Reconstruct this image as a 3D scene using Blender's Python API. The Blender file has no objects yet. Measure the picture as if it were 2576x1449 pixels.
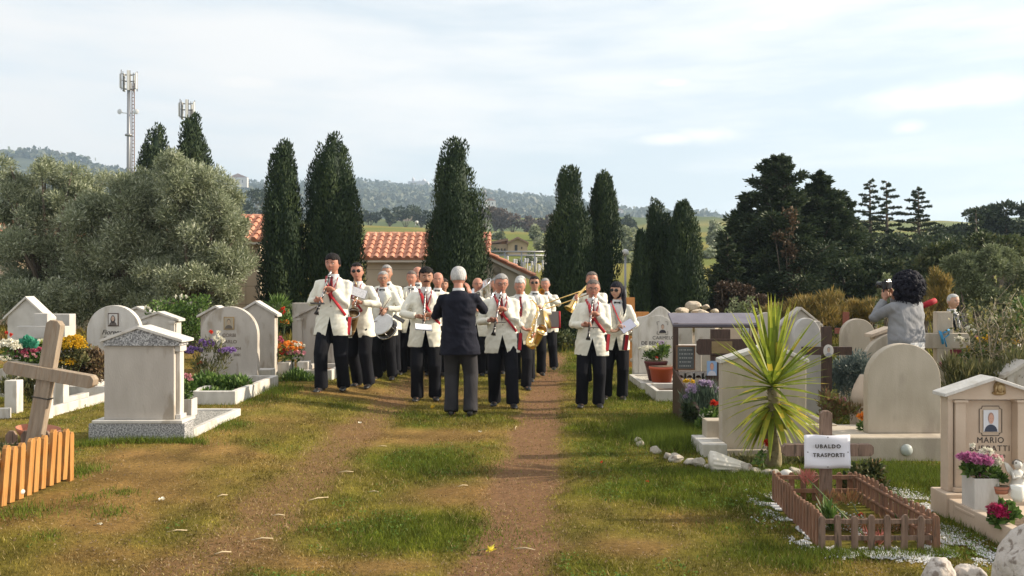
import bpy, bmesh, math, random
import numpy as np
from mathutils import Vector, Matrix, Euler
sc = bpy.context.scene
C = sc.collection
random.seed(7)
R = math.radians
# ---------------------------------------------------------------- camera, sky, sun
cam = bpy.data.objects.new('camera', bpy.data.cameras.new('camera')); C.objects.link(cam)
cam.location = (0, 0, 1.5); cam.rotation_euler = (R(90), 0, 0)
cam.data.lens = 30; cam.data.sensor_width = 36; cam.data.clip_end = 9000; cam.data.clip_start = .05
sc.camera = cam
sc.view_settings.view_transform = 'Standard'; sc.view_settings.look = 'None'
sc.view_settings.exposure = 0.82; sc.view_settings.gamma = 1
SUN_EL, SUN_AZ = 25.5, 3.5          # elevation; angle from +X towards +Y
SUNV = Vector((math.cos(R(SUN_EL))*math.cos(R(SUN_AZ)), math.cos(R(SUN_EL))*math.sin(R(SUN_AZ)), math.sin(R(SUN_EL))))
sl = bpy.data.lights.new('sun', 'SUN'); sl.energy = 5.0; sl.angle = R(.6); sl.color = (1, .86, .67)
so = bpy.data.objects.new('sun', sl); C.objects.link(so); so.location = (30, 5, 30)
so.rotation_euler = (-SUNV).to_track_quat('-Z', 'Y').to_euler()
W = bpy.data.worlds.new('World'); sc.world = W; W.use_nodes = True
def world():
    nt = W.node_tree; N = nt.nodes; L = nt.links
    bg = N['Background']; bg.inputs[1].default_value = .078
    sky = N.new('ShaderNodeTexSky'); sky.sky_type = 'NISHITA'; sky.sun_disc = False
    sky.sun_elevation = R(SUN_EL); sky.sun_rotation = R(90-SUN_AZ)
    tc = N.new('ShaderNodeTexCoord')
    def noise(scale, sx, sz, det, loc, rot=0):
        m = N.new('ShaderNodeMapping'); m.inputs['Scale'].default_value = (sx, sx, sz); m.inputs['Location'].default_value = loc
        m.inputs['Rotation'].default_value = (0, R(rot), 0)
        L.new(tc.outputs['Generated'], m.inputs[0])
        n = N.new('ShaderNodeTexNoise'); n.inputs['Scale'].default_value = scale; n.inputs['Detail'].default_value = det
        n.inputs['Roughness'].default_value = .55; L.new(m.outputs[0], n.inputs['Vector']); return n.outputs[0]
    def ramp(sock, a, b, va=0, vb=1):
        r = N.new('ShaderNodeMapRange'); r.interpolation_type = 'SMOOTHSTEP'
        for i, v in zip((1, 2, 3, 4), (a, b, va, vb)): r.inputs[i].default_value = v
        L.new(sock, r.inputs[0]); return r.outputs[0]
    def math_(op, a, b):
        m = N.new('ShaderNodeMath'); m.operation = op
        for i, v in enumerate((a, b)):
            if isinstance(v, (int, float)): m.inputs[i].default_value = v
            else: L.new(v, m.inputs[i])
        return m.outputs[0]
    big = ramp(noise(1.5, 1.0, 5.0, 5, (.45, .2, .35), 8), .37, .57)
    fine = ramp(noise(3.2, 1.0, 7.0, 9, (2.4, .7, 1.2), 6), .38, .72)
    cl = math_('MAXIMUM', math_('MULTIPLY', big, .85), math_('MULTIPLY', fine, .75))
    sep = N.new('ShaderNodeSeparateXYZ'); L.new(tc.outputs['Generated'], sep.inputs[0])
    hor = ramp(sep.outputs[2], .16, -.02, 0, .55)
    cl = math_('MAXIMUM', cl, hor)
    # a few small bright puffs, given by direction
    mp = N.new('ShaderNodeMapping'); L.new(tc.outputs['Generated'], mp.inputs[0])
    wob = noise(14, 1, 2.2, 6, (1, 3, 2))
    for (x2, y2, rx, rz) in ((1690, 207, .030, .008), (1790, 338, .055, .014), (1690, 350, .05, .009), (640, 205, .10, .016), (2420, 235, .12, .02), (2290, 320, .02, .010), (1940, 65, .03, .007)):
        v = Vector(((x2-1288)/2146.7, 1, (724.5-y2)/2146.7)).normalized()
        s = N.new('ShaderNodeVectorMath'); s.operation = 'SUBTRACT'; L.new(tc.outputs['Generated'], s.inputs[0]); s.inputs[1].default_value = v
        d = N.new('ShaderNodeVectorMath'); d.operation = 'MULTIPLY'; L.new(s.outputs[0], d.inputs[0]); d.inputs[1].default_value = (1/rx, 1/rx, 1/rz)
        ln = N.new('ShaderNodeVectorMath'); ln.operation = 'LENGTH'; L.new(d.outputs[0], ln.inputs[0])
        q = math_('ADD', ln.outputs['Value'], math_('MULTIPLY', wob, 1.6))
        cl = math_('MAXIMUM', cl, ramp(q, 2.0, .9, 0, 1.0))
    mix = N.new('ShaderNodeMix'); mix.data_type = 'RGBA'
    L.new(cl, mix.inputs[0])
    tint = N.new('ShaderNodeMix'); tint.data_type = 'RGBA'; tint.inputs[0].default_value = .72
    L.new(sky.outputs[0], tint.inputs[6]); tint.inputs[7].default_value = (7.2, 7.75, 8.0, 1)
    L.new(tint.outputs[2], mix.inputs[6])
    # cloud colour: warmer and brighter towards the sun's side
    cc = N.new('ShaderNodeMix'); cc.data_type = 'RGBA'; cc.inputs[6].default_value = (7.7, 7.45, 7.2, 1); cc.inputs[7].default_value = (9.3, 9.1, 8.9, 1)
    L.new(ramp(sep.outputs[0], -.6, .6), cc.inputs[0]); L.new(cc.outputs[2], mix.inputs[7])
    L.new(mix.outputs[2], bg.inputs[0])
world()
# ---------------------------------------------------------------- noise and terrain
def _h(i, j, s):
    n = (i*374761393 + j*668265263 + s*2147483647) & 0xFFFFFFFF
    n = ((n ^ (n >> 13))*1274126177) & 0xFFFFFFFF
    return ((n ^ (n >> 16)) & 0xFFFF)/65535.
def vn(x, y, s=0):
    x = np.asarray(x, float); y = np.asarray(y, float)
    i = np.floor(x).astype(np.int64); j = np.floor(y).astype(np.int64)
    u = x-i; v = y-j; u = u*u*(3-2*u); v = v*v*(3-2*v)
    return (_h(i, j, s)*(1-u)+_h(i+1, j, s)*u)*(1-v)+(_h(i, j+1, s)*(1-u)+_h(i+1, j+1, s)*u)*v
def fbm(x, y, s=0, o=4):
    t = 0; a = .5; k = 0
    for q in range(o):
        t = t+a*vn(np.asarray(x)*2**q, np.asarray(y)*2**q, s+q); k += a; a *= .5
    return t/k
def sm(t): t = np.clip(t, 0, 1); return t*t*(3-2*t)
FAR = np.array([(60, 0), (90, 3.0), (110, 5.3), (160, 10.6), (230, 16.5), (300, 20.5), (420, 32), (500, 41), (800, 46), (2600, 50)], float)
def terr(x, y):
    x = np.asarray(x, float); y = np.asarray(y, float)
    z = .2*sm((-.8-x)/2.2)*(1-.0*y)
    z = z-.3*sm((x-4.5)/3)*sm((y-11)/4)
    z = z+.9*sm((-10-x)/20)*sm((y-20)/20)
    far = np.interp(y, FAR[:, 0], FAR[:, 1])
    return z+far+(fbm(x*.02, y*.02, 5)-.5)*far*.25
def TZ(x, y): return float(terr(x, y))
F2 = 2146.67
def at(px, d, z=None):                 # a direction seen in the photograph and a distance -> world x
    return (px-1288)/F2*d
def zat(py, d): return 1.5-(py-724.5)/F2*d
def ground_pt(px, py):
    zz = 0.
    for _ in range(30):
        d = (1.5-zz)*F2/(py-724.5); zz = .5*zz+.5*TZ(at(px, d), d)
    return at(px, d), d, TZ(at(px, d), d)
# ---------------------------------------------------------------- materials
MATS = {}
def nodes_mat(name):
    m = bpy.data.materials.new(name); m.use_nodes = True
    nt = m.node_tree; b = nt.nodes['Principled BSDF']; return m, nt, b
def mat(name, col, rough=.7, col2=None, scale=8, amount=(.35, .65), bump=0, bscale=40, metal=0, stretch=None, detail=5, col3=None, scale3=60, spec=.35):
    if name in MATS: return MATS[name]
    m, nt, b = nodes_mat(name); N = nt.nodes; L = nt.links
    b.inputs['Base Color'].default_value = (*col, 1); b.inputs['Roughness'].default_value = rough
    b.inputs['Metallic'].default_value = metal; b.inputs['Specular IOR Level'].default_value = spec
    tc = N.new('ShaderNodeTexCoord'); mp = N.new('ShaderNodeMapping'); L.new(tc.outputs['Object'], mp.inputs[0])
    if stretch: mp.inputs['Scale'].default_value = stretch
    if col2:
        n = N.new('ShaderNodeTexNoise'); n.inputs['Scale'].default_value = scale; n.inputs['Detail'].default_value = detail
        L.new(mp.outputs[0], n.inputs['Vector'])
        r = N.new('ShaderNodeValToRGB'); r.color_ramp.elements[0].position = amount[0]; r.color_ramp.elements[1].position = amount[1]
        r.color_ramp.elements[0].color = (*col, 1); r.color_ramp.elements[1].color = (*col2, 1)
        L.new(n.outputs[0], r.inputs[0]); out = r.outputs[0]
        if col3:
            n3 = N.new('ShaderNodeTexNoise'); n3.inputs['Scale'].default_value = scale3; n3.inputs['Detail'].default_value = 3
            L.new(mp.outputs[0], n3.inputs['Vector'])
            r3 = N.new('ShaderNodeMapRange'); r3.inputs[1].default_value = .55; r3.inputs[2].default_value = .66; L.new(n3.outputs[0], r3.inputs[0])
            mx = N.new('ShaderNodeMix'); mx.data_type = 'RGBA'; L.new(r3.outputs[0], mx.inputs[0]); L.new(out, mx.inputs[6]); mx.inputs[7].default_value = (*col3, 1); out = mx.outputs[2]
        L.new(out, b.inputs['Base Color'])
    if bump:
        n2 = N.new('ShaderNodeTexNoise'); n2.inputs['Scale'].default_value = bscale; n2.inputs['Detail'].default_value = 6
        L.new(mp.outputs[0], n2.inputs['Vector'])
        bp = N.new('ShaderNodeBump'); bp.inputs['Strength'].default_value = min(1, bump); bp.inputs['Distance'].default_value = .01 if bump <= 1 else .01*bump
        L.new(n2.outputs[0], bp.inputs['Height']); L.new(bp.outputs[0], b.inputs['Normal'])
    MATS[name] = m; return m
def leafmat(name, cols, trans=.35, rough=.55):
    """foliage: colour picked per leaf from the 'rnd' attribute; part of the light passes through"""
    if name in MATS: return MATS[name]
    m, nt, b = nodes_mat(name); N = nt.nodes; L = nt.links
    at_ = N.new('ShaderNodeAttribute'); at_.attribute_name = 'rnd'
    r = N.new('ShaderNodeValToRGB'); e = r.color_ramp.elements
    while len(e) < len(cols): e.new(.5)
    for i, c in enumerate(cols): e[i].position = i/(len(cols)-1); e[i].color = (*c, 1)
    L.new(at_.outputs['Fac'], r.inputs[0]); L.new(r.outputs[0], b.inputs['Base Color'])
    b.inputs['Roughness'].default_value = rough; b.inputs['Specular IOR Level'].default_value = .3
    t = N.new('ShaderNodeBsdfTranslucent'); L.new(r.outputs[0], t.inputs[0])
    mx = N.new('ShaderNodeMixShader'); mx.inputs[0].default_value = trans
    L.new(b.outputs[0], mx.inputs[1]); L.new(t.outputs[0], mx.inputs[2]); L.new(mx.outputs[0], N['Material Output'].inputs[0])
    MATS[name] = m; return m
# ---------------------------------------------------------------- mesh builder
class MB:
    def __init__(s): s.v = []; s.f = []; s.m = []; s.sm = []
    def add(s, vs, fs, mi=0, smooth=False):
        o = len(s.v); s.v += [tuple(v) for v in vs]
        for f in fs: s.f.append(tuple(i+o for i in f)); s.m.append(mi); s.sm.append(smooth)
        return s
    def box(s, x0, x1, y0, y1, z0, z1, mi=0, M=None):
        vs = [Vector(p) for p in ((x0, y0, z0), (x1, y0, z0), (x1, y1, z0), (x0, y1, z0), (x0, y0, z1), (x1, y0, z1), (x1, y1, z1), (x0, y1, z1))]
        if M: vs = [M @ v for v in vs]
        return s.add(vs, [(0, 3, 2, 1), (4, 5, 6, 7), (0, 1, 5, 4), (1, 2, 6, 5), (2, 3, 7, 6), (3, 0, 4, 7)], mi)
    def rings(s, rs, mi=0, cap=True, smooth=True, closed=False):
        n = len(rs[0]); vs = [p for r in rs for p in r]; fs = []
        K = len(rs)
        for k in range(K-1 if not closed else K):
            k2 = (k+1) % K
            for i in range(n): fs.append((k*n+i, k*n+(i+1) % n, k2*n+(i+1) % n, k2*n+i))
        if cap and not closed: fs.append(tuple(range(n))[::-1]); fs.append(tuple((K-1)*n+i for i in range(n)))
        return s.add(vs, fs, mi, smooth)
    def tube(s, pts, rad, n=10, mi=0, cap=True, flat=1., up=None):
        pts = [Vector(p) for p in pts]
        if not hasattr(rad, '__len__'): rad = [rad]*len(pts)
        rs = []; u = Vector(up) if up else None
        for i, p in enumerate(pts):
            t = (pts[min(i+1, len(pts)-1)]-pts[max(i-1, 0)]).normalized()
            if u is None: u = t.orthogonal()
            u = (u-t*u.dot(t)); u = t.orthogonal() if u.length < 1e-5 else u; u.normalize(); w = t.cross(u)
            rs.append([p+(u*math.cos(a)+w*math.sin(a)*flat)*rad[i] for a in (2*math.pi*k/n for k in range(n))])
        return s.rings(rs, mi, cap)
    def lathe(s, prof, n=20, c=(0, 0, 0), mi=0, M=None, smooth=True):
        rs = [[Vector((c[0]+r*math.cos(2*math.pi*k/n), c[1]+r*math.sin(2*math.pi*k/n), c[2]+z)) for k in range(n)] for r, z in prof]
        if M: rs = [[M @ p for p in r] for r in rs]
        return s.rings(rs, mi, True, smooth)
    def prism(s, poly, y0, y1, mi=0, M=None):        # poly in XZ, counter-clockwise seen from -Y
        n = len(poly); vs = [Vector((x, y0, z)) for x, z in poly]+[Vector((x, y1, z)) for x, z in poly]
        if M: vs = [M @ v for v in vs]
        return s.add(vs, [tuple(range(n)), tuple(range(2*n-1, n-1, -1))]+[(i, i+n, (i+1) % n+n, (i+1) % n) for i in range(n)], mi)
    def ell(s, c, r, mi=0, n=12, M=None, fn=None):
        rs = []
        for j in range(1, n):
            ph = math.pi*j/n; ring = []
            for k in range(2*n):
                th = math.pi*k/n; d = Vector((math.sin(ph)*math.cos(th), math.sin(ph)*math.sin(th), -math.cos(ph)))
                q = fn(d) if fn else 1.
                p = Vector((c[0]+d.x*r[0]*q, c[1]+d.y*r[1]*q, c[2]+d.z*r[2]*q)); ring.append(M @ p if M else p)
            rs.append(ring)
        return s.rings(rs, mi)
    def build(s, name, mats, parent=None, off=None, bevel=0, smooth=None):
        me = bpy.data.meshes.new(name)
        vs = s.v if off is None else [(v[0]-off[0], v[1]-off[1], v[2]-off[2]) for v in s.v]
        me.from_pydata(vs, [], s.f)
        if not isinstance(mats, (list, tuple)): mats = [mats]
        for m in mats: me.materials.append(m)
        me.polygons.foreach_set('material_index', s.m); me.polygons.foreach_set('use_smooth', s.sm if smooth is None else [smooth]*len(s.f))
        o = bpy.data.objects.new(name, me); C.objects.link(o)
        if parent: o.parent = parent
        if bevel:
            b = o.modifiers.new('b', 'BEVEL'); b.width = bevel; b.segments = 2; b.limit_method = 'ANGLE'; b.angle_limit = R(35)
        return o
def tag(o, label=None, cat=None, group=None, kind=None):
    if label: o['label'] = label
    if cat: o['category'] = cat
    if group: o['group'] = group
    if kind: o['kind'] = kind
    return o
def thing(name, label, cat, loc=(0, 0, 0), rz=0, group=None, s=1):
    o = bpy.data.objects.new(name, None); C.objects.link(o); o.location = loc; o.rotation_euler = (0, 0, rz); o.scale = (s, s, s)
    o.empty_display_size = .1
    return tag(o, label, cat, group)
def fast(name, V, Fc, mats, parent=None, rnd=None, mi=None, colr=None):
    V = np.asarray(V, np.float32); Fc = np.asarray(Fc, np.int32); k = Fc.shape[1]
    me = bpy.data.meshes.new(name); me.vertices.add(len(V)); me.vertices.foreach_set('co', V.ravel())
    me.loops.add(Fc.size); me.loops.foreach_set('vertex_index', Fc.ravel())
    me.polygons.add(len(Fc)); me.polygons.foreach_set('loop_start', np.arange(0, Fc.size, k, dtype=np.int32))
    if not isinstance(mats, (list, tuple)): mats = [mats]
    for m in mats: me.materials.append(m)
    if mi is not None: me.polygons.foreach_set('material_index', np.asarray(mi, np.int32))
    me.update(calc_edges=True)
    if rnd is not None:
        a = me.attributes.new('rnd', 'FLOAT', 'FACE'); a.data.foreach_set('value', np.asarray(rnd, np.float32))
    if colr is not None:
        a = me.attributes.new('tone', 'FLOAT_COLOR', 'FACE'); a.data.foreach_set('color', np.asarray(colr, np.float32).ravel())
    o = bpy.data.objects.new(name, me); C.objects.link(o)
    if parent: o.parent = parent
    return o
rng = np.random.default_rng(11)
def unit(a): return a/np.maximum(np.linalg.norm(a, axis=1, keepdims=True), 1e-9)
def rdir(n): return unit(rng.normal(size=(n, 3)))
def leaves(P, A, L, w, bias=None, jit=.55):
    """rhombus leaves: base points P, axes A, lengths L, half widths w"""
    n = len(P); L = np.broadcast_to(L, n)[:, None]; w = np.broadcast_to(w, n)[:, None]
    B = np.cross(A, rdir(n) if bias is None else bias+rdir(n)*jit); B = unit(B)
    V = np.stack([P, P+A*L*.5+B*w, P+A*L, P+A*L*.5-B*w], 1).reshape(-1, 3)
    return V, np.arange(4*n).reshape(-1, 4)
def clump_crown(cl, n, L, w, out=.6, shell=(.5, 1.05), up=0., jit=.8):
    """cl: (x,y,z,rx,ry,rz) clumps, leaves spread through their volumes, weighted by surface"""
    cl = np.asarray(cl, float); wt = (cl[:, 3]*cl[:, 5]); wt /= wt.sum()
    k = rng.choice(len(cl), n, p=wt); D = rdir(n)
    rr = rng.uniform(shell[0], shell[1], n)[:, None]
    P = cl[k, :3]+D*cl[k, 3:6]*rr
    A = unit(D*out+rdir(n)*(1-out)+np.array([0, 0, up]))
    V, Fc = leaves(P, A, L*rng.uniform(.7, 1.3, n), w*rng.uniform(.7, 1.3, n), D, jit)
    return V, Fc, k, P
# ================================================================ GROUND
RUT_R = [ground_pt(*p)[:2] for p in ((1262, 1449), (1300, 1320), (1325, 1200), (1345, 1100), (1362, 1000), (1385, 940), (1398, 905))]
RUT_L = [ground_pt(*p)[:2] for p in ((500, 1449), (668, 1300), (780, 1200), (878, 1100), (960, 1035), (1015, 985), (1060, 950))]
def rutd(x, y, pts):
    ys = np.array([p[1] for p in pts]); xs = np.array([p[0] for p in pts])
    return np.abs(x-np.interp(y, ys, xs)-.06*(vn(y*1.7, y*0, 9)-.5))
PATCH = [(1090, 1165, 130, 38, 1.3), (1000, 1340, 260, 50, 1.4), (480, 1330, 150, 60, .8), (820, 1010, 180, 20, .9), (1060, 1070, 70, 12, .8), (1500, 1100, 90, 80, .7), (1700, 1230, 190, 40, 1.1), (1900, 1400, 260, 40, .9),
         (1480, 1420, 90, 40, .8), (1100, 1100, 200, 20, -.6), (1150, 1240, 220, 30, -.7), (330, 1200, 160, 50, -.5), (1750, 1300, 180, 35, -1.1), (1600, 1380, 200, 40, -.8), (520, 1120, 120, 25, -1.0), (1000, 1420, 260, 25, -.9), (250, 1290, 140, 40, -.6),
         (2300, 1200, 160, 40, 1.2), (1500, 980, 60, 60, .8), (720, 1420, 120, 30, -.7), (2330, 1420, 160, 20, -.5), (1650, 1000, 90, 40, .6)]
PW = []
for (px, py, rx, ry, a) in PATCH:
    x, y, _ = ground_pt(px, py); x2 = ground_pt(px+rx, py)[0]; y1 = ground_pt(px, py-ry)[1]; y2 = ground_pt(px, py+ry)[1]
    PW.append((x, y, abs(x2-x), (y1-y2)/2, a))
def greenness(x, y):
    g = .40+.9*(fbm(x*.8, y*.8, 3)-.5)+.5*(fbm(x*2.7, y*2.7, 8)-.5)
    g = g+.22*sm((x-.6)/1.0)-.05*sm((-x-.6)/1.)
    for (cx, cy, rx, ry, a) in PW:
        q = ((x-cx)/rx)**2+((y-cy)/ry)**2; g = g+a*.42*np.exp(-q*1.2)
    return np.clip(g, 0, 1)
def ruts(x, y):
    e = .22*(fbm(x*3, y*3, 21)-.5)+.16*(fbm(x*9, y*9, 22)-.5)
    r = np.maximum(1-sm((rutd(x, y, RUT_R)+e-.15)/.22), .78*(1-sm((rutd(x, y, RUT_L)+e-.09)/.27)))
    return r*(1-sm((y-19)/3))
G_LUSH = np.array((.112, .132, .014)); G_OLD = np.array((.185, .158, .028)); G_DRY = np.array((.25, .155, .05)); SOIL = np.array((.20, .112, .058))
def lerp(a, b, t): return a+(b-a)*np.asarray(t)[..., None]
def tone(x, y):
    g = greenness(x, y)
    c = lerp(lerp(np.broadcast_to(G_DRY, (len(x), 3)), np.broadcast_to(G_OLD, (len(x), 3)), sm(g/.45)), np.broadcast_to(G_LUSH, (len(x), 3)), sm((g-.42)/.4))
    rd = sm((vn(x*.9+3, y*.9, 31)-.5)*3)[..., None]*.35*(1-sm(g*2)[..., None])
    c = c*(1-rd)+rd*np.array((.27, .135, .055))
    return c*(.45+1.2*fbm(x*5, y*3.5, 91, 4))[..., None]
def ground():
    ds = [2.2]
    while ds[-1] < 60: ds.append(ds[-1]*1.012+.003)
    while ds[-1] < 2500: ds.append(ds[-1]*1.035)
    ds = np.array(ds); nx = 300; t = np.linspace(-1.0, 1.0, nx)
    X = np.outer(ds, t)*1.02; Y = np.outer(ds, np.ones(nx)); x = X.ravel(); y = Y.ravel()
    z = terr(x, y)-.018*ruts(x, y)*(y < 30)+.02*(fbm(x*2, y*2, 4)-.5)*(y < 60)
    n = len(ds); idx = np.arange(n*nx).reshape(n, nx)
    Fc = np.stack([idx[:-1, :-1], idx[:-1, 1:], idx[1:, 1:], idx[1:, :-1]], -1).reshape(-1, 4)
    c = tone(x, y); r = ruts(x, y)
    c = lerp(c*.78, np.broadcast_to(SOIL, (len(x), 3)), r)
    far = sm((y-70)/30)
    row = fbm(x*.012, y*.05, 77); vine = np.where((row > .5)[:, None], np.array((.13, .15, .035)), np.array((.19, .17, .04)))
    vine = lerp(vine, np.broadcast_to(np.array((.075, .10, .035)), (len(x), 3)), sm((fbm(x*.006+9, y*.012, 71)-.42)*6))
    c = lerp(c, vine, far)
    vc = np.concatenate([c, np.ones((len(x), 1))], 1)
    fc = vc[Fc].mean(1)
    m, nt, b = nodes_mat('turf and soil'); N = nt.nodes; L = nt.links
    a = N.new('ShaderNodeAttribute'); a.attribute_name = 'tone'
    tc = N.new('ShaderNodeTexCoord'); ns = N.new('ShaderNodeTexNoise'); ns.inputs['Scale'].default_value = 28; ns.inputs['Detail'].default_value = 8; ns.inputs['Roughness'].default_value = .75; L.new(tc.outputs['Object'], ns.inputs[0])
    r2 = N.new('ShaderNodeMapRange'); r2.inputs[1].default_value = .3; r2.inputs[2].default_value = .7; r2.inputs[3].default_value = .55; r2.inputs[4].default_value = 1.4; L.new(ns.outputs[0], r2.inputs[0])
    v = N.new('ShaderNodeVectorMath'); v.operation = 'SCALE'; L.new(a.outputs['Color'], v.inputs[0]); L.new(r2.outputs[0], v.inputs[3]); L.new(v.outputs[0], b.inputs['Base Color'])
    bp = N.new('ShaderNodeBump'); bp.inputs['Distance'].default_value = .03; bp.inputs['Strength'].default_value = .9; L.new(ns.outputs[0], bp.inputs['Height']); L.new(bp.outputs[0], b.inputs['Normal'])
    b.inputs['Roughness'].default_value = .95; b.inputs['Specular IOR Level'].default_value = .1
    me_o = fast('ground', np.stack([x, y, z], 1), Fc, m, colr=fc)
    # smooth attribute on points instead of faces
    me_o.data.attributes.remove(me_o.data.attributes['tone'])
    at2 = me_o.data.attributes.new('tone', 'FLOAT_COLOR', 'POINT'); at2.data.foreach_set('color', vc.astype(np.float32).ravel())
    me_o.data.polygons.foreach_set('use_smooth', np.ones(len(Fc), bool))
    tag(me_o, 'cemetery turf with two worn wheel tracks rising to fields', kind='structure')
ground()
def tone_mat(name, trans=.3):
    m, nt, b = nodes_mat(name); N = nt.nodes; L = nt.links
    a = N.new('ShaderNodeAttribute'); a.attribute_name = 'tone'; L.new(a.outputs['Color'], b.inputs['Base Color'])
    b.inputs['Roughness'].default_value = .75; b.inputs['Specular IOR Level'].default_value = .15
    t = N.new('ShaderNodeBsdfTranslucent'); L.new(a.outputs['Color'], t.inputs[0]); mx = N.new('ShaderNodeMixShader'); mx.inputs[0].default_value = trans
    L.new(b.outputs[0], mx.inputs[1]); L.new(t.outputs[0], mx.inputs[2]); L.new(mx.outputs[0], N['Material Output'].inputs[0]); return m
M_GRASS = tone_mat('grass blades')
GRAVES = []        # rectangles (x0,x1,y0,y1) where no turf grows; filled before the grass is made
def grass_blades(x, y, h, w, col, lean, name, label):
    n = len(x); z = terr(x, y)-.006
    a = rng.uniform(0, 2*np.pi, n); side = np.stack([np.cos(a), np.sin(a), 0*a], 1)
    ld = rng.uniform(0, 2*np.pi, n); ln = lean*rng.uniform(.2, 1, n)
    tip = np.stack([np.cos(ld)*np.sin(ln), np.sin(ld)*np.sin(ln), np.cos(ln)], 1)*h[:, None]
    P = np.stack([x, y, z], 1)
    V = np.stack([P-side*w[:, None], P+side*w[:, None], P+tip], 1).reshape(-1, 3)
    o = fast(name, V, np.arange(3*n).reshape(-1, 3), M_GRASS, colr=np.concatenate([np.clip(col, 0, 1), np.ones((n, 1))], 1))
    return tag(o, label, 'grass', kind='stuff')
def free(x, y, pad=0):
    k = np.ones(len(x), bool)
    for (x0, x1, y0, y1) in GRAVES: k &= ~((x > x0-pad) & (x < x1+pad) & (y > y0-pad) & (y < y1+pad))
    return k
def grass():
    n = 520000; u = rng.uniform(0, 1, n); d = 3.9*(24/3.9)**(u**.9); x = rng.uniform(-.66, .66, n)*d
    k = free(x, d); x = x[k]; d = d[k]; n = len(x)
    g = greenness(x, d); r = ruts(x, d)
    keep = rng.uniform(0, 1, n) > r*.80; x, d, g, r = x[keep], d[keep], g[keep], r[keep]; n = len(x)
    h = (.014+.030*g+.02*rng.uniform(0, 1, n)*g)*(1-.5*r)*(1+.25*(d > 9)); w = (.0014+.0011*rng.uniform(0, 1, n))*(1+d*.12)
    c = tone(x, d)*rng.uniform(.5, 1.4, n)[:, None]*(.35+1.3*fbm(x*11, d*7, 61, 3))[:, None]
    straw = rng.uniform(0, 1, n) < .12*(1.2-g); c[straw] = np.array((.42, .33, .15))*rng.uniform(.7, 1.2, straw.sum())[:, None]
    grass_blades(x, d, h, w, c, 1.25, 'grass', 'short patchy green and dry turf of the cemetery path')
    # longer tufts: along kerbs, round rocks, weeds
    T = []
    def tuft(px, py, n, rx, ry, h0, col=(.115, .155, .022)):
        x, y, _ = ground_pt(px, py); s = y/F2
        X = rng.normal(x, rx*s, n); Y = rng.normal(y, ry, n); q = free(X, Y, -.0); X = X[q]; Y = Y[q]; n = len(X)
        T.append((X, Y, rng.uniform(.4, 1, n)*h0, np.full(n, .003), np.array(col)*rng.uniform(.5, 1.4, n)[:, None]))
    for a in ((360, 1112, 1500, 70, .05, .08), (540, 1070, 1200, 40, .18, .07), (230, 1120, 500, 30, .06, .08), (470, 1112, 500, 25, .05, .09), (610, 1010, 900, 40, .3, .07), (700, 985, 1200, 30, .3, .13), (745, 950, 1200, 25, .3, .16),
              (195, 1190, 700, 30, .12, .07), (60, 1290, 500, 50, .1, .07), (300, 1240, 260, 30, .06, .05), (210, 1255, 200, 20, .05, .05), (120, 1350, 200, 20, .05, .04), (270, 1290, 300, 30, .08, .05),
              (1690, 1095, 6000, 55, .33, .19), (1640, 1075, 1500, 30, .3, .13), (1720, 1120, 3000, 50, .2, .17), (1900, 1200, 2500, 90, .1, .08), (1750, 1190, 1500, 90, .1, .07), (2050, 1195, 1500, 60, .12, .09), (2280, 1195, 7000, 90, .25, .08),
              (1990, 1300, 900, 40, .2, .07), (2080, 1395, 900, 50, .06, .07), (2220, 1395, 1200, 90, .06, .06), (2370, 1395, 600, 40, .05, .07), (1850, 1330, 500, 60, .1, .05), (2420, 1330, 1300, 50, .2, .07), (2000, 1420, 600, 50, .06, .06),
              (1430, 930, 900, 30, .8, .1), (1440, 880, 900, 30, 1, .2), (1240, 960, 700, 50, .6, .05), (1090, 930, 700, 60, .8, .08), (960, 950, 500, 60, .5, .07), (1560, 1000, 900, 60, .7, .05), (1100, 1165, 2600, 75, .25, .05), (1000, 1340, 2800, 120, .18, .045),
              (1640, 1225, 500, 60, .1, .06), (1800, 1255, 900, 90, .15, .06), (2130, 1280, 500, 60, .3, .06), (1900, 1380, 500, 60, .1, .05), (80, 1000, 900, 60, .3, .09), (200, 1010, 700, 60, .2, .07)): tuft(*a)
    X, Y, H, Wd, Cc = [np.concatenate(t) for t in zip(*T)]
    grass_blades(X, Y, H, Wd, Cc, .7, 'tall_grass', 'longer grass tufts round the graves and rocks')
    # broad little leaves of clover and weeds in the greener turf, and brown leaf litter
    for (nm, lab, cols, cnt, sz, green) in (('clover', 'low broad leaved weeds in the greener turf', ((.07, .13, .02), (.13, .20, .04)), 60000, .011, True), ('leaf_litter', 'dead leaf crumbs and little pebbles scattered over the turf and tracks', ((.10, .06, .035), (.34, .25, .15)), 26000, .008, False)):
        u = rng.uniform(0, 1, cnt); y = 4.2*(17/4.2)**u; x = rng.uniform(-.62, .62, cnt)*y; g = greenness(x, y)*(1-ruts(x, y)); cl = fbm(x*2.2, y*2.2, 41 if green else 43)
        k = free(x, y) & ((g > .42) & (cl > .5) if green else (rng.uniform(0, 1, cnt) > g*1.2-.1*0)); x = x[k]; y = y[k]; q = len(x); P = np.stack([x, y, terr(x, y)+rng.uniform(.004, .03 if green else .014, q)], 1)
        A = rdir(q); A[:, 2] = np.abs(A[:, 2])*.4; A = unit(A); V, Fc = leaves(P, A, rng.uniform(.6, 1.5, q)*sz*1.6, rng.uniform(.6, 1.3, q)*sz*.6, np.broadcast_to(np.array([0, 0, 1.]), (q, 3)))
        t_ = rng.uniform(0, 1, (q, 1)); cc_ = np.array(cols[0])*(1-t_)+np.array(cols[1])*t_
        tag(fast(nm, V, Fc, M_GRASS, colr=np.concatenate([cc_, np.ones((q, 1))], 1)), lab, 'ground cover', kind='stuff')
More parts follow.
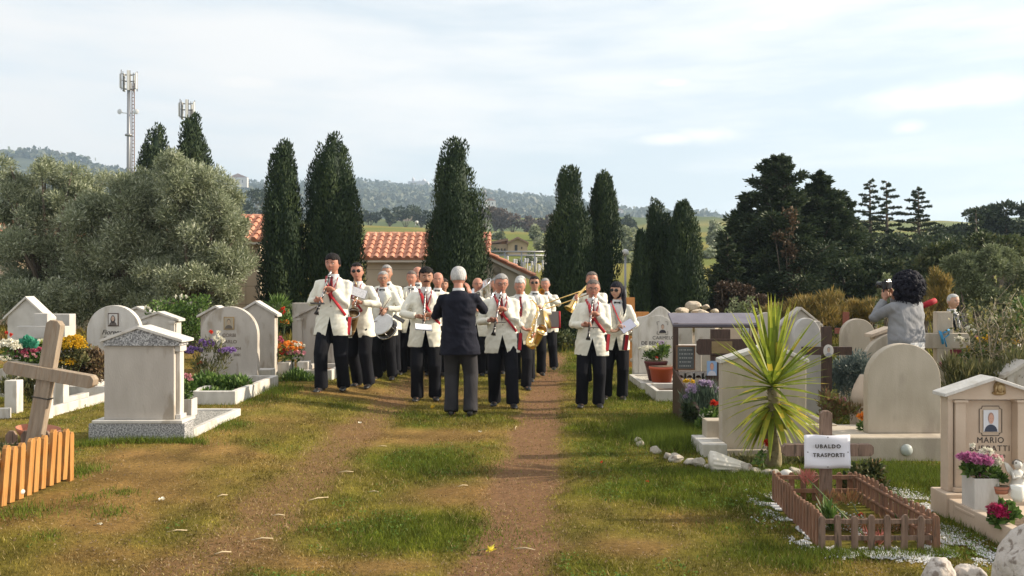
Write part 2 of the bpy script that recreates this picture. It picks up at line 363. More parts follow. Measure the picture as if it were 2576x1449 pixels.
    # straw lying on the tracks
    n = 5200; u = rng.uniform(0, 1, n); d = 4.2*(15/4.2)**u; x = rng.uniform(-.6, .45, n)*d
    k = (rng.uniform(0, 1, n) < .15+.85*ruts(x, d)) & free(x, d); x = x[k]; d = d[k]; n = len(x)
    grass_blades(x, d, rng.uniform(.02, .07, n), np.full(n, .0018), np.array((.46, .36, .20))*rng.uniform(.6, 1.25, n)[:, None], 1.62, 'dry_straw', 'dry straw bits strewn over the wheel tracks')
    # far rough grass at the end of the path
    n = 60000; d = rng.uniform(20, 60, n); x = rng.uniform(-.66, .66, n)*d
    grass_blades(x, d, rng.uniform(.05, .3, n), np.full(n, .02), tone(x, d)*rng.uniform(.5, 1.3, n)[:, None], .6, 'rough_grass', 'rough grass growing behind the rows of graves')
# ================================================================ HILLS
def hill(name, x0, x1, dist, prof, depth, col, col2, label, seed, base=30, tree=None):
    """ridge line given as (direction px, height py), a broad slope facing the camera"""
    nx, ny = 260, 40; pxs = np.array([p[0] for p in prof]); pys = np.array([p[1] for p in prof])
    px = np.linspace(x0, x1, nx); top = np.interp(px, pxs, pys)
    X = []; Y = []; Z = []
    for j in range(ny):
        t = j/(ny-1); d = dist-depth*(1-t); s = t**.8
        zt = 1.5-(top-724.5)/F2*dist
        bump = (fbm(px*.02+seed, np.full(nx, t*6.)+seed, seed)-.5)*22*math.sin(min(t, .95)*math.pi)
        z = base+(zt-base)*s+bump
        X.append((px-1288)/F2*dist); Y.append(np.full(nx, d)); Z.append(z+(fbm(px*.15, px*0, seed+3)-.5)*5*(t > .97))
    # back slope
    X.append(X[-1]); Y.append(np.full(nx, dist+500.)); Z.append(np.full(nx, base*.5))
    V = np.stack([np.array(X).ravel(), np.array(Y).ravel(), np.array(Z).ravel()], 1); n = ny+1
    idx = np.arange(n*nx).reshape(n, nx); Fc = np.stack([idx[:-1, :-1], idx[:-1, 1:], idx[1:, 1:], idx[1:, :-1]], -1).reshape(-1, 4)
    m = mat('hillside '+name, col, .95, col2, .02, (.42, .6), col3=(.16, .17, .09), scale3=.012, spec=.05)
    o = fast(name, V, Fc, m); o.data.polygons.foreach_set('use_smooth', np.ones(len(Fc), bool)); tag(o, label, kind='structure')
    # woodland on the slope
    k = 52000; ii = rng.integers(0, (ny-1)*(nx-1), k); ci = ii//(nx-1); cj = ii % (nx-1)
    P = V[ci*nx+cj]*1.; P += (V[(ci+1)*nx+cj+1]-P)*rng.uniform(0, 1, (k, 1))
    dens = fbm(P[:, 0]*.006, P[:, 2]*.02+P[:, 1]*.004, seed+9) > .43; P = P[dens]; k = len(P)
    Pn = P+rng.normal(size=(k, 3))*3; Ax = unit(rdir(k)+np.array([0, -.3, .8]))
    Vv, Ff = leaves(Pn, Ax, rng.uniform(4, 9, k), rng.uniform(2.5, 5, k))
    f = fast(name+'_woods', Vv, Ff, leafmat('hill woods', [(.035, .05, .03), (.06, .075, .04), (.09, .09, .05)], .1), rnd=rng.uniform(0, 1, k))
    tag(f, 'woodland covering '+label, 'woodland', kind='stuff')
hill('hill', -250, 900, 1250, [(-250, 372), (0, 376), (70, 380), (140, 392), (230, 408), (330, 440), (430, 470), (600, 500), (900, 540)], 420, (.045, .055, .035), (.06, .07, .042), 'tall wooded hill at the far left', 13, 42)
hill('ridge', 450, 2700, 1750, [(450, 450), (600, 460), (640, 462), (700, 468), (900, 459), (960, 462), (1020, 470), (1080, 472), (1130, 478), (1250, 489), (1330, 498), (1420, 508), (1560, 532), (1650, 540), (1760, 552), (1850, 572), (2100, 590), (2700, 600)], 900, (.05, .062, .042), (.08, .09, .05), 'long wooded ridge under the sky', 29, 45)
# ================================================================ TREES
def trunk_mat(): return mat('bark', (.10, .075, .055), .9, (.17, .14, .11), 9, bump=1, bscale=30, stretch=(3, 3, .6))
def cypress(px, top, wpx, d, label, n=16000, z0=None, tip=.12, lean=0, group='cypress trees'):
    n = int(n*2.6)
    x = at(px, d); zb = TZ(x, d) if z0 is None else z0; H = zat(top, d)-zb; Rm = wpx/F2*d/2*.93
    t = thing('cypress_tree', label, 'tree', (x, d, zb), 0, group)
    prof_t = np.array([0, .05, .2, .35, .55, .72, .85, .94, 1.0]); prof_r = np.array([.55, .88, 1.0, 1.0, .88, .70, .50, .32, tip*.7])
    m = MB(); m.tube([(0, 0, -.1), (0, 0, H*.5)], [Rm*.16, Rm*.08], 10); m.build('trunk', trunk_mat(), t)
    # vertical flame-shaped lobes over the outline
    nl = int(60*H/8)+50; tl = np.sort(rng.uniform(0.02, .93, nl)); th = rng.uniform(0, 2*np.pi, nl)
    rr = np.interp(tl, prof_t, prof_r)*Rm
    k = rng.uniform(.20, .36, nl); lr = rr*k*1.25+.05; rad = rr-lr*rng.uniform(.25, 1.0, nl)
    cl = np.stack([np.cos(th)*rad, np.sin(th)*rad, tl*H, lr, lr, lr*rng.uniform(1.8, 3.2, nl)+.08], 1)
    tops = np.array([[rng.uniform(-.5, .5)*Rm*.45, rng.uniform(-.4, .4)*Rm*.45, H*rng.uniform(.90, .955), Rm*.10+.03, Rm*.10+.03, H*.045] for _ in range(4)]+[[rng.uniform(-.1, .1)*Rm, 0, H*.95, Rm*.12, Rm*.12, H*.05]])
    cl = np.concatenate([cl, tops]); cl[:, 5] = np.minimum(cl[:, 5], (H-cl[:, 2])*.95+.05)
    kk = rng.choice(len(cl), n, p=cl[:, 3]*cl[:, 5]/(cl[:, 3]*cl[:, 5]).sum()); D = rdir(n)
    P = cl[kk, :3]+D*cl[kk, 3:6]*rng.uniform(.8, 1.04, n)[:, None]
    P[:, 2] = np.maximum(P[:, 2], .05); P[:, 0] += lean*(P[:, 2]/H)**2*Rm
    out = unit(np.stack([P[:, 0], P[:, 1], 0*P[:, 0]], 1)+1e-6)
    A = unit(np.array([0, 0, 1.])+out*.28+rdir(n)*.38)
    s = d/24
    V, Fc = leaves(P, A, rng.uniform(.06, .13, n)*s, rng.uniform(.013, .024, n)*s, D+out*.3)
    rl = rng.uniform(0, 1, len(cl))
    # dense inside so that no sky shows through the column
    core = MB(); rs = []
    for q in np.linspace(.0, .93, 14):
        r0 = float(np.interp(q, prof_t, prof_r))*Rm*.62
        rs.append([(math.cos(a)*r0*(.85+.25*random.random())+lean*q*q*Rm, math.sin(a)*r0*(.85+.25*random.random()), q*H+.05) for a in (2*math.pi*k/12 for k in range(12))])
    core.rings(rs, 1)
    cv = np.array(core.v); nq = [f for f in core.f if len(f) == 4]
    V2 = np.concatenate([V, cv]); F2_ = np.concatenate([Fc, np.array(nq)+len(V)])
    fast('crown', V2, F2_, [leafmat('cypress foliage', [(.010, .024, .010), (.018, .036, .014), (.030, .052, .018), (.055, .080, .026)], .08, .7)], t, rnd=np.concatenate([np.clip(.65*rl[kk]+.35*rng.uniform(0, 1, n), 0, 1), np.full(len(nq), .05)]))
    return t
cypress(395, 311, 120, 30, 'broad round-topped cypress rising behind the olives left of the mast-topped one', 14000, tip=.3)
cypress(483, 283, 120, 30.5, 'tall cypress rising behind the olives just under the half hidden antennas', 15000, tip=.22)
cypress(712, 356, 118, 23.5, 'cypress at the left of the big pair beside the orange building')
cypress(836, 337, 150, 24, 'tallest cypress, right of the big pair, behind the front left clarinetist', 20000, tip=.2)
cypress(1149, 350, 160, 24, 'single thick cypress standing behind the dark suited conductor', 20000, tip=.36)
cypress(1432, 420, 125, 24.5, 'cypress with blunt top, left of the pair right of the band', 16000, tip=.36)
cypress(1513, 430, 100, 25.5, 'slimmer cypress just behind the blunt topped one right of the band', 14000, tip=.34, lean=.2)
cypress(1655, 503, 100, 25, 'pointed low cypress, left of the two beside the rubble heap', 14000)
cypress(1718, 510, 112, 24.3, 'pointed low cypress directly behind the rubble heap', 14000)
cypress(1612, 578, 50, 24.2, 'smallest cypress, a thin spire beside the low pair', 6000)

M_OLIVE = leafmat('olive foliage', [(.09, .115, .06), (.19, .22, .12), (.34, .37, .24), (.55, .58, .46)], .3, .42)
def olive(cx, d, clumps, label, n, group='olive trees'):
    x = at(cx, d); zb = TZ(x, d); t = thing('olive_tree', label, 'tree', (x, d, zb), 0, group)
    cl = []
    for (px, py, r) in clumps:
        rr = r/F2*d
        for q in range(15):
            v = rdir(1)[0]*rr*rng.uniform(.2, 1.05); k = rng.uniform(.25, .55)*rr
            cl.append((at(px, d)-x+v[0], v[1]*1.2+rng.uniform(-.5, .5), zat(py, d)-zb+v[2], k, k, k*.85))
    cl = np.array(cl)
    m = MB()
    m.tube([(0, 0, -.1), (.1, 0, .7), (-.1, 0, 1.3)], [.24, .18, .15], 10)
    for c in cl[::5]: m.tube([(-.05, 0, 1.0), Vector((c[0]*.5, c[1]*.5, 1.+(c[2]-1)*.55)), Vector(c[:3])], [.09, .05, .012], 6)
    m.build('trunk', trunk_mat(), t)
    V, Fc, k, P = clump_crown(cl, n, .095, .010, .5, (.25, 1.35), .25, 1.3)
    # twigs: strands reaching out of the outline
    fast('crown', V, Fc, M_OLIVE, t, rnd=np.clip(rng.normal(.45, .25, n)+.25*(rng.uniform(0, 1, len(cl))[k]-.5), 0, 1))
    return t
olive(120, 20.5, [(30, 450, 40), (125, 432, 42), (195, 455, 38), (60, 520, 60), (150, 500, 60), (215, 480, 30), (30, 610, 60), (120, 600, 70), (60, 690, 55), (150, 690, 60), (15, 540, 40), (10, 740, 40), (100, 760, 50)], 'grey green olive tree at the left edge of the picture', 95000)
olive(330, 19.5, [(305, 480, 38), (350, 470, 42), (395, 510, 50), (270, 530, 55), (340, 560, 75), (250, 620, 65), (330, 650, 80), (260, 700, 60), (360, 720, 60), (220, 560, 50), (400, 600, 70), (310, 780, 50), (210, 760, 50)], 'thick olive tree in the middle of the left grove', 115000)
olive(490, 19, [(430, 425, 38), (470, 460, 55), (520, 480, 50), (560, 500, 45), (450, 530, 60), (530, 560, 70), (480, 620, 75), (560, 640, 58), (590, 570, 30), (430, 690, 60), (520, 700, 65), (570, 720, 35), (470, 760, 45), (395, 760, 45)], 'sunlit olive tree at the right end of the left grove', 125000)

M_DARKC = leafmat('dark conifer foliage', [(.022, .038, .020), (.038, .058, .026), (.06, .082, .034), (.10, .11, .045)], .15, .6)
def conifer(px, top, d, wpx, label, n, boughs, seed, flat=.25, rise=.25, base=.1, group=None, pw=1., name='conifer_tree', tuft=1., z0=None, gap=1., shape=.8):
    """trunk with boughs; foliage hangs in flat sprays along each bough"""
    n = int(n*1.9); rs = np.random.default_rng(seed); x = at(px, d); zb = TZ(x, d) if z0 is None else z0; H = zat(top, d)-zb; Rm = wpx/F2*d/2
    t = thing(name, label, 'tree', (x, d, zb), 0, group)
    m = MB(); m.tube([(0, 0, -.1), (.05*H*.1, 0, H*.5), (0, 0, H*.98)], [H*.022+.04, H*.014+.02, .012], 8)
    P = []; A = []
    for b in range(boughs):
        q = base+(1-base)*(b+.5)/boughs; th = b*2.4+rs.uniform(-.5, .5); L = Rm*((1-q)**shape*rs.uniform(.45, 1.2)+.05); z0_ = q*H
        dr = Vector((math.cos(th), math.sin(th)*.8, 0)); p0 = Vector((0, 0, z0_)); p1 = p0+dr*L*.55+Vector((0, 0, L*rise*.6)); p2 = p0+dr*L+Vector((0, 0, L*rise*rs.uniform(.4, 1.3)))
        m.tube([p0, p1, p2], [H*.006+.01, H*.004+.006, .006], 5)
        k = max(20, int(n/boughs*(L/Rm+.08)*1.6)); u = rs.uniform(.12, 1, k)**.8
        a, c, e = [np.array(v) for v in (p0, p1, p2)]
        pt = ((1-u)**2)[:, None]*a+(2*u*(1-u))[:, None]*c+(u**2)[:, None]*e
        wd = L*flat*(1.15-u*.7); off = rs.normal(size=(k, 3))*wd[:, None]*.5; off[:, 2] *= .42*gap
        P.append(pt+off); A.append(unit(off*1.5+np.array(dr)*.12+rs.normal(size=(k, 3))*.06+np.array([0, 0, rise*.1])))
    m.build('trunk', trunk_mat(), t)
    P = np.concatenate(P); A = np.concatenate(A); k = len(P); s = d/30*tuft
    V, Fc = leaves(P, A, rng.uniform(.09, .2, k)*s, rng.uniform(.02, .04, k)*s)
    fast('crown', V, Fc, M_DARKC, t, rnd=np.clip(rng.beta(2, 3, k), 0, 1)); return t
conifer(1955, 400, 30, 330, 'wide ragged dark conifer with a bent leaning top', 34000, 90, 5, .40, .6, .02, 'dark conifers', shape=.72)
conifer(2060, 440, 31, 270, 'dark conifer with several short peaks right of the ragged one', 30000, 80, 6, .40, .6, .02, 'dark conifers', shape=.7)
conifer(2125, 500, 31.5, 170, 'lower dark conifer on the right flank of the dark group', 16000, 60, 26, .42, .6, .02, 'dark conifers', shape=.7)
conifer(1875, 500, 30.5, 190, 'lower dark conifer on the left flank of the dark group', 16000, 60, 27, .42, .6, .02, 'dark conifers', shape=.7)
conifer(1830, 590, 27, 150, 'low dark conifer bush left below the ragged conifer', 10000, 34, 8, .34, .3, .02, 'dark conifers')
conifer(2188, 452, 48, 230, 'thin tiered cedar, leftmost of the three against the sky', 11000, 64, 15, .16, .10, .05, 'tiered cedars', name='cedar_tree', tuft=.6, gap=.35, shape=.85)
conifer(2230, 455, 49, 210, 'thin tiered cedar, middle one of the three against the sky', 11000, 60, 16, .16, .10, .05, 'tiered cedars', name='cedar_tree', tuft=.6, gap=.35, shape=.85)
conifer(2310, 472, 48, 290, 'wider tiered cedar, rightmost of the three against the sky', 17000, 72, 17, .16, .10, .05, 'tiered cedars', name='cedar_tree', tuft=.6, gap=.35, shape=.85)
conifer(2455, 528, 46, 120, 'ragged cedar standing left of the far right pines', 5000, 34, 18, .18, .15, .1, 'tiered cedars', name='cedar_tree', tuft=.7, gap=.5)
def bushy(name, px, d, clumps, label, n, matr, L=.12, w=.03, cat='tree', group=None, z0=None, stem=.1, out=.55, shell=(.45, 1.1), up=.1, parts=('trunk', 'crown'), sub=7, zb=None):
    x = at(px, d); zb = TZ(x, d) if zb is None else zb; t = thing(name, label, cat, (x, d, zb), 0, group); cl = []
    for (cx, cy, rx, ry) in clumps:
        a = rx/F2*d; b = ry/F2*d
        for q in range(int(sub*1.5)):
            v = rdir(1)[0]*rng.uniform(.5, 1.0); k = rng.uniform(.22, .5); cl.append((at(cx, d)-x+v[0]*a, v[1]*a, zat(cy, d)-zb+v[2]*b, k*a, k*a, k*b))
    cl = np.array(cl)
    m = MB()
    for c in cl[::max(1, len(cl)//8)]: m.tube([(0, 0, -.05), (c[0]*.5, c[1]*.5, max(.05, c[2]*.5)), tuple(c[:3])], [stem, stem*.6, stem*.2], 6)
    m.build(parts[0], trunk_mat(), t)
    V, Fc, k, P = clump_crown(cl, n, L, w, out, shell, up)
    V[:, 2] = np.maximum(V[:, 2], .0)
    fast(parts[1], V, Fc, matr, t, rnd=np.clip(rng.beta(2.2, 2.4, n)+.3*(rng.uniform(0, 1, len(cl))[k]-.5), 0, 1)); return t
M_PINE = leafmat('far pine foliage', [(.025, .04, .022), (.045, .065, .035), (.08, .10, .05)], .1)
M_MIX = leafmat('mixed hedge foliage', [(.03, .05, .02), (.06, .08, .03), (.10, .12, .045), (.17, .16, .07)], .2)
M_YEL = leafmat('ochre shrub foliage', [(.09, .10, .03), (.20, .16, .05), (.32, .22, .06), (.38, .26, .07)], .3)
M_RUST = leafmat('rusty creeper leaves', [(.05, .04, .022), (.11, .07, .035), (.18, .11, .06)], .2)
M_SILV = leafmat('pale willow foliage', [(.08, .10, .04), (.16, .19, .09), (.30, .33, .2)], .3)
bushy('pine_tree', 2520, 60, [(2500, 545, 60, 30), (2560, 560, 70, 45), (2450, 590, 50, 25), (2560, 610, 70, 40), (2520, 640, 60, 40)], 'dense round pine at the right edge against the sky', 15000, M_PINE, .3, .07, stem=.3)
bushy('pine_tree', 2410, 62, [(2400, 590, 50, 22), (2440, 610, 40, 20), (2380, 615, 40, 22), (2420, 640, 50, 30)], 'flat topped pine beside the ragged cedar', 8000, M_PINE, .3, .07, stem=.3)
bushy('tree', 2180, 42, [(2150, 620, 60, 45), (2215, 625, 60, 40), (2290, 610, 70, 45), (2360, 635, 60, 40), (2120, 660, 60, 40), (2420, 650, 60, 40), (2250, 670, 90, 40)], 'dark wood edge tree below the three tiered cedars', 16000, M_DARKC, .22, .06, stem=.2)
bushy('tree', 2060, 31.5, [(2060, 600, 90, 80), (2120, 680, 90, 60), (1960, 660, 100, 80), (1880, 700, 90, 60), (2020, 730, 110, 50)], 'broad dark evergreen filling in below the conifers', 26000, M_DARKC, .2, .045, stem=.2)
bushy('shrub', 2180, 27, [(2150, 690, 70, 45), (2230, 700, 60, 45), (2130, 750, 60, 35), (2240, 750, 60, 40)], 'dark green hedge shrub behind the photographer', 14000, M_DARKC, .15, .04, cat='shrub', parts=('stem', 'foliage'))
bushy('climbing_plant', 1985, 29.0, [(1985, 560, 18, 30), (1990, 620, 22, 40), (2000, 680, 26, 50), (1985, 740, 30, 40), (1850, 770, 50, 30), (1960, 590, 14, 20)], 'rusty brown creeper climbing up the dark conifer', 2200, M_RUST, .10, .035, cat='creeper', parts=('stem', 'foliage'), stem=.04)
bushy('shrub', 1830, 25.5, [(1840, 740, 50, 40), (1880, 770, 50, 25), (1800, 780, 40, 20)], 'dark reddish thicket at the foot of the dark conifers', 6000, leafmat('red dark thicket', [(.03, .025, .018), (.07, .045, .03), (.12, .075, .04)], .15), .1, .03, cat='shrub', parts=('stem', 'foliage'))
for a in ((2080, 20, [(2050, 790, 40, 35), (2090, 780, 35, 40), (2020, 810, 35, 25)], 'ochre feathery bush behind the arched stones right of the yucca'),
          (2150, 20.5, [(2140, 790, 45, 35), (2190, 795, 40, 30)], 'ochre feathery bush left of the photographer'),
          (2365, 19, [(2350, 730, 22, 45), (2375, 745, 22, 50), (2340, 790, 30, 30)], 'tall orange yellow bush right of the photographer'),
          (1990, 21, [(1960, 800, 40, 25), (2000, 790, 30, 30)], 'ochre bush just behind the yucca')):
    bushy('shrub', a[0], a[1], a[2], a[3], 7000, M_YEL, .16, .009, cat='shrub', group='ochre bushes', parts=('stem', 'foliage'), stem=.03, out=.25, up=1.1, shell=(.2, 1.35))
bushy('shrub', 2240, 15, [(2225, 750, 16, 30), (2235, 720, 14, 35), (2215, 790, 18, 30)], 'pale leaved willow like sapling left of the photographer', 1500, M_SILV, .07, .014, cat='shrub', parts=('stem', 'foliage'), stem=.02, out=.4, up=.6)
bushy('shrub', 2450, 22, [(2440, 680, 50, 50), (2500, 660, 50, 50), (2550, 690, 50, 55), (2470, 740, 60, 40), (2550, 760, 50, 40)], 'tall silvery bush thicket at the right edge', 18000, M_SILV, .10, .016, cat='shrub', parts=('stem', 'foliage'), stem=.06)
bushy('shrub', 2330, 26, [(2300, 690, 60, 50), (2370, 680, 60, 55), (2420, 650, 60, 50), (2500, 640, 80, 50), (2280, 740, 60, 40), (2400, 740, 60, 40)], 'mid green mixed thicket behind the old man', 22000, M_MIX, .13, .035, cat='shrub', parts=('stem', 'foliage'), stem=.06)
bushy('shrub', 1420, 20.5, [(1420, 880, 40, 25), (1400, 855, 22, 22), (1450, 850, 30, 20)], 'low green weeds at the end of the wheel tracks', 2500, M_MIX, .09, .025, cat='shrub', parts=('stem', 'foliage'), stem=.015)
bushy('shrub', 1855, 17, [(1850, 790, 30, 30), (1880, 775, 22, 26), (1840, 815, 30, 20)], 'sparse weed with pale seed heads beside the rubble heap', 900, M_SILV, .06, .02, cat='weed', parts=('stem', 'foliage'), stem=.008)
# mid-distance olives and scrub on the slope behind the chapel, countable
FARL = ((1260, 640, 118, 22), (1360, 615, 122, 26), (1345, 650, 105, 20), (1385, 600, 150, 20), (1300, 672, 95, 16), (1590, 615, 125, 28), (1570, 650, 108, 24), (1610, 640, 112, 24), (1575, 590, 150, 20), (1640, 600, 150, 18),
                       (1800, 600, 130, 24), (1830, 620, 125, 26), (1790, 640, 112, 24), (1250, 602, 150, 16), (1350, 590, 150, 16), (1800, 580, 160, 18), (980, 540, 330, 22), (1020, 535, 340, 30), (1060, 548, 320, 20), (930, 548, 330, 22), (1245, 540, 300, 26), (1265, 555, 300, 26), (1220, 530, 310, 24), (1290, 558, 300, 20), (1330, 560, 300, 18), (1370, 560, 310, 18), (1590, 575, 250, 18), (640, 500, 300, 32), (620, 530, 280, 28), (660, 545, 290, 22), (1575, 560, 300, 16))
ORD = ['first', 'second', 'third', 'fourth', 'fifth', 'sixth', 'seventh', 'eighth', 'ninth', 'tenth', 'eleventh', 'twelfth', 'thirteenth', 'fourteenth', 'fifteenth', 'sixteenth', 'seventeenth', 'eighteenth', 'nineteenth', 'twentieth']
CNT = {}
for (px, py, d, r) in sorted(FARL):
    zb = TZ(at(px, d), d); top = zat(py-r, d)
    nm = ['round grey olive', 'dark round tree', 'bare brownish tree'][0 if d < 200 else (1 if px < 1100 or px > 1500 else 2)]
    CNT[nm] = CNT.get(nm, -1)+1
    t = bushy('tree', px, d, [(px, py, r, min(r, 18))], nm+' on the far slope, '+ORD[CNT[nm]]+' of its kind from the left', 1100 if d < 200 else 700, [M_OLIVE, M_PINE, leafmat('bare twigs', [(.09, .065, .05), (.13, .10, .08)], .1)][0 if d < 200 else (1 if px < 1100 or px > 1500 else 2)], .0036*d, .0011*d, group=nm+' trees far off', stem=.12, zb=min(zb, zat(py+8, d)), sub=6)
# ================================================================ BUILDINGS
M_TILE = mat('terracotta tiles', (.44, .185, .115), .8, (.54, .28, .19), 3, (.35, .65), .4, 30, col3=(.40, .17, .11), scale3=7)
M_PLAST = mat('beige travertine cladding', (.46, .36, .25), .85, (.52, .42, .31), 1.2, bump=.3, bscale=20)
M_PLAST2 = mat('cream plaster', (.52, .46, .36), .85, (.58, .52, .42), 1.2, bump=.3, bscale=20)
M_FASC = mat('white fascia', (.62, .58, .50), .8)
M_DARK = mat('dark opening', (.03, .03, .03), .6)
def roof_tiles(W_, L_, pitch=.26, row=.33, mi=0):
    """pan-and-cover tiles over width W_ (x) and slope length L_ (y up the slope), z = height"""
    m = MB(); n = int(round(W_/pitch)); pitch = W_/n; rows = max(1, int(round(L_/row))); row = L_/rows
    m.box(0, W_, 0, L_, -.05, 0, mi)
    for i in range(n+1):
        for j in range(rows):
            y0 = j*row; y1 = y0+row*1.08; r0, r1 = .085, .065; jit = random.uniform(-.006, .006)
            rs = []
            for (y, r, dz) in ((y0, r0, .03), (y1, r1, .012)):
                rs.append([(i*pitch+jit+r*math.cos(a), y, dz+r*.95*math.sin(a)) for a in (math.pi*k/6 for k in range(7))])
            vs = rs[0]+rs[1]+[(i*pitch+jit, y0, .0)]
            m.add(vs, [(k, k+7, k+8, k+1) for k in range(6)]+[(k, k+1, 14) for k in range(6)], mi, False)
    for j in range(rows): m.box(.0, W_, j*row, j*row+row*.96, .002+.0, .022, mi, Matrix.Identity(4))
    return m
def chapel(px0, px1, eave, ridge, d, label, wallm, courses=6, depth=4.5, rise_d=1.7, lamp=False):
    x0 = at(px0, d); x1 = at(px1, d); ze = zat(eave, d); zr = zat(ridge, d+rise_d); zb = TZ((x0+x1)/2, d)-.3; Wd = x1-x0
    t = thing('chapel', label, 'building', ((x0+x1)/2, d+depth/2, zb))
    m = MB(); hw = Wd/2
    m.box(-hw+.15, hw-.15, -depth/2+.2, depth/2-.2, 0, ze-zb-.02)
    # recessed joints between cladding slabs
    m.build('wall', wallm, t)
    j = MB(); z = .55
    while z < ze-zb-.1: j.box(-hw+.148, hw-.148, -depth/2+.194, -depth/2+.2, z, z+.012); z += .55
    q = -hw+.9
    while q < hw-.3: j.box(q, q+.01, -depth/2+.192, -depth/2+.196, 0, ze-zb-.04); q += 1.15
    j.build('wall_joint', mat('joint', (.25, .20, .15), .9), t)
    f = MB(); f.box(-hw, hw, -depth/2-.02, -depth/2+.1, ze-zb-.09, ze-zb+.0); f.build('fascia', M_FASC, t)
    L_ = math.hypot(rise_d, zr-ze); rm = roof_tiles(Wd, L_); a = math.atan2(zr-ze, rise_d)
    Mx = Matrix.Translation((-hw, -depth/2-.06, ze-zb+.03)) @ Matrix.Rotation(a, 4, 'X')
    rm.v = [tuple(Mx @ Vector(v)) for v in rm.v]
    # ridge caps and the far slope
    yr = -depth/2-.06+rise_d; zz = zr-zb+.03
    n = int(Wd/.4)
    for i in range(n):
        a0 = -hw+i*Wd/n; a1 = a0+Wd/n*1.05
        rs = [[(xx, yr+rr*math.cos(b), zz+rr*math.sin(b)-.03) for b in (math.pi*k/6 for k in range(7))] for xx, rr in ((a0, .11), (a1, .09))]
        vs = rs[0]+rs[1]; rm.add(vs, [(k, k+1, k+8, k+7) for k in range(6)], 0)
    rm.add([(-hw, yr, zz), (hw, yr, zz), (hw, depth/2+.2, ze-zb), (-hw, depth/2+.2, ze-zb)], [(0, 1, 2, 3)])
    rm.add([(-hw, -depth/2, ze-zb), (-hw, yr, zz-.02), (-hw, depth/2, ze-zb)], [(0, 1, 2)]); rm.add([(hw, -depth/2, ze-zb), (hw, yr, zz-.02), (hw, depth/2, ze-zb)], [(0, 1, 2)])
    rm.build('roof', M_TILE, t)
    return t
chapel(905, 1228, 653, 591, 28, 'low cream chapel with a bright tiled roof behind the middle of the band', M_PLAST2)
chapel(150, 662, 607, 547, 25.5, 'long orange beige chapel with a tiled roof behind the olive grove', M_PLAST, depth=5)
chapel(-240, 30, 607, 520, 27.5, 'chapel with red roof glimpsed through the olives at the left edge', M_PLAST, depth=5)
def pilaster():
    t = thing('wall_pillar', 'pale corner pillar of the orange chapel beside the olives', 'pillar', (at(562, 24.6), 24.6, TZ(at(562, 24.6), 24.6)))
    h = zat(560, 24.6)-t.location.z
    m = MB(); m.box(-.13, .13, -.1, .1, 0, h); m.build('shaft', M_PLAST2, t, bevel=.01)
    m = MB(); m.box(-.17, .17, -.14, .14, h, h+.06); m.build('cap', M_FASC, t, bevel=.01)
pilaster()
def gable_house():
    d = 26.; xa = at(1200, d); x1 = at(1338, d); xm = at(1228, d); zr = zat(640, d); ze = zat(696, d); zb = TZ(xm, d)-.1
    xl = xm-(x1-xm); t = thing('chapel', 'small gable fronted chapel with sloping tile edge right of the conductor cypress', 'building', (xm, d+1.5, zb))
    m = MB(); hw = x1-xm; m.prism([(-hw+.2, 0), (hw-.2, 0), (hw-.2, ze-zb), (0, zr-zb-.12), (-hw+.2, ze-zb)], -1.3, 1.5); m.build('wall', M_PLAST2, t)
    m = MB(); m.lathe([(.13, 0), (.13, .03)], 20, M=Matrix.Translation((.27, -1.3, zr-zb-.5)) @ Matrix.Rotation(R(90), 4, 'X')); m.build('vent', mat('vent', (.32, .28, .22), .8), t)
    for s in (1, -1):
        L_ = math.hypot(hw+.1, zr-ze); a = math.atan2(zr-ze, hw+.1)
        m = roof_tiles(3.1, L_, .25, .33)
        # local: x along depth, y up the slope
        if s == 1: Mx = Matrix.Translation((hw+.1, -1.5, ze-zb)) @ Matrix.Rotation(R(90), 4, 'Z') @ Matrix.Rotation(a, 4, 'X')
        else: Mx = Matrix.Translation((-hw-.1, 1.6, ze-zb)) @ Matrix.Rotation(R(-90), 4, 'Z') @ Matrix.Rotation(a, 4, 'X')
        m.v = [tuple(Mx @ Vector(v)) for v in m.v]; m.build('roof_slope', M_TILE, t)
        f = MB(); b = .13
        f.prism([(0, zr-zb-.02-b), (s*(hw+.1), ze-zb-.04-b), (s*(hw+.1), ze-zb-.05), (0, zr-zb-.03)] if s == 1 else [(0, zr-zb-.03), (s*(hw+.1), ze-zb-.05), (s*(hw+.1), ze-zb-.04-b), (0, zr-zb-.02-b)], -1.47, -1.37)
        f.build('bargeboard', M_FASC, t)
gable_house()
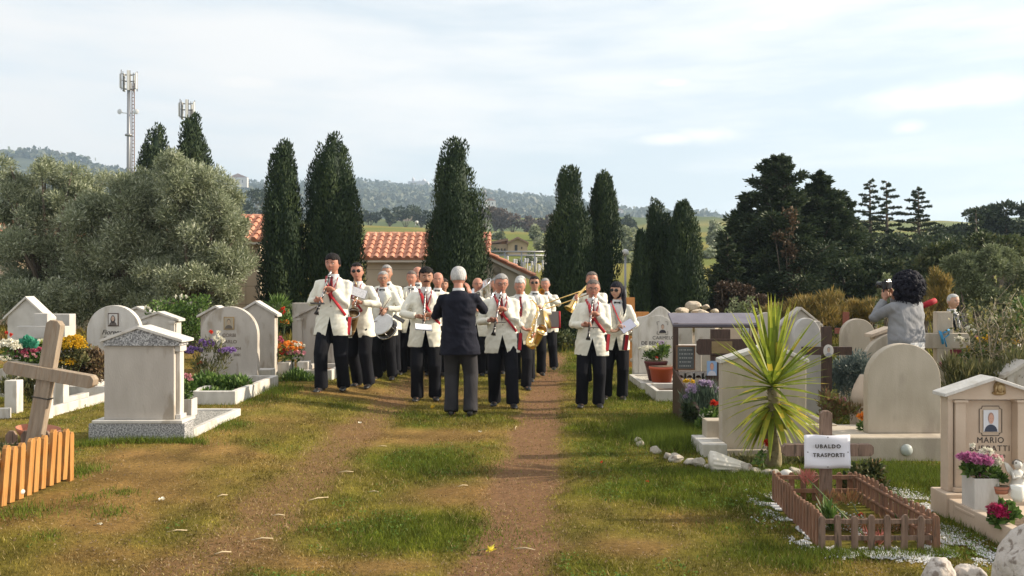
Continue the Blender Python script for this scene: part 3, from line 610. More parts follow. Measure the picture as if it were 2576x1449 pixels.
def farmhouse():
    d = 118; t = thing('farmhouse', 'far two storey farmhouse with pale gable and brown roof on the slope', 'building', (at(1290, d), d, zat(648, d)))
    zb = t.location.z; s = d/F2
    m = MB(); w0, w1 = -20*s, 36*s
    m.prism([(-12*s, -2), (w1, -2), (w1, zat(612, d)-zb), ((w1-12*s)/2, zat(600, d)-zb), (-12*s, zat(612, d)-zb)], -2, 8); m.box(-54*s, -12*s, 0, 8, -2, zat(614, d)-zb)
    m.build('wall', mat('farm wall', (.38, .29, .19), .9, (.45, .35, .24), 1), t)
    m = MB(); zc = zat(598, d)-zb; ze = zat(612, d)-zb; xm = (w1-12*s)/2
    for sx in (-1, 1):
        x1 = xm+sx*(w1-xm+3*s); m.prism([(xm, zc-.25), (x1, ze-.25), (x1, ze), (xm, zc)][::sx], -2.6, 8.4)
    m.prism([(-56*s, ze-.1), (-12*s, zc-.4), (-12*s, zc-.1), (-56*s, ze+.2)], -.5, 8.3); m.build('roof', mat('old roof', (.20, .13, .10), .9, (.28, .18, .13), 3), t)
    for (wx, wz, ww, wh) in ((8*s, 636, .7*s*10, 18*s), (-20*s, 632, 3*s, 7*s), (-28*s, 632, 3*s, 7*s), (-36*s, 632, 3*s, 7*s), (-44*s, 632, 3*s, 7*s), (22*s, 628, 3*s, 5*s)):
        yy = -2.03 if wx > -12*s else -.03
        m = MB(); m.box(wx-ww/2, wx+ww/2, yy-.02, yy, zat(wz, d)-zb, zat(wz, d)-zb+wh); m.build('window', M_DARK, t)
farmhouse()
def house(px, py, d, w, h, label, wall=(.55, .48, .42), roof=(.35, .18, .12)):
    t = thing('house', label, 'house', (at(px, d), d, zat(py, d)-2)); m = MB(); m.box(-w/2, w/2, -3, 3, 0, h+2); m.build('wall', mat('hw%g' % wall[0], wall, .9), t)
    m = MB(); m.prism([(-w/2-.4, h+2.02), (w/2+.4, h+2.02), (0, h+2+h*.45)], -3.4, 3.4); m.build('roof', mat('hr%g' % roof[0], roof, .9), t)
    for q in (-.25, .25):
        m = MB(); m.box(q*w-.5, q*w+.5, -3.03, -3.0, 2+h*.35, 2+h*.7); m.build('window', M_DARK, t)
house(1030, 566, 480, 16, 4.5, 'low far house with reddish roof on the hill foot below the castle', (.42, .33, .26), (.30, .17, .12))
house(600, 468, 1200, 26, 12, 'pale villa on the far ridge beside the olive grove', (.6, .55, .5))
house(1552, 541, 1250, 18, 7, 'white far house on the ridge right of the slim cypress', (.65, .58, .55))
house(1232, 520, 900, 12, 6, 'white far house on the hill below the pylon', (.62, .6, .56))
house(1160, 535, 1000, 10, 6, 'tiny white far house behind the conductor cypress', (.6, .56, .5))
def castle():
    d = 1720; t = thing('castle', 'pale turreted villa on the crest of the far ridge', 'building', (at(1048, d), d, zat(474, d)-4)); s = d/F2
    m = MB(); m.box(-22*s, 28*s, 0, 30, 0, 18*s+4); m.build('wall', mat('castle wall', (.48, .47, .50), .9), t)
    for (x, w, h) in ((-9, 5, 26), (18, 8, 22), (8, 3, 20)):
        m = MB(); m.lathe([(w*s*.6, 0), (w*s*.6, h*s-4*s), (w*s*.8, h*s-3*s), (w*s*.5, h*s), (.1, h*s+4*s)], 10, (x*s, 4, 4)); m.build('tower', mat('castle wall', (.4,)*3), t)
    m = MB(); m.box(-30*s, -12*s, 0, 14, 13*s, 15.5*s); m.box(-28*s, -27*s, 2, 5, 0, 14*s); m.build('terrace_roof', mat('castle roof', (.30, .22, .22), .9), t)
castle()
# ---------------------------------------------------------------- masts, pylon, substation
M_STEEL = mat('galvanised steel', (.26, .265, .28), .45, metal=.6)
M_PANEL = mat('white antenna casing', (.50, .50, .48), .5)
M_BROWN = mat('painted ladder', (.18, .10, .07), .7)
def mast(px, top, d, label, dishes, zb=None):
    x = at(px, d); zb = TZ(x, d) if zb is None else zb; H = zat(top, d)-zb; t = thing('antenna_mast', label, 'mast', (x, d, zb))
    m = MB(); m.tube([(0, 0, 0), (0, 0, H*.55), (0, 0, H*.98)], [.34, .28, .2], 14); m.lathe([(.5, 0), (.5, .25)], 16, (0, 0, H*.63)); m.build('pole', M_STEEL, t)
    m = MB(); m.box(.42, .52, -.1, .0, 0, H*.93); m.box(.74, .84, -.1, .0, 0, H*.93)
    for k in range(int(H*.93/.5)): m.box(.5, .76, -.08, -.04, k*.5, k*.5+.08)
    m.build('ladder', M_BROWN, t)
    for k in range(6):
        a = 2*math.pi*k/6+.3; r = 1.15 if k % 2 else .75
        p = MB(); p.box(-.17, .17, -.1, .1, H-2.9+.3*(k % 2), H-.1-.25*(k % 3), M=Matrix.Rotation(a, 4, 'Z') @ Matrix.Translation((0, -r, 0))); p.build('antenna_panel', M_PANEL, t, bevel=.04)
        b = MB(); A = Matrix.Rotation(a, 4, 'Z')
        for z in (H-2.6, H-1.5, H-.6): b.tube([A @ Vector((0, 0, z)), A @ Vector((0, -r, z))], .05, 6)
        b.tube([A @ Vector((.25, -r, H-2.9)), A @ Vector((.25, -r, H-.1))], .06, 6); b.build('bracket', mat('dark bracket', (.12, .12, .12), .6), t)
    if dishes:
        for s in (-1, 1):
            m = MB(); Mx = Matrix.Translation((s*1.15, -.3, H-5.8)) @ Matrix.Rotation(R(90), 4, 'X') @ Matrix.Rotation(R(12*s), 4, 'Y')
            m.lathe([(.02, -.12), (.3, -.08), (.38, 0), (.36, .02), (.02, .04)], 18, M=Mx); m.tube([(0, 0, H-6), (s*1.1, -.1, H-5.9)], .06, 6); m.build('dish', mat('dish grey', (.5, .52, .54), .5), t)
mast(324, 178, 120, 'tall antenna mast with ladder and two round dishes', True)
mast(470, 251, 126, 'antenna mast whose panels just top the cypress at the left', False)
def pylon():
    d = 330; t = thing('lattice_pylon', 'faint steel lattice pylon right of the conductor cypress', 'pylon', (at(1219, d), d, zat(600, d))); s = d/F2; zb = t.location.z
    m = MB(); H = zat(478, d)-zb
    for k in range(9):
        q0 = k/9; q1 = (k+1)/9; w0 = 2.2*(1-q0)+.45; w1 = 2.2*(1-q1)+.45; z0 = H*q0; z1 = H*q1
        for (a, b) in (((-w0, -w0), (-w1, -w1)), ((w0, -w0), (w1, -w1)), ((-w0, w0), (-w1, w1)), ((w0, w0), (w1, w1)), ((-w0, -w0), (w1, -w1)), ((w0, -w0), (-w1, -w1)), ((-w0, w0), (w1, w1))):
            m.tube([(a[0], a[1], z0), (b[0], b[1], z1)], .10, 4)
        m.tube([(-w1, -w1, z1), (w1, -w1, z1)], .1, 4)
    m.build('lattice', M_STEEL, t)
    for z, w in ((H*.93, 2.6), (H*.83, 3.2)):
        m = MB(); m.tube([(-w*.3, 0, z), (w*1.2, -.3, z)], .1, 4); m.tube([(0, 0, z+1), (w*1.2, -.3, z)], .08, 4); m.build('cross_arm', M_STEEL, t)
pylon()
def substation():
    d = 92.; t = thing('substation', 'steel switchgear frames and insulators behind the gabled chapel', 'substation', (at(1300, d), d, zat(700, d))); s = d/F2; zb = t.location.z
    X = lambda px: (px-1300)*s
    Z = lambda py: zat(py, d)-zb
    m = MB()
    for px in (1232, 1270, 1312, 1345, 1372): m.tube([(X(px), 0, 0), (X(px), 0, Z(632))], .09, 5)
    m.tube([(X(1225), 0, Z(633)), (X(1376), 0, Z(633))], .1, 5); m.tube([(X(1225), 3, Z(640)), (X(1376), 3, Z(640))], .1, 5)
    m.build('portal_frame', M_STEEL, t)
    ins = []
    for i in range(26):
        px = 1232+i*5.6; z0 = Z(690-(i*7) % 30); h = (10+(i*5) % 14)*s
        b = MB(); b.lathe([(.07, 0), (.07, h*.3)]+[(.14 if q % 2 else .07, h*.3+h*.7*q/8) for q in range(9)], 6, (X(px), (i*3) % 5*.6, z0)); b.tube([(X(px), (i*3) % 5*.6, 0), (X(px), (i*3) % 5*.6, z0)], .06, 4)
        b.build('insulator', mat('pale insulator', (.5, .5, .52), .4), t)
    b = MB(); b.box(X(1278), X(1318), 0, 1.5, Z(690), Z(672)); b.build('transformer', mat('transformer grey', (.5, .52, .54), .6), t, bevel=.1)
substation()
def garden_lamp(px, top, d, label):
    x = at(px, d); zb = TZ(x, d); H = zat(top, d)-zb; t = thing('lamp_post', label, 'lamp post', (x, d, zb)); m = MB(); m.tube([(0, 0, 0), (0, 0, H)], [.05, .035], 8); m.build('pole', M_STEEL, t)
    m = MB(); m.lathe([(.03, 0), (.12, .05), (.12, .18), (.03, .24)], 12, (0, 0, H-.05)); m.build('lamp_head', M_PANEL, t)
garden_lamp(1573, 640, 30, 'thin pale post between the cypress pairs')
# hot coloured flowers of the far bank are in the ground; a distant white trough stands in the vineyard
t = thing('water_tank', 'small white tank on legs in the vineyard below the ridge', 'tank', (at(1048, 240), 240, TZ(at(1048, 240), 240)))
m = MB(); m.lathe([(.2, 1.2), (.5, 1.3), (.5, 1.9), (.2, 2.0)], 12); m.build('tank', M_PANEL, t)
for a in (0, 2.1, 4.2): m = MB(); m.tube([(math.cos(a), math.sin(a), -.2), (math.cos(a)*.4, math.sin(a)*.4, 1.5)], .06, 5); m.build('leg', M_STEEL, t)
# ================================================================ GRAVES
M_TRAV = mat('travertine', (.40, .365, .325), .75, (.49, .455, .41), 4, (.3, .7), .35, 60, stretch=(1.6, 1.6, .6), col3=(.32, .28, .23), scale3=5)
M_MARB = mat('weathered white marble', (.50, .475, .435), .6, (.60, .575, .535), 5, bump=.3, bscale=40, stretch=(1.6, 1.6, .5), col3=(.42, .385, .33), scale3=4)
M_BOTT = mat('beige limestone', (.40, .345, .27), .75, (.47, .41, .33), 5, bump=.3, bscale=90, stretch=(1.5, 1.5, .6), col3=(.35, .30, .24), scale3=3)
M_PINK = mat('warm cream limestone', (.47, .37, .28), .7, (.54, .44, .34), 5, bump=.15, bscale=80)
M_GREYM = mat('grey marble', (.42, .40, .37), .6, (.52, .50, .47), 6, bump=.15, bscale=40)
M_GRAN = mat('speckled granite', (.16, .16, .165), .5, (.50, .50, .50), 75, (.38, .62), .1, 80, detail=2, col3=(.06, .06, .065), scale3=120)
M_GOLD = mat('bronze', (.28, .19, .09), .45, (.36, .26, .13), 20, metal=.5)
M_INK = mat('engraved letters', (.05, .045, .04), .6)
M_SOIL = mat('grave soil', (.10, .07, .045), .95, (.17, .12, .08), 20, bump=1.5, bscale=40)
M_WOODD = mat('dark stained wood', (.045, .028, .022), .6, (.085, .05, .035), 14, bump=.3, bscale=30, stretch=(4, 4, .6))
M_WOODB = mat('weathered brown wood', (.17, .11, .08), .8, (.25, .17, .125), 12, bump=.6, bscale=30, stretch=(4, 4, .5), col3=(.10, .07, .05), scale3=14)
M_WOODP = mat('reddish picket wood', (.20, .10, .06), .8, (.27, .15, .095), 12, bump=.5, bscale=30, stretch=(4, 4, .5), col3=(.15, .09, .06), scale3=14)
M_WOODY = mat('varnished yellow wood', (.36, .165, .045), .5, (.45, .235, .075), 9, bump=.4, bscale=30, stretch=(4, 4, .4), col3=(.34, .15, .045), scale3=16)
M_WOODG = mat('greyed pale wood', (.23, .18, .13), .8, (.32, .255, .19), 9, bump=.6, bscale=30, stretch=(5, 5, .5), col3=(.25, .18, .12), scale3=12)
M_WOODO = mat('orange varnished wood', (.50, .20, .05), .45, (.58, .26, .08), 9, stretch=(4, 4, .5))
M_GREEN = leafmat('garden leaves', [(.03, .06, .015), (.06, .12, .025), (.12, .20, .045), (.22, .30, .09)], .3)
M_GRN2 = leafmat('dull garden leaves', [(.05, .06, .025), (.09, .10, .04), (.15, .15, .06), (.26, .22, .10)], .3)
M_BLUEG = leafmat('blue grey lavender leaves', [(.06, .09, .085), (.11, .15, .14), (.20, .24, .22)], .2)
def petal(name, c1, c2): return leafmat(name, [c1, c2], .25)
P_YEL = petal('yellow petals', (.55, .33, .02), (.80, .56, .04)); P_PURP = petal('purple petals', (.20, .10, .34), (.38, .26, .52)); P_PINK = petal('pink petals', (.55, .20, .28), (.72, .45, .45))
P_MAG = petal('magenta petals', (.40, .09, .25), (.62, .28, .45)); P_WHT = petal('white petals', (.70, .68, .55), (.85, .83, .75)); P_RED = petal('red petals', (.55, .03, .02), (.70, .09, .04)); P_ORG = petal('orange petals', (.75, .22, .03), (.80, .40, .08))
P_CRIM = petal('crimson petals', (.42, .02, .10), (.60, .05, .18)); P_DPINK = petal('dark pink petals', (.35, .05, .10), (.55, .14, .22)); P_LIL = petal('lilac petals', (.42, .32, .50), (.60, .50, .62))
def text(s, size, mtl, parent, loc, rx=90, rz=0, align='CENTER', ext=.001, name='inscription', sp=1.0, slant=0, label=None, bold=0):
    cu = bpy.data.curves.new('t', 'FONT'); cu.body = s; cu.size = size; cu.align_x = align; cu.extrude = ext; cu.space_character = sp; cu.shear = slant; cu.offset = bold
    o = bpy.data.objects.new('t', cu); C.objects.link(o); bpy.context.view_layer.update()
    me = bpy.data.meshes.new_from_object(o.evaluated_get(bpy.context.evaluated_depsgraph_get())); bpy.data.objects.remove(o)
    me.materials.clear(); me.materials.append(mtl); r = bpy.data.objects.new(name, me); C.objects.link(r); r.parent = parent; r.location = loc; r.rotation_euler = (R(rx), 0, R(rz)); return r
def arch_poly(w, h, rise=None, n=20):
    r = w/2; rise = r if rise is None else rise
    return [(-r, 0), (r, 0)]+[(r*math.cos(a), h-rise+rise*math.sin(a)) for a in (math.pi*k/n for k in range(n+1))]
def inset(poly, w, h, k):   # smaller copy of an outline
    return [(x*(1-2*k/w), z*(1-k/h)) for x, z in poly]
def stone(kind, px0, px1, top, d, label, mtl=None, th=.12, rise=None, rz=0, eave=.2, over=.05, roofm=None, name='headstone', z0=None, group=None, x=None, w=None, roof_t=.04, skirt=0, legs=False, pilasters=False):
    mtl = mtl or M_TRAV; x = at((px0+px1)/2, d) if x is None else x; w = (px1-px0)/F2*d if w is None else w; zb = (TZ(x, d) if z0 is None else z0)-.02; h = zat(top, d)-zb
    t = thing(name, label, 'gravestone', (x, d+th/2, zb), R(rz), group)
    GRAVES.append((x-w/2, x+w/2, d-.02, d+th))
    if kind == 'arch':
        m = MB(); m.prism(arch_poly(w, h, rise), -th/2, th/2); m.build('slab', mtl, t, bevel=.006)
    elif kind == 'box':
        m = MB(); m.box(-w/2, w/2, -th/2, th/2, 0, h); m.build('slab', mtl, t, bevel=.008)
    elif kind == 'wavy':
        pts = [(-w/2, 0), (w/2, 0), (w/2, h*.80)]
        for k in range(25):
            q = k/24; xx = w/2-w*q; pts.append((xx, h*(.86+.14*math.exp(-((xx-w*.12)/(w*.22))**2))-(.03*h if xx < -w*.4 else 0)))
        m = MB(); m.prism(pts, -th/2, th/2); m.build('slab', mtl, t, bevel=.008)
        m = MB(); pl = [(xx*.82+.03, z) for xx, z in arch_poly(w, h*.88, w*.42)]; m.prism(pl, -th/2-.02, -th/2); m.build('front_panel', M_MARB, t, bevel=.004)
    elif kind == 'house':
        g = h-eave; m = MB(); bw = w/2-over
        m.prism([(-bw, 0), (bw, 0), (bw, g), (0, h-roof_t), (-bw, g)], -th/2, th/2); m.build('slab', mtl, t, bevel=.005)
        for s in (1, -1):
            m = MB(); gx = w/2; dz = eave*over/(bw)
            pl = [(0, h-roof_t+.002), (s*gx, g-dz+.002), (s*gx, g-dz+roof_t), (0, h)]
            m.prism(pl if s > 0 else pl[::-1], -th/2-.035, th/2+.035); m.build('roof_slab', roofm or mtl, t, bevel=.004)
        if pilasters:
            for s in (1, -1):
                m = MB(); m.box(s*(bw-.06)-.035, s*(bw-.06)+.035, -th/2-.03, -th/2, .04, g-.06); m.box(s*(bw-.06)-.05, s*(bw-.06)+.05, -th/2-.045, -th/2, g-.06, g-.02); m.build('pilaster', mtl, t, bevel=.004)
    return t, x, d, zb, h, w, th
def portrait(par, x, z, y, w, h, back=(.62, .60, .58), coat=(.05, .05, .07), face=(.5, .33, .25), hair=(.1, .08, .07), frame=None, long=False, oval=False):
    """framed photograph on a grave: flat panels inside a frame"""
    if frame:
        f = MB()
        if oval: f.prism([(x+(w/2+.012)*math.cos(a), z+(h/2+.012)*math.sin(a)) for a in (2*math.pi*k/24 for k in range(24))], y-.012, y)
        else: f.box(x-w/2-.012, x+w/2+.012, y-.012, y, z-h/2-.012, z+h/2+.012)
        fr = f.build('portrait_frame', frame, par, bevel=.002)
    else: fr = par
    p = MB(); yb = y-.013
    if oval: p.prism([(x+w/2*math.cos(a), z+h/2*math.sin(a)) for a in (2*math.pi*k/24 for k in range(24))], yb-.003, yb)
    else: p.box(x-w/2, x+w/2, yb-.003, yb, z-h/2, z+h/2)
    el = lambda cx, cz, rx, rz, lo=-1: [(cx+rx*math.cos(a), max(cz+rz*math.sin(a), z-h/2+.001)) for a in (2*math.pi*k/18 for k in range(18))]
    p.prism(el(x, z-h*.5, w*.44, h*.34), yb-.004, yb-.003, 1)
    if long: p.prism(el(x, z+h*.02, w*.27, h*.34), yb-.005, yb-.004, 3)
    p.prism(el(x, z+h*.14, w*.20, h*.25), yb-.0055, yb-.0045, 3); p.prism(el(x, z+h*.09, w*.17, h*.22), yb-.007, yb-.006, 2)
    for s in (-1, 1): p.prism(el(x+s*w*.07, z+h*.12, w*.025, h*.014), yb-.0085, yb-.0075, 3)
    p.prism(el(x, z-h*.01, w*.05, h*.012), yb-.0085, yb-.0075, 3)
    p.build('portrait', [mat('pb%g' % back[0], back, .35), mat('pc%g' % coat[2], coat, .4), mat('pf%g' % face[0], face, .4), mat('ph%g' % hair[0], hair, .4)], fr)
def bed(x0, x1, y0, y1, h, label, mtl=None, t=.06, fill=None, fz=.6, name='grave_border', side=None):
    zb = TZ((x0+x1)/2, (y0+y1)/2)-.03; cx, cy = (x0+x1)/2, (y0+y1)/2; o = thing(name, label, 'grave border', (cx, cy, zb)); h = h+.03; mtl = mtl or M_MARB
    GRAVES.append((x0, x1, y0, y1))
    X0, X1, Y0, Y1 = x0-cx, x1-cx, y0-cy, y1-cy
    for (a, b, c, d) in ((X0, X1, Y0, Y0+t), (X0, X1, Y1-t, Y1), (X0, X0+t, Y0+t, Y1-t), (X1-t, X1, Y0+t, Y1-t)):
        m = MB(); m.box(a, b, c, d, 0, h); m.build('kerb', mtl, o, bevel=.006)
    m = MB(); m.box(X0+t, X1-t, Y0+t, Y1-t, 0, h*fz); m.build('bed_filling', fill or M_SOIL, o)
    return o, zb+h*fz
def plant(name, label, x, y, z, clumps, n, leafm, L, w, blooms=None, cat='plant', out=.5, up=.5, stems=4, group=None, shell=(.2, 1.05)):
    """clumps: (dx,dy,dz,rx,ry,rz); blooms: list of (material, count, radius, (cx,cy,cz,rx,ry,rz))"""
    t = thing(name, label, cat, (x, y, z), 0, group); cl = np.array(clumps, float)
    m = MB()
    for i in range(stems):
        c = cl[i % len(cl)]; m.tube([(random.uniform(-.02, .02), random.uniform(-.02, .02), -.01), (c[0]*.6, c[1]*.6, c[2]*.6), (c[0]+random.uniform(-.5, .5)*c[3], c[1], c[2]+c[5]*.5)], [.006, .005, .003], 5)
    m.build('stem', mat('green stem', (.10, .13, .05), .7), t)
    V, Fc, k, P = clump_crown(cl, n, L, w, out, shell, up); V[:, 2] = np.maximum(V[:, 2], .0)
    fast('leaves', V, Fc, leafm, t, rnd=rng.beta(2, 2, n))
    for (bm, cnt, r, c) in (blooms or []):
        Vs = []; Fs = []; o = 0; rn = []
        for i in range(cnt):
            dv = rdir(1)[0]; dv[2] = abs(dv[2])*.8+.05; dv[1] = -abs(dv[1]) if random.random() < .7 else dv[1]
            p = np.array(c[:3])+dv*np.array(c[3:6])*rng.uniform(.75, 1.05); k = 16; A = unit(rdir(k)+dv*.7); A = unit(A)
            v, f = leaves(np.repeat(p[None], k, 0), A, r*rng.uniform(.8, 1.2, k), r*.32); Vs.append(v); Fs.append(f+o); o += len(v); rn.append(rng.uniform(0, 1, k))
        fast('blossoms', np.concatenate(Vs), np.concatenate(Fs), bm, t, rnd=np.concatenate(rn))
    return t
def pot(name, label, x, y, z, prof, mtl, n=20, cat='flowerpot', square=None, soil=True):
    t = thing(name, label, cat, (x, y, z)); m = MB()
    if square:
        a, b, h = square; th = .012
        m.box(-a/2, a/2, -b/2, -b/2+th, 0, h); m.box(-a/2, a/2, b/2-th, b/2, 0, h); m.box(-a/2, -a/2+th, -b/2+th, b/2-th, 0, h); m.box(a/2-th, a/2, -b/2+th, b/2-th, 0, h); m.box(-a/2+th, a/2-th, -b/2+th, b/2-th, .0, .02)
        m.build('vase_body', mtl, t, bevel=.003); s = MB(); s.box(-a/2+th, a/2-th, -b/2+th, b/2-th, .02, h-.015); s.build('soil', M_SOIL, t)
    else:
        m.lathe(prof, n); m.build('vase_body', mtl, t)
        r, h = prof[-1]; s = MB(); s.lathe([(r*.93, h-.02), (r*.93, h+.001), (.001, h+.004)], n); s.build('soil', M_SOIL, t)
    return t
# ---------------------------------------------------------------- left: box tombstone with granite gable
def box_tomb():
    d = 7.25; x0 = at(222, d); x1 = at(465, d); zb = TZ(-3.1, d)-.02; t = thing('headstone', 'broad travertine headstone seen from behind, with speckled granite gable and plinth', 'gravestone', ((x0+x1)/2, d, zb)); cx = (x0+x1)/2
    GRAVES.append((x0, x1, d, d+1.4))
    w = (x1-x0)/2; Zl = lambda py: zat(py, d)-zb
    m = MB(); m.box(-w, w, 0, .20, 0, Zl(1066)); m.build('plinth', M_GRAN, t, bevel=.006)
    m = MB(); m.box(-w+.03, w-.02, -.005, .30, Zl(1066)+.001, Zl(1058)); m.build('plinth_slab', M_MARB, t, bevel=.004)
    a = at(262, d+.05)-cx; b = at(438, d+.05)-cx; zt = zat(870, d+.05)-zb; c = (a+b)/2
    m = MB(); m.box(a, b, .05, .20, Zl(1058)+.001, zt); m.build('slab', M_TRAV, t, bevel=.004)
    m = MB(); m.box(b+.002, b+.035, .09, .18, Zl(1058)+.001, zt); m.box(b+.002, b+.05, .07, .2, Zl(1058)+.002, Zl(1058)+.04); m.box(b+.002, b+.05, .06, .2, zt-.05, zt-.002); m.build('pilaster', M_MARB, t, bevel=.004)
    g0 = at(250, d)-cx; g1 = at(458, d)-cx; gc = at(345, d)-cx; za = zat(822, d)-zb; ze = zat(858, d)-zb
    m = MB(); m.prism([(g0+.02, zt+.001), (g1-.03, zt+.001), (g1-.03, ze), (gc, za-.02), (g0+.02, ze)], .02, .22); m.build('gable', M_GRAN, t, bevel=.003)
    for s, gx in ((-1, g0), (1, g1)):
        m = MB(); pl = [(gc, za-.018), (gx, ze-.012), (gx, ze+.012), (gc, za+.008)]; m.prism(pl if s > 0 else pl[::-1], .0, .27); m.build('roof_slab', M_MARB, t, bevel=.003)
    o, z = bed(x0+.02, x1, d+.21, 8.75, zat(1075, d)-zb-.07, 'grave border with grey gravel behind the granite gabled headstone', M_MARB, .06, mat('grey grave gravel', (.12, .12, .11), .9, (.42, .40, .36), 60, (.35, .6), 2, 60), .8)
    vx = at(469, d+.42); pot('vase', 'white square marble vase beside the granite gabled headstone', vx, d+.42, zb+Zl(1058)+.0-.02, None, M_MARB, square=(.145, .14, .155))
    plant('flower_plant', 'pink and yellow chrysanthemums in the vase by the granite gabled headstone', vx, d+.42, zb+Zl(1058)+.12, [(0, 0, .10, .07, .06, .09)], 220, M_GREEN, .045, .014, [(P_PINK, 12, .025, (0.0, -.01, .17, .06, .05, .07)), (P_YEL, 5, .02, (-.06, -.01, .13, .02, .03, .03))], cat='flowers')
box_tomb()
# ---------------------------------------------------------------- left middle row
t, x, d, zb, h, w, th = stone('arch', 218, 353, 768, 11.3, 'white round topped headstone with a framed portrait of a long haired woman and script name', M_MARB, .1)
portrait(t, 0, h-.19, -th/2, .115, .15, (.55, .53, .5), (.12, .1, .09), (.5, .36, .28), (.05, .04, .04), M_WOODD, True)
text('Fiorenzo', .088, M_INK, t, (0, -th/2-.001, h-.385), slant=.35, bold=.001); text('De Rigo', .085, M_INK, t, (-.01, -th/2-.001, h-.475), slant=.35, bold=.001); text('21', .06, M_INK, t, (-.10, -th/2-.001, h-.56), slant=.3)
t, x, d, zb, h, w, th = stone('arch', 505, 648, 771, 11.25, 'beige round topped headstone with portrait and engraved dates behind purple flowers', M_TRAV, .1)
portrait(t, .0, h-.22, -th/2, .115, .145, (.35, .30, .22), (.12, .1, .08), (.42, .32, .22), (.1, .08, .07), M_GOLD)
for i, (s, sz, xx) in enumerate((('CORBI', .062, .0), ('CARLO', .062, 0), ('11  9  1924', .05, .04), ('28  1  2006', .05, .04))): text(s, sz, mat('faded letters', (.16, .13, .10), .7), t, (xx, -th/2-.001, h-.40-i*.085), bold=.0012)
stone('house', 588, 700, 756, 12.3, 'tall gabled travertine headstone just behind the beige arched one', M_TRAV, .16, eave=.20, roofm=M_MARB)
stone('house', 496, 590, 768, 13.0, 'gabled headstone half hidden behind the beige arched one', M_TRAV, .2, eave=.16, roofm=M_MARB)
stone('house', 345, 452, 783, 13.6, 'low gabled headstone with dentil cornice behind the white round topped one', M_MARB, .2, eave=.14, pilasters=True)
stone('house', 290, 400, 770, 14.6, 'gabled headstone peeping over between the white stone and the dentil one', M_MARB, .2, eave=.18)
stone('house', 10, 124, 745, 12.5, 'tall gabled headstone in the far left corner behind a grey stone cross', M_GREYM, .16, eave=.30, roofm=M_MARB)
stone('box', 118, 175, 790, 13.6, 'plain stone panel beside the far left gabled headstone', M_GREYM, .2)
def stone_cross():
    d = 10.6; x = at(108, d); zb = TZ(x, d); s = d/F2; t = thing('stone_cross', 'grey marble cross with broad arms behind the leaning wooden cross', 'cross', (x, d, zb)); H = zat(788, d)-zb
    m = MB(); m.box(-17*s, 17*s, -.05, .05, 0, H); m.build('upright', M_GREYM, t, bevel=.006)
    m = MB(); m.box(-60*s, 62*s, -.06, .052, zat(850, d)-zb, zat(820, d)-zb); m.build('arm', M_GREYM, t, bevel=.006)
stone_cross()
stone('house', 738, 858, 765, 13.4, 'gabled headstone with pillars and round portrait behind the front left clarinetist', M_TRAV, .16, eave=.2, pilasters=True)
stone('house', 828, 905, 778, 15.5, 'narrow gabled headstone between the two left musicians', M_TRAV, .16, eave=.2)
stone('box', 735, 790, 762, 15.5, 'plain block headstone top behind the pillared gabled one', M_TRAV, .2)
# borders
xr = at(592, 9.5)
bed(at(470, 9.5), xr, 9.5, 11.25, .15, 'white marble grave border planted with green herbs before the beige arched stone', M_MARB, .07)
stone('box', 640, 680, 930, 11.6, 'small step block at the foot of the tall gabled stone', M_MARB, .25, name='stone_step')
bed(at(165, 9.9), at(268, 9.9), 9.9, 11.2, .16, 'grey white border around a rusty brown shrub left of the granite gabled headstone', M_MARB, .07)
def rail():
    t = thing('marble_railing', 'low white marble kerb with square posts behind the leaning wooden cross', 'railing', (at(80, 9.2), 9.2, TZ(at(80, 9.2), 9.2)))
    X0, Y0, Zb = t.location
    for (px, d) in ((35, 8.9), (110, 8.5), (152, 9.3), (20, 10.2), (140, 10.6)):
        m = MB(); x = at(px, d)-X0; m.box(x-.065, x+.065, d-Y0-.06, d-Y0+.06, -.03, .34); m.build('post', M_MARB, t, bevel=.006)
    m = MB(); m.box(at(110, 8.5)-X0-.03, at(110, 8.5)-X0+.03, 8.56-Y0, 10.2-Y0, -.03, .1); m.box(at(-60, 8.5)-X0, at(20, 8.5)-X0, 8.5-Y0, 8.56-Y0, -.03, .1); m.build('kerb', M_MARB, t, bevel=.005)
    m = MB(); m.box(at(152, 9.3)-X0-.06, at(152, 9.3)-X0+.02, 9.36-Y0, 10.5-Y0, -.03, .09); m.build('kerb', M_MARB, t, bevel=.005)
rail()
for (a, b, c, d_, lab) in ((860, 905, 14.2, 15.6, 'white grave border behind the left pair of musicians'), (905, 945, 15.6, 17.2, 'pale grave border glimpsed left of the drummer'), (740, 835, 12.2, 13.3, 'white grave border at the feet of the front left clarinetist')):
    bed(at(a, c), at(b, c), c, d_, .13, lab, M_MARB, .06)
# plants left
def P3(px, py, d): return at(px, d), d, zat(py, d)
def gz(x, d): return TZ(x, d)
def fl(name, label, px, pbase, d, cl, n, leafm, L, w, bl, **k):
    """cl/bl clumps given by direction, size in the same scale"""
    x = at(px, d); zb = zat(pbase, d) if pbase else TZ(x, d); s = d/F2
    cv = lambda c: ((c[0]-px)*s, 0 if len(c) < 5 else c[4], zat(c[1], d)-zb, c[2]*s, max(c[2], c[3])*s*.9, c[3]*s)
    return plant(name, label, x, d, zb, [cv(c) for c in cl], n, leafm, L, w, [(b[0], b[1], b[2], cv(b[3])) for b in bl], **k)
fl('flower_plant', 'big bush of small yellow chrysanthemums left of the white arched stone', 175, 0, 10.3, [(150, 885, 25, 30), (185, 880, 33, 32), (165, 915, 35, 25), (205, 905, 20, 20)], 1300, M_GRN2, .05, .012, [(P_YEL, 150, .022, (150, 880, 28, 26)), (P_YEL, 260, .022, (187, 875, 33, 36)), (P_YEL, 60, .02, (170, 915, 34, 18))], cat='flowers')
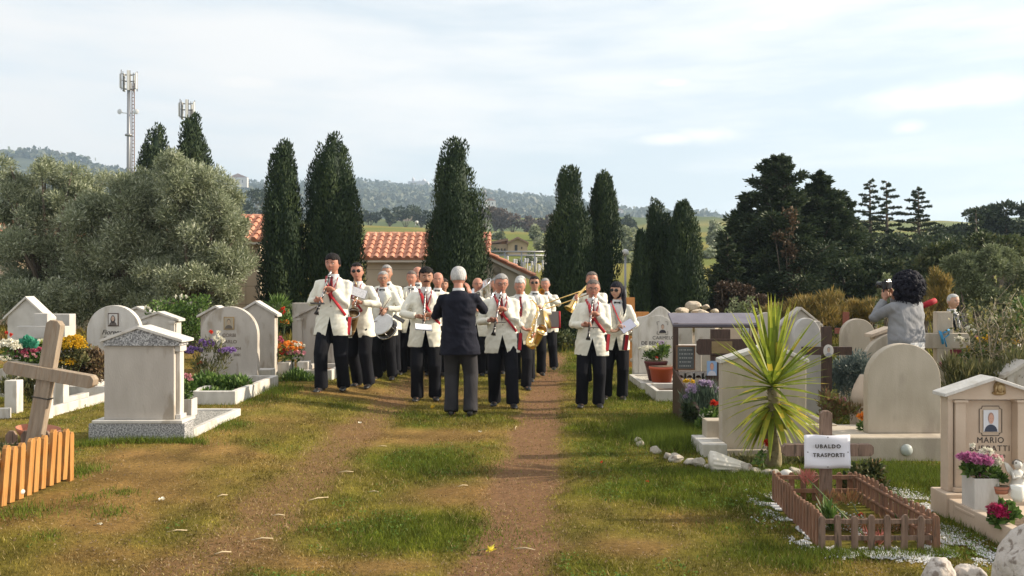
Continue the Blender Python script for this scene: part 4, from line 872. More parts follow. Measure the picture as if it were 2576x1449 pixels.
fl('shrub', 'rusty brown bush beside the granite gabled headstone', 225, 0, 10.5, [(225, 900, 33, 28), (215, 940, 40, 28), (250, 920, 24, 40), (195, 950, 26, 20)], 2600, leafmat('rust brown leaves', [(.05, .035, .025), (.10, .07, .04), (.17, .11, .06), (.2, .19, .08)], .2), .05, .014, [], cat='shrub')
fl('flower_plant', 'dark red and pink flowers under the stone cross arms', 85, 0, 10.0, [(75, 900, 45, 22), (120, 905, 25, 20)], 700, M_GREEN, .05, .014, [(P_DPINK, 90, .024, (75, 885, 48, 16)), (P_PINK, 25, .022, (70, 895, 50, 16))], cat='flowers')
fl('flower_plant', 'pale yellow green flower cushion before the stone cross', 100, 0, 10.2, [(110, 870, 28, 12)], 500, M_GREEN, .04, .012, [(P_WHT, 60, .022, (105, 862, 24, 8)), (petal('lime petals', (.45, .5, .1), (.6, .65, .2)), 60, .022, (120, 862, 22, 9))], cat='flowers')
fl('flower_plant', 'turquoise green wrapped posy at the left edge', 72, 0, 9.9, [(72, 868, 16, 14)], 260, leafmat('turquoise wrap', [(.03, .22, .14), (.10, .40, .27)], .3), .06, .03, [(P_RED, 3, .03, (20, 845, 8, 8))], cat='flowers')
fl('flower_plant', 'white bouquet in clear wrapping at the left edge', 25, 0, 9.8, [(25, 890, 25, 22)], 150, M_GREEN, .04, .012, [(P_WHT, 60, .03, (25, 875, 30, 22)), (P_WHT, 30, .02, (15, 905, 20, 14))], cat='flowers')
fl('shrub', 'pale weedy plants inside the white marble railing', 70, 0, 9.6, [(60, 965, 50, 25), (130, 960, 30, 30), (10, 980, 20, 20), (85, 985, 20, 25)], 1300, M_GRN2, .07, .009, [(P_WHT, 8, .02, (60, 960, 50, 20))], cat='weeds', up=1.)
fl('flower_plant', 'purple flowers and one red rose before the beige arched headstone', 530, 985, 10.6, [(530, 880, 35, 28), (500, 920, 22, 25), (560, 900, 22, 25), (530, 930, 40, 25)], 900, M_GRN2, .06, .007, [(P_PURP, 32, .028, (522, 868, 22, 20)), (P_PURP, 36, .028, (488, 885, 20, 14)), (P_PURP, 34, .028, (572, 885, 20, 12)), (P_WHT, 16, .024, (548, 860, 16, 22)), (P_RED, 2, .03, (532, 835, 2, 3)), (P_RED, 6, .016, (510, 915, 14, 8)), (P_WHT, 2, .035, (552, 838, 4, 4))], cat='flowers', up=.9)
fl('herb_patch', 'bright green leafy herbs filling the white grave border', 530, 985, 10.2, [(480, 975, 28, 26), (520, 965, 35, 24), (565, 968, 38, 20), (600, 965, 32, 16), (560, 985, 50, 12, -.4), (500, 985, 30, 16, -.4)], 3600, M_GREEN, .06, .013, [(P_WHT, 10, .016, (590, 955, 20, 8))], cat='plants', up=.8)
fl('rose_bush', 'rose bush with white blooms between the headstones under the olives', 440, 0, 14.5, [(420, 790, 50, 40), (480, 790, 45, 45), (500, 830, 40, 30), (450, 840, 50, 30), (510, 760, 20, 20)], 3000, M_GREEN, .055, .016, [(P_WHT, 3, .05, (368, 778, 6, 5)), (P_WHT, 3, .045, (400, 778, 5, 5)), (P_WHT, 3, .045, (480, 768, 5, 7)), (P_WHT, 3, .04, (504, 783, 3, 5)), (P_WHT, 4, .04, (455, 750, 18, 8))], cat='shrub', up=.4)
fl('flower_arrangement', 'orange peach and red flower arrangement behind the front left clarinetist', 737, 0, 12.6, [(735, 890, 32, 18)], 260, M_GREEN, .06, .02, [(P_ORG, 46, .035, (730, 878, 34, 22)), (P_PINK, 22, .04, (742, 888, 28, 16)), (P_RED, 12, .03, (720, 890, 24, 14)), (P_WHT, 10, .03, (748, 870, 20, 14)), (P_DPINK, 10, .03, (705, 860, 8, 14))], cat='flowers')
stone('box', 697, 728, 912, 12.45, 'white flower box under the orange arrangement, left one', M_MARB, .3, name='flower_box'); stone('box', 748, 775, 910, 12.4, 'white flower box under the orange arrangement, right one', M_MARB, .2, name='flower_box')
fl('weeds', 'bushy green weeds between the tall gabled stone and the front left clarinetist', 735, 0, 12.0, [(745, 955, 30, 22), (715, 975, 20, 15), (770, 965, 25, 20)], 1500, M_GREEN, .07, .012, [], cat='weeds', up=.9)
fl('flower_plant', 'flame red flowers behind the granite tomb row near the twin cypresses', 712, 0, 15, [(715, 800, 18, 22)], 250, M_GREEN, .06, .015, [(P_RED, 14, .03, (712, 790, 12, 18)), (P_ORG, 10, .03, (716, 815, 10, 12))], cat='flowers')
fl('agave_plant', 'spiky green plant between the gabled stones below the twin cypresses', 700, 0, 15.5, [(700, 770, 18, 14)], 220, M_GREEN, .18, .012, [], cat='plant', up=.3, out=.9)
fl('hedge_plants', 'undergrowth hiding the feet of the olives and cypresses on the left', 300, 0, 19.2, [(20, 770, 60, 40), (120, 780, 60, 40), (220, 780, 60, 40), (320, 790, 60, 40), (420, 790, 60, 40), (520, 790, 60, 35), (170, 750, 60, 40), (60, 740, 60, 40), (560, 760, 30, 30)], 22000, M_OLIVE, .085, .012, [], cat='undergrowth', up=.3, stems=10)
fl('hedge_plants', 'dark growth round the foot of the cypress pair', 730, 0, 19, [(700, 800, 60, 30), (770, 800, 60, 30), (840, 800, 50, 26), (890, 800, 50, 30)], 7000, M_DARKC, .12, .02, [], cat='undergrowth', up=.5, stems=6)
fl('grass_clumps', 'tall green growth left of the drummer at the foot of the chapel', 960, 0, 18.5, [(930, 870, 60, 20), (1000, 865, 60, 20), (1060, 860, 50, 20), (1150, 850, 60, 22), (1230, 850, 50, 22)], 6000, M_GREEN, .16, .008, [], cat='grass', up=1.5, stems=4)
# dark wooden crosses
def wcross(px, top, d, army, l, r, wv, wa, label, m_, lean=0, base=None, tk=.05, chamfer=0, zb=None, name='wooden_cross'):
    x = at(px, d); zb = (TZ(x, d)-.02) if zb is None else zb; s = d/F2; H = zat(top, d)-zb; t = thing(name, label, 'cross', (x, d, zb)); t.rotation_euler = (0, R(lean), 0); H /= max(.3, math.cos(R(lean)))
    c = chamfer*s; w = wv/2*s; m = MB(); m.prism([(-w, -.1), (w, -.1), (w, H-c), (w-c, H), (-w+c, H), (-w, H-c)], -tk/2, tk/2); m.build('upright', m_, t, bevel=.003)
    za = zat(army, d)-zb; a = wa/2*s; m = MB(); m.prism([(l*s, za-a+c), (l*s+c, za-a), (r*s-c, za-a), (r*s, za-a+c), (r*s, za+a-c), (r*s-c, za+a), (l*s+c, za+a), (l*s, za+a-c)], -tk/2-.025, tk/2-.012)
    m.build('arm', m_, t, bevel=.003); return t, x, zb, H, za, s
wcross(442, 838, 15.5, 875, -5, 40, 16, 22, 'dark wooden grave cross leaning in the rose bush', M_WOODD, 6)
# leaning wooden cross over the yellow picket fence
t, x, zb, H, za, s = wcross(66, 806, 5.55, 934, -100, 128, 37, 32, 'weathered wooden cross leaning right above the yellow picket fence', M_WOODG, 10.0, chamfer=9, tk=.06)
m = MB()
for zz in (za-.16, za-.165): m.box(-.055, .055, -.033, .033, zz, zz+.003)
m.build('wire', M_INK, t)
def picket(x, y, z, h, w, t_, par, ang, m_, lean=0, pointed=True, k=0):
    M = Matrix.Translation((x, y, z)) @ Matrix.Rotation(ang, 4, 'Z') @ Matrix.Rotation(lean, 4, 'Y'); m = MB(); a = w/2
    pl = [(-a, 0), (a, 0), (a, h-a*.8), (a*.45, h), (-a*.45, h), (-a, h-a*.8)] if pointed else [(-a, 0), (a, 0), (a, h-.01), (a-.01, h), (-a+.01, h), (-a, h-.01)]
    m.prism(pl, -t_/2, t_/2, 0, M); return m.build('picket', m_, par, bevel=.002)
def left_fence():
    t = thing('picket_fence', 'low yellow varnished picket fence round the grave in the left foreground', 'fence', (-2.97, 5.0, TZ(-2.97, 5))); t_ = t; X0, Y0, Z0 = t.location
    n = 21
    for i in range(n):
        y = 5.74-i*.086; z = TZ(-2.97, y)-Z0
        picket(0.0+random.uniform(-.006, .006), y-Y0, z+(.03 if i else -.02), .335+random.uniform(-.008, .008)+.014*(i % 3 == 0), .05, .026, t, R(90), M_WOODY, R(random.uniform(4, 8)) if i else R(1))
    m = MB()
    for z in (.09, .25): m.box(-.045, -.018, 3.95-Y0, 5.72-Y0, z, z+.045)
    m.build('rail', M_WOODY, t, bevel=.003)
    for i in range(9):
        picket(-.10-i*.115, 5.80-Y0, .02, .31, .075, .02, t, 0, M_WOODB, R(random.uniform(-3, 3)))
    m = MB(); m.box(-1.1, -.03, 5.765-Y0, 5.788-Y0, .2, .25); m.box(-1.1, -.03, 5.765-Y0, 5.788-Y0, .05, .1); m.build('rail', M_WOODB, t, bevel=.003)
    GRAVES.append((-4.2, -2.95, 3.9, 5.8))
    f = MB(); f.box(-1.2, -.06, 3.9-Y0, 5.75-Y0, 0, .05); f.build('bed_filling', M_SOIL, t)
left_fence()
t = thing('terracotta_dish', 'broken terracotta dish behind the yellow picket fence', 'dish', (at(92, 7.2), 7.2, TZ(at(92, 7.2), 7.2)-.0)); m = MB()
m.lathe([(.06, .0), (.11, .02), (.16, .09), (.175, .12), (.165, .12), (.14, .06), (.02, .03)], 22, M=Matrix.Rotation(R(8), 4, 'Y')); m.build('dish_body', mat('terracotta', (.34, .12, .07), .85, (.42, .18, .11), 8, bump=.3), t)
for k, (px, py, lab) in enumerate(((38, 1150, 'white pebble on the picket fence rail, left one of two'), (50, 1146, 'white pebble on the picket fence rail, right one of two'))):
    x = at(px, 5.15); t = thing('pebble', lab, 'pebble', (x, 5.15, TZ(x, 5.15)+.05)); m = MB(); m.ell((0, 0, .02), (.03, .025, .02), n=6); m.build('stone', M_MARB, t)
fl('weeds', 'small weeds inside the left picket fence', -10, 0, 5.5, [(-20, 1150, 40, 12), (10, 1140, 30, 10)], 300, M_GRN2, .06, .008, [], cat='weeds', up=1)
# ================================================================ RIGHT SIDE
def mario():
    d = 5.62; x = at(2492, d); zb = TZ(x, d)-.02; s = d/F2
    bed(2.84, 3.95, 4.35, 5.56, .13, 'cream kerb with dark soil in front of the portrait headstone at the right edge', M_PINK, .07, fz=.75)
    t = thing('headstone', 'cream gabled headstone with a framed colour portrait at the right edge', 'gravestone', (x, d, zb)); Z = lambda py: zat(py, d)-zb
    GRAVES.append((2.8, 4, 5.5, 5.95))
    hw = x-2.868
    m = MB(); m.box(-hw-.045, hw+.045, -.07, .14, 0, Z(1237)); m.build('plinth', M_PINK, t, bevel=.006)
    m = MB(); m.box(-hw+.03, hw-.03, .06, .1, Z(1237)+.001, Z(1010)); m.build('slab', M_PINK, t, bevel=.003)
    for sg in (-1, 1):
        a, b = (at(2385, d)-x, at(2398, d)-x); 
        if sg > 0: a, b = -b, -a
        m = MB(); m.box(a, b, .0, .102, Z(1237)+.001, Z(1005)); m.build('side_post', M_PINK, t, bevel=.003)
        a, b = (at(2401, d)-x, at(2427, d)-x)
        if sg > 0: a, b = -b, -a
        m = MB(); m.box(a, b, -.015, .055, Z(1225), Z(1012)); m.build('pilaster', M_PINK, t, bevel=.004)
        m = MB(); m.box(a-.014, b+.014, -.03, .057, Z(1237)+.002, Z(1225)); m.build('pilaster_base', M_PINK, t, bevel=.004); m = MB(); m.box(a-.012, b+.012, -.028, .057, Z(1012), Z(1006)); m.build('pilaster_cap', M_PINK, t, bevel=.004)
    m = MB(); m.prism([(-hw+.0, Z(1005)), (hw, Z(1005)), (hw, Z(992)), (0, Z(953)), (-hw, Z(992))], -.005, .1); m.build('gable', M_PINK, t, bevel=.003)
    for sg in (-1, 1):
        gx = at(2368, d)-x; ps = [(0, Z(955)), (gx, Z(997)), (gx, Z(988)), (0, Z(946))]
        if sg > 0: ps = [(-a, b) for a, b in ps]
        m = MB(); m.prism(ps[::-1] if sg < 0 else ps, -.05, .125); m.build('roof_slab', M_MARB, t, bevel=.004)
    # bronze relief of a veiled head, portrait, cartouche, letters
    m = MB(); m.ell((.05, -.010, Z(975)), (.036, .018, .048), 0, 12); m.ell((.05, -.026, Z(976)), (.022, .014, .030), 0, 12); m.ell((.05, -.010, Z(988)), (.048, .016, .016), 0, 8); m.ell((.05, -.041, Z(977)), (.004, .005, .009), 0, 6)
    for q in (-1, 1): m.tube([(.05+q*.018, -.022, Z(964)), (.05+q*.028, -.022, Z(976)), (.05+q*.030, -.018, Z(988))], [.006, .009, .010], 6)
    m.build('bronze_relief', M_GOLD, t)
    cx, cz = at(2504, d)-x, Z(1062); a, b, c = .075, .098, .02
    pl = [(-a+c, -b), (a-c, -b), (a-c*.8, -b+c*.8), (a, -b+c), (a, b-c), (a-c*.8, b-c*.8), (a-c, b), (-a+c, b), (-a+c*.8, b-c*.8), (-a, b-c), (-a, -b+c), (-a+c*.8, -b+c*.8)]
    m = MB(); m.tube([(cx+p, .056, cz+q) for p, q in pl+pl[:1]], .0022, 6); m.build('portrait_outline', M_INK, t)
    portrait(t, cx, cz, .068, .098, .145, (.62, .64, .68), (.035, .045, .075), (.55, .32, .24), (.35, .22, .17))
    text('MARIO', .054, M_INK, t, (cx, .058, Z(1118)), sp=1.12); text('BURRATTI', .054, M_INK, t, (cx-.005, .058, Z(1139)), sp=1.12)
    text('9   1930', .034, M_INK, t, (cx+.03, .058, Z(1157)), sp=1.2); text('2013', .034, M_INK, t, (cx+.045, .058, Z(1169)), sp=1.2)
    # vase and flowers
    vx, vy = at(2466, 5.35), 5.35; z0 = TZ(vx, vy)+.14; s2 = vy/F2
    pot('vase', 'tall square cream marble vase before the portrait headstone', vx, vy, zat(1284, vy), None, M_MARB, square=(.155, .15, zat(1198, vy)-zat(1284, vy)))
    m = MB(); m.box(-.10, .42, -.11, .12, 0, .02); o = thing('stone_step', 'flat cream slab under the tall square vase', 'slab', (vx, vy, zat(1284, vy)-.02)); m.build('slab', M_PINK, o, bevel=.004)
    fl('flower_plant', 'pink and white chrysanthemums in the tall square vase', 2466, 1202, vy, [(2450, 1180, 30, 14), (2485, 1185, 28, 12), (2440, 1175, 16, 14)], 450, M_GREEN, .045, .011, [(P_MAG, 50, .026, (2458, 1158, 36, 14)), (P_MAG, 16, .026, (2425, 1150, 14, 10)), (P_WHT, 16, .026, (2498, 1165, 20, 20)), (P_WHT, 10, .024, (2478, 1138, 14, 8)), (P_WHT, 3, .018, (2446, 1122, 3, 4)), (P_PINK, 14, .024, (2500, 1155, 16, 10)), (P_MAG, 3, .026, (2465, 1190, 5, 4))], cat='flowers')
    # potted crimson plant
    fl('flower_plant', 'crimson cyclamen with dark leaves at the right edge', 2524, 1325, 5.0, [(2530, 1290, 24, 20), (2510, 1305, 20, 18)], 260, M_GREEN, .05, .024, [(P_CRIM, 34, .03, (2512, 1290, 22, 22)), (P_DPINK, 5, .03, (2495, 1278, 8, 8))], cat='flowers')
    fl('flower_plant', 'small dark potted plant behind the tall square vase', 2510, 1225, 5.3, [(2512, 1205, 14, 10)], 120, M_GREEN, .04, .014, [], cat='plant')
    pot('flowerpot', 'shallow terracotta pot behind the tall square vase', at(2514, 5.3), 5.3, zat(1240, 5.3), [(.045, 0), (.055, .045)], MATS['terracotta'])
    # angel figurine
    dd = 5.28; ax = at(2560, dd); az = zat(1248, dd); k = .98; t = thing('angel_figurine', 'small kneeling white angel figurine with dark curls', 'figurine', (ax, dd, az)); M_PL = mat('white plaster', (.70, .68, .62), .6, (.55, .52, .47), 20)
    m = MB(); m.rings([[(a_*math.cos(q), b_*math.sin(q)-.0, z) for q in (2*math.pi*i/14 for i in range(14))] for (z, a_, b_) in ((0, .055, .05), (.03, .06, .055), (.08, .04, .04), (.13, .03, .026), (.15, .034, .024), (.165, .014, .013))]); m.ell((0, -.003, .195), (.024, .025, .03), 0, 10); m.ell((0, -.03, .193), (.004, .006, .005), 0, 5)
    for q in (-1, 1): m.tube([(q*.032, 0, .15), (q*.04, -.03, .115), (q*.008, -.045, .13)], [.011, .01, .008], 8)
    m.build('figure', M_PL, t)
    for q in (-1, 1):
        m = MB(); m.prism([(q*.01, .10), (q*.055, .15), (q*.075, .21), (q*.05, .20), (q*.015, .16)][::q], .018, .026); m.build('wing', M_PL, t)
    m = MB()
    for i in range(26): v = rdir(1)[0]; v[2] = abs(v[2])*.9+.05; v[1] = max(v[1], -.45); m.ell((v[0]*.024, v[1]*.025, .197+v[2]*.027), (.009, .009, .008), 0, 4)
    m.build('hair', mat('grey brown curls', (.12, .10, .08), .8), t)
    dd = 4.75; t = thing('glass_vase', 'small white glass candle cup at the right edge', 'cup', (at(2560, dd), dd, zat(1262, dd))); m = MB(); m.lathe([(.02, 0), (.035, .03), (.03, .06), (.038, .09)], 16); m.build('cup', mat('milky glass', (.75, .74, .68), .2), t)
mario()
# big arched headstone on a marble base
def big_arch():
    d = 7.6; s = d/F2; zb0 = TZ(3.3, d)-.02
    x0 = at(2112, d-.2); x1 = at(2400, d-.2)
    t = thing('headstone', 'large plain round topped headstone on a wide base with a round boss, below the photographer', 'gravestone', ((x0+x1)/2, d, zb0)); cx = (x0+x1)/2; GRAVES.append((x0, x1, d-.25, d+.6))
    zt = zat(1100, d-.2)-zb0
    m = MB(); m.box(x0-cx, x1-cx, -.2, .5, 0, zt); m.build('plinth', M_BOTT, t, bevel=.012)
    xa = at(2183, d); xb = at(2367, d); w = xb-xa; h = zat(865, d)-zb0-zt
    m = MB(); m.prism([(p+(xa+xb)/2-cx, q+zt+.001) for p, q in arch_poly(w, h)], 0, .1); m.build('slab', M_BOTT, t, bevel=.006)
    m = MB(); m.lathe([(.045, -.03), (.052, -.02), (.052, 0), (.045, .02)], 24, M=Matrix.Translation((at(2280, d-.2)-cx, -.205, zat(1132, d-.2)-zb0)) @ Matrix.Rotation(R(90), 4, 'X')); m.build('boss', mat('glass grey', (.42, .45, .43), .35), t)
    o, z = bed(at(2090, d), at(2180, d)-.02, 8.35, 9.4, .16, 'white kerb running back left of the large arched headstone', M_BOTT, .06, M_SOIL)
    fl('flower_plant', 'orange artificial tulips beside the large arched headstone', 2170, 1090, 7.75, [(2172, 1075, 8, 12)], 60, M_GREEN, .05, .012, [(P_ORG, 18, .028, (2168, 1052, 8, 12)), (P_YEL, 4, .024, (2178, 1035, 3, 4))], cat='flowers')
    return
big_arch()
stone('arch', 2172, 2345, 838, 9.9, 'second round topped stone just behind the large plain one', M_BOTT, .1)
stone('arch', 2118, 2202, 802, 10.8, 'round topped headstone left of the photographer', M_BOTT, .1)
stone('house', 2190, 2290, 822, 10.0, 'gabled cream headstone behind the photographer knees', M_PINK, .14, eave=.1)
stone('arch', 1996, 2066, 800, 9.6, 'grey round topped headstone right behind the yucca crown', M_GREYM, .1, rise=.22)
stone('house', 1960, 2068, 772, 12.0, 'pointed headstone rising behind the grey arched one by the yucca', M_TRAV, .14, eave=.24)
stone('box', 2030, 2064, 808, 11.5, 'plain block headstone between the yucca and the dark cross', M_TRAV, .2)
stone('arch', 1898, 1965, 786, 14.5, 'pale headstone seen through the yucca leaves', M_TRAV, .12)
t, x, d, zb, h, w, th = stone('wavy', 1592, 1706, 771, 13.9, 'cream headstone with a wavy top and portrait left of the dark timber frame', M_MARB, .1, z0=TZ(2.2, 13.9))
portrait(t, .11, h-.35, -th/2-.022, .13, .16, (.55, .55, .56), (.03, .03, .04), (.5, .34, .26), (.15, .1, .08))
m = MB()
for (a, b) in ((-1, 1), (1, 1), (-1, -1), (1, -1)): m.tube([(.11+a*.085, -th/2-.022, h-.35+b*.05), (.11+a*.09, -th/2-.022, h-.35+b*.10), (.11+a*.05, -th/2-.022, h-.35+b*.105)], .004, 5)
m.build('portrait_outline', M_INK, t)
text('CARMELO', .078, M_INK, t, (.13, -th/2-.022, h-.535), sp=1.05); text('DE BENE', .078, M_INK, t, (-.08, -th/2-.022, h-.62), bold=.001, sp=1.05, align='CENTER')
bed(at(1612, 12.6), at(1735, 12.6), 12.6, 13.85, .1, 'grave border with pale gravel before the wavy topped headstone', M_MARB, .07, mat('pale grave gravel', (.30, .28, .24), .9, (.60, .57, .50), 50, (.3, .6), 2, 60), .85)
bed(at(1650, 11.3), at(1735, 11.3), 11.3, 12.2, .14, 'small empty grave border in front of the gravelled one', M_MARB, .06, M_SOIL)
pot('flowerpot', 'dark red flowerpot before the wavy topped headstone', at(1650, 13.1), 13.1, TZ(2.2, 13.1)+.08, [(.11, 0), (.17, .26), (.18, .27), (.18, .30)], mat('dark red plastic', (.12, .03, .03), .5))
pot('flowerpot', 'orange red plastic flowerpot left of the dark timber frame', at(1664, 12.75), 12.75, TZ(2.2, 12.75)+.08, [(.14, 0), (.175, .2), (.19, .21), (.19, .25)], mat('orange red plastic', (.50, .10, .045), .5))
fl('flower_plant', 'white and yellow flowers in the dark red pot', 1650, 912, 13.1, [(1640, 895, 26, 12), (1665, 890, 20, 12)], 450, M_GREEN, .05, .014, [(P_WHT, 50, .024, (1633, 880, 26, 10)), (petal('lime petals', (.45, .5, .1), (.6, .65, .2)), 36, .024, (1662, 876, 24, 12))], cat='flowers')
fl('flower_plant', 'lilac flowers in the orange red plastic pot', 1664, 905, 12.75, [(1668, 885, 12, 16)], 200, M_GREEN, .08, .01, [(P_LIL, 12, .022, (1664, 866, 8, 8)), (P_RED, 2, .02, (1652, 900, 2, 3))], cat='flowers', up=1)
wcross(1586, 748, 16.2, 792, -8, 45, 20, 15, 'tall orange varnished wooden cross beside the woman in sunglasses', M_WOODO, 0, tk=.1)
# row seen through the timber frame
t, x, d, zb, h, w, th = stone('box', 1822, 1908, 815, 12.6, 'cream headstone with oval portrait seen through the timber frame', M_PINK, .12)
portrait(t, .06, h-.12, -th/2, .1, .13, (.45, .46, .5), (.2, .2, .24), (.45, .35, .3), (.2, .2, .2), M_INK)
text('ACENZO', .075, M_INK, t, (.05, -th/2-.001, h-.33), bold=.001); text('SETTI', .075, M_INK, t, (.06, -th/2-.001, h-.42), bold=.001)
stone('box', 1752, 1800, 818, 14.2, 'plain pale headstone seen through the timber frame, middle', M_TRAV, .14)
stone('arch', 1704, 1742, 812, 15.0, 'round topped pale headstone seen through the timber frame, left', M_TRAV, .14)
stone('box', 1700, 1765, 868, 12.9, 'low pale wall stone behind the slate plaque', M_TRAV, .2)
stone('box', 1765, 1825, 885, 13.5, 'low pale stone block behind the portrait card', M_TRAV, .2)
def timber():
    d = 10.2; x0 = at(1693, d); x1 = at(1905, d); zb = TZ(2.4, d); t = thing('grave_canopy', 'dark stained timber grave frame with sloping board on top', 'grave canopy', ((x0+x1)/2, d, zb)); cx = (x0+x1)/2; H = zat(812, d)-zb
    X0, X1 = x0-cx, x1-cx
    m = MB(); Mx = Matrix.Translation((0, .12, H+.03)) @ Matrix.Rotation(R(22), 4, 'X'); m.box(X0-.01, X1+.02, -.17, .17, -.015, .02, M=Mx); m.build('top_board', mat('blue grey paint', (.13, .12, .15), .45, (.17, .16, .19), 5), t, bevel=.004)
    for x in (X0, X1-.06): m = MB(); m.box(x, x+.06, -.03, .03, -.05, H+.0); m.build('post', M_WOODD, t, bevel=.004)
    m = MB(); m.box(X0+.06, X1-.06, -.03, .03, H-.06, H-.005); m.box(X0+.06, X1-.06, -.03, .03, zat(950, d)-zb, zat(935, d)-zb); m.build('rail', M_WOODD, t, bevel=.003)
    # side panel running towards the camera
    m = MB(); m.add([(X0, -.03, zat(928, d)-zb), (X0, -1.7, .16), (X0, -1.7, -.1), (X0, -.03, -.1), (X0+.03, -.03, zat(928, d)-zb), (X0+.03, -1.7, .16), (X0+.03, -1.7, -.1), (X0+.03, -.03, -.1)], [(0, 1, 2, 3), (7, 6, 5, 4), (0, 4, 5, 1), (1, 5, 6, 2), (3, 7, 4, 0), (2, 6, 7, 3)]); m.build('side_panel', M_WOODD, t, bevel=.004)
    GRAVES.append((x0, x1, 8.5, 10.3))
    m = MB(); m.box(X0+.03, X1, -1.7, 0, -.05, .08); m.build('bed_filling', M_SOIL, t)
    # white arcade along the frame foot
    Z = lambda py: zat(py, d)-zb
    m = MB(); zt = Z(938); zl = Z(975); n = 5; wv = 22*d/F2
    for i in range(n+1): xx = X0+.03+i*wv; m.box(xx-.012, xx+.012, -.06, -.035, zl, zt)
    for i in range(n):
        xx = X0+.03+(i+.5)*wv; ar = [(xx+(wv/2-.012)*math.cos(a), zt-.07+.05*math.sin(a)) for a in (math.pi*k/8 for k in range(9))]
        m.prism(ar+[(xx-wv/2, zt-.07), (xx-wv/2, zt+.01), (xx+wv/2, zt+.01), (xx+wv/2, zt-.07)], -.06, -.035)
    m.build('arcade', M_MARB, t)
    # cross fixed in the frame
    t2 = thing('wooden_cross', 'dark wooden cross with notched arms and brass plate inside the timber frame', 'cross', (at(1812, 10.02), 10.02, zb)); 
    Z = lambda py: zat(py, 10.02)-zb; s = 10.02/F2
    m = MB(); m.box(-24*s, 24*s, -.03, .03, 0, Z(828)); m.build('upright', M_WOODD, t2, bevel=.004)
    m = MB(); z0, z1 = Z(892), Z(852); l, r = -62*s, 142*s; c = .03; m.prism([(l, z0+c), (l+c, z0), (r-c, z0), (r, z0+c), (r, z1-c), (r-c, z1), (l+c, z1), (l, z1-c)], -.055, -.031); m.build('arm', M_WOODD, t2, bevel=.004)
    m = MB(); m.box(-.115, .125, -.061, -.056, Z(888), Z(858)); m.build('brass_plate', mat('dull brass', (.22, .16, .08), .45, (.28, .21, .11), 9, metal=.5), t2)
    m = MB(); m.prism([(-24*s, Z(925)), (24*s, Z(925)), (60*s, Z(975)), (-60*s, Z(975))][::1], -.05, -.031); m.build('brace', M_WOODD, t2)
    # slate plaque and portrait card
    dd = 10.12; t3 = thing('slate_plaque', 'wood framed slate plaque with faint white writing leaning in the timber frame', 'plaque', (at(1722, dd), dd-.06, zat(930, dd))); Z = lambda py: zat(py, dd)-t3.location.z; s = dd/F2
    m = MB(); m.box(-24*s, 24*s, -.01, .01, 0, Z(868)); m.build('frame', mat('plaque frame', (.16, .09, .05), .6), t3, bevel=.003); m = MB(); m.box(-20*s, 20*s, -.014, -.0105, .02, Z(872)); m.build('slate', mat('slate', (.075, .085, .085), .5), t3)
    random.seed(4)
    for i in range(5):
        m = MB(); q = -16*s
        while q < 14*s: l = random.uniform(.008, .022); m.box(q, q+l, -.0155, -.0145, Z(880+i*10), Z(878.3+i*10)); q += l+random.uniform(.006, .014)
        m.build('writing', mat('chalk', (.45, .45, .42), .8), t3)
    t4 = thing('portrait_card', 'colour portrait card of a man in a light shirt pinned below the dark cross', 'photograph', (at(1791, 9.9), 9.9, zat(946, 9.9))); portrait(t4, 0, .09, .02, .115, .17, (.25, .38, .58), (.55, .56, .62), (.55, .33, .26), (.4, .25, .2))
    fl('flower_plant', 'lilac statice and green stems growing in the timber framed grave', 1760, 0, 9.2, [(1745, 1010, 30, 26), (1780, 1000, 30, 30), (1760, 1040, 40, 26), (1800, 1030, 26, 30)], 1800, leafmat('grey green stems', [(.05, .08, .06), (.11, .16, .11), (.2, .26, .18)], .2), .11, .005, [(P_LIL, 36, .026, (1738, 985, 16, 22)), (P_LIL, 36, .026, (1776, 968, 20, 12)), (P_YEL, 10, .024, (1732, 960, 12, 6)), (P_LIL, 14, .022, (1800, 985, 12, 14)), (P_LIL, 14, .024, (1728, 1005, 8, 14))], cat='flowers', up=1.2)
    fl('flower_plant', 'bright red carnation with small white flowers by the plain slab', 1790, 0, 8.6, [(1790, 1050, 26, 22), (1770, 1080, 22, 22), (1800, 1075, 16, 16)], 900, M_GREEN, .05, .012, [(P_RED, 10, .03, (1797, 1016, 6, 6)), (P_WHT, 22, .012, (1785, 1050, 26, 22))], cat='flowers', up=.6)
    fl('shrub', 'dark green cushion plant against the timber side panel', 1750, 0, 8.9, [(1750, 1070, 24, 26), (1735, 1040, 16, 20), (1770, 1100, 26, 20)], 1500, M_DARKC, .06, .014, [], cat='shrub', up=.3)
timber()
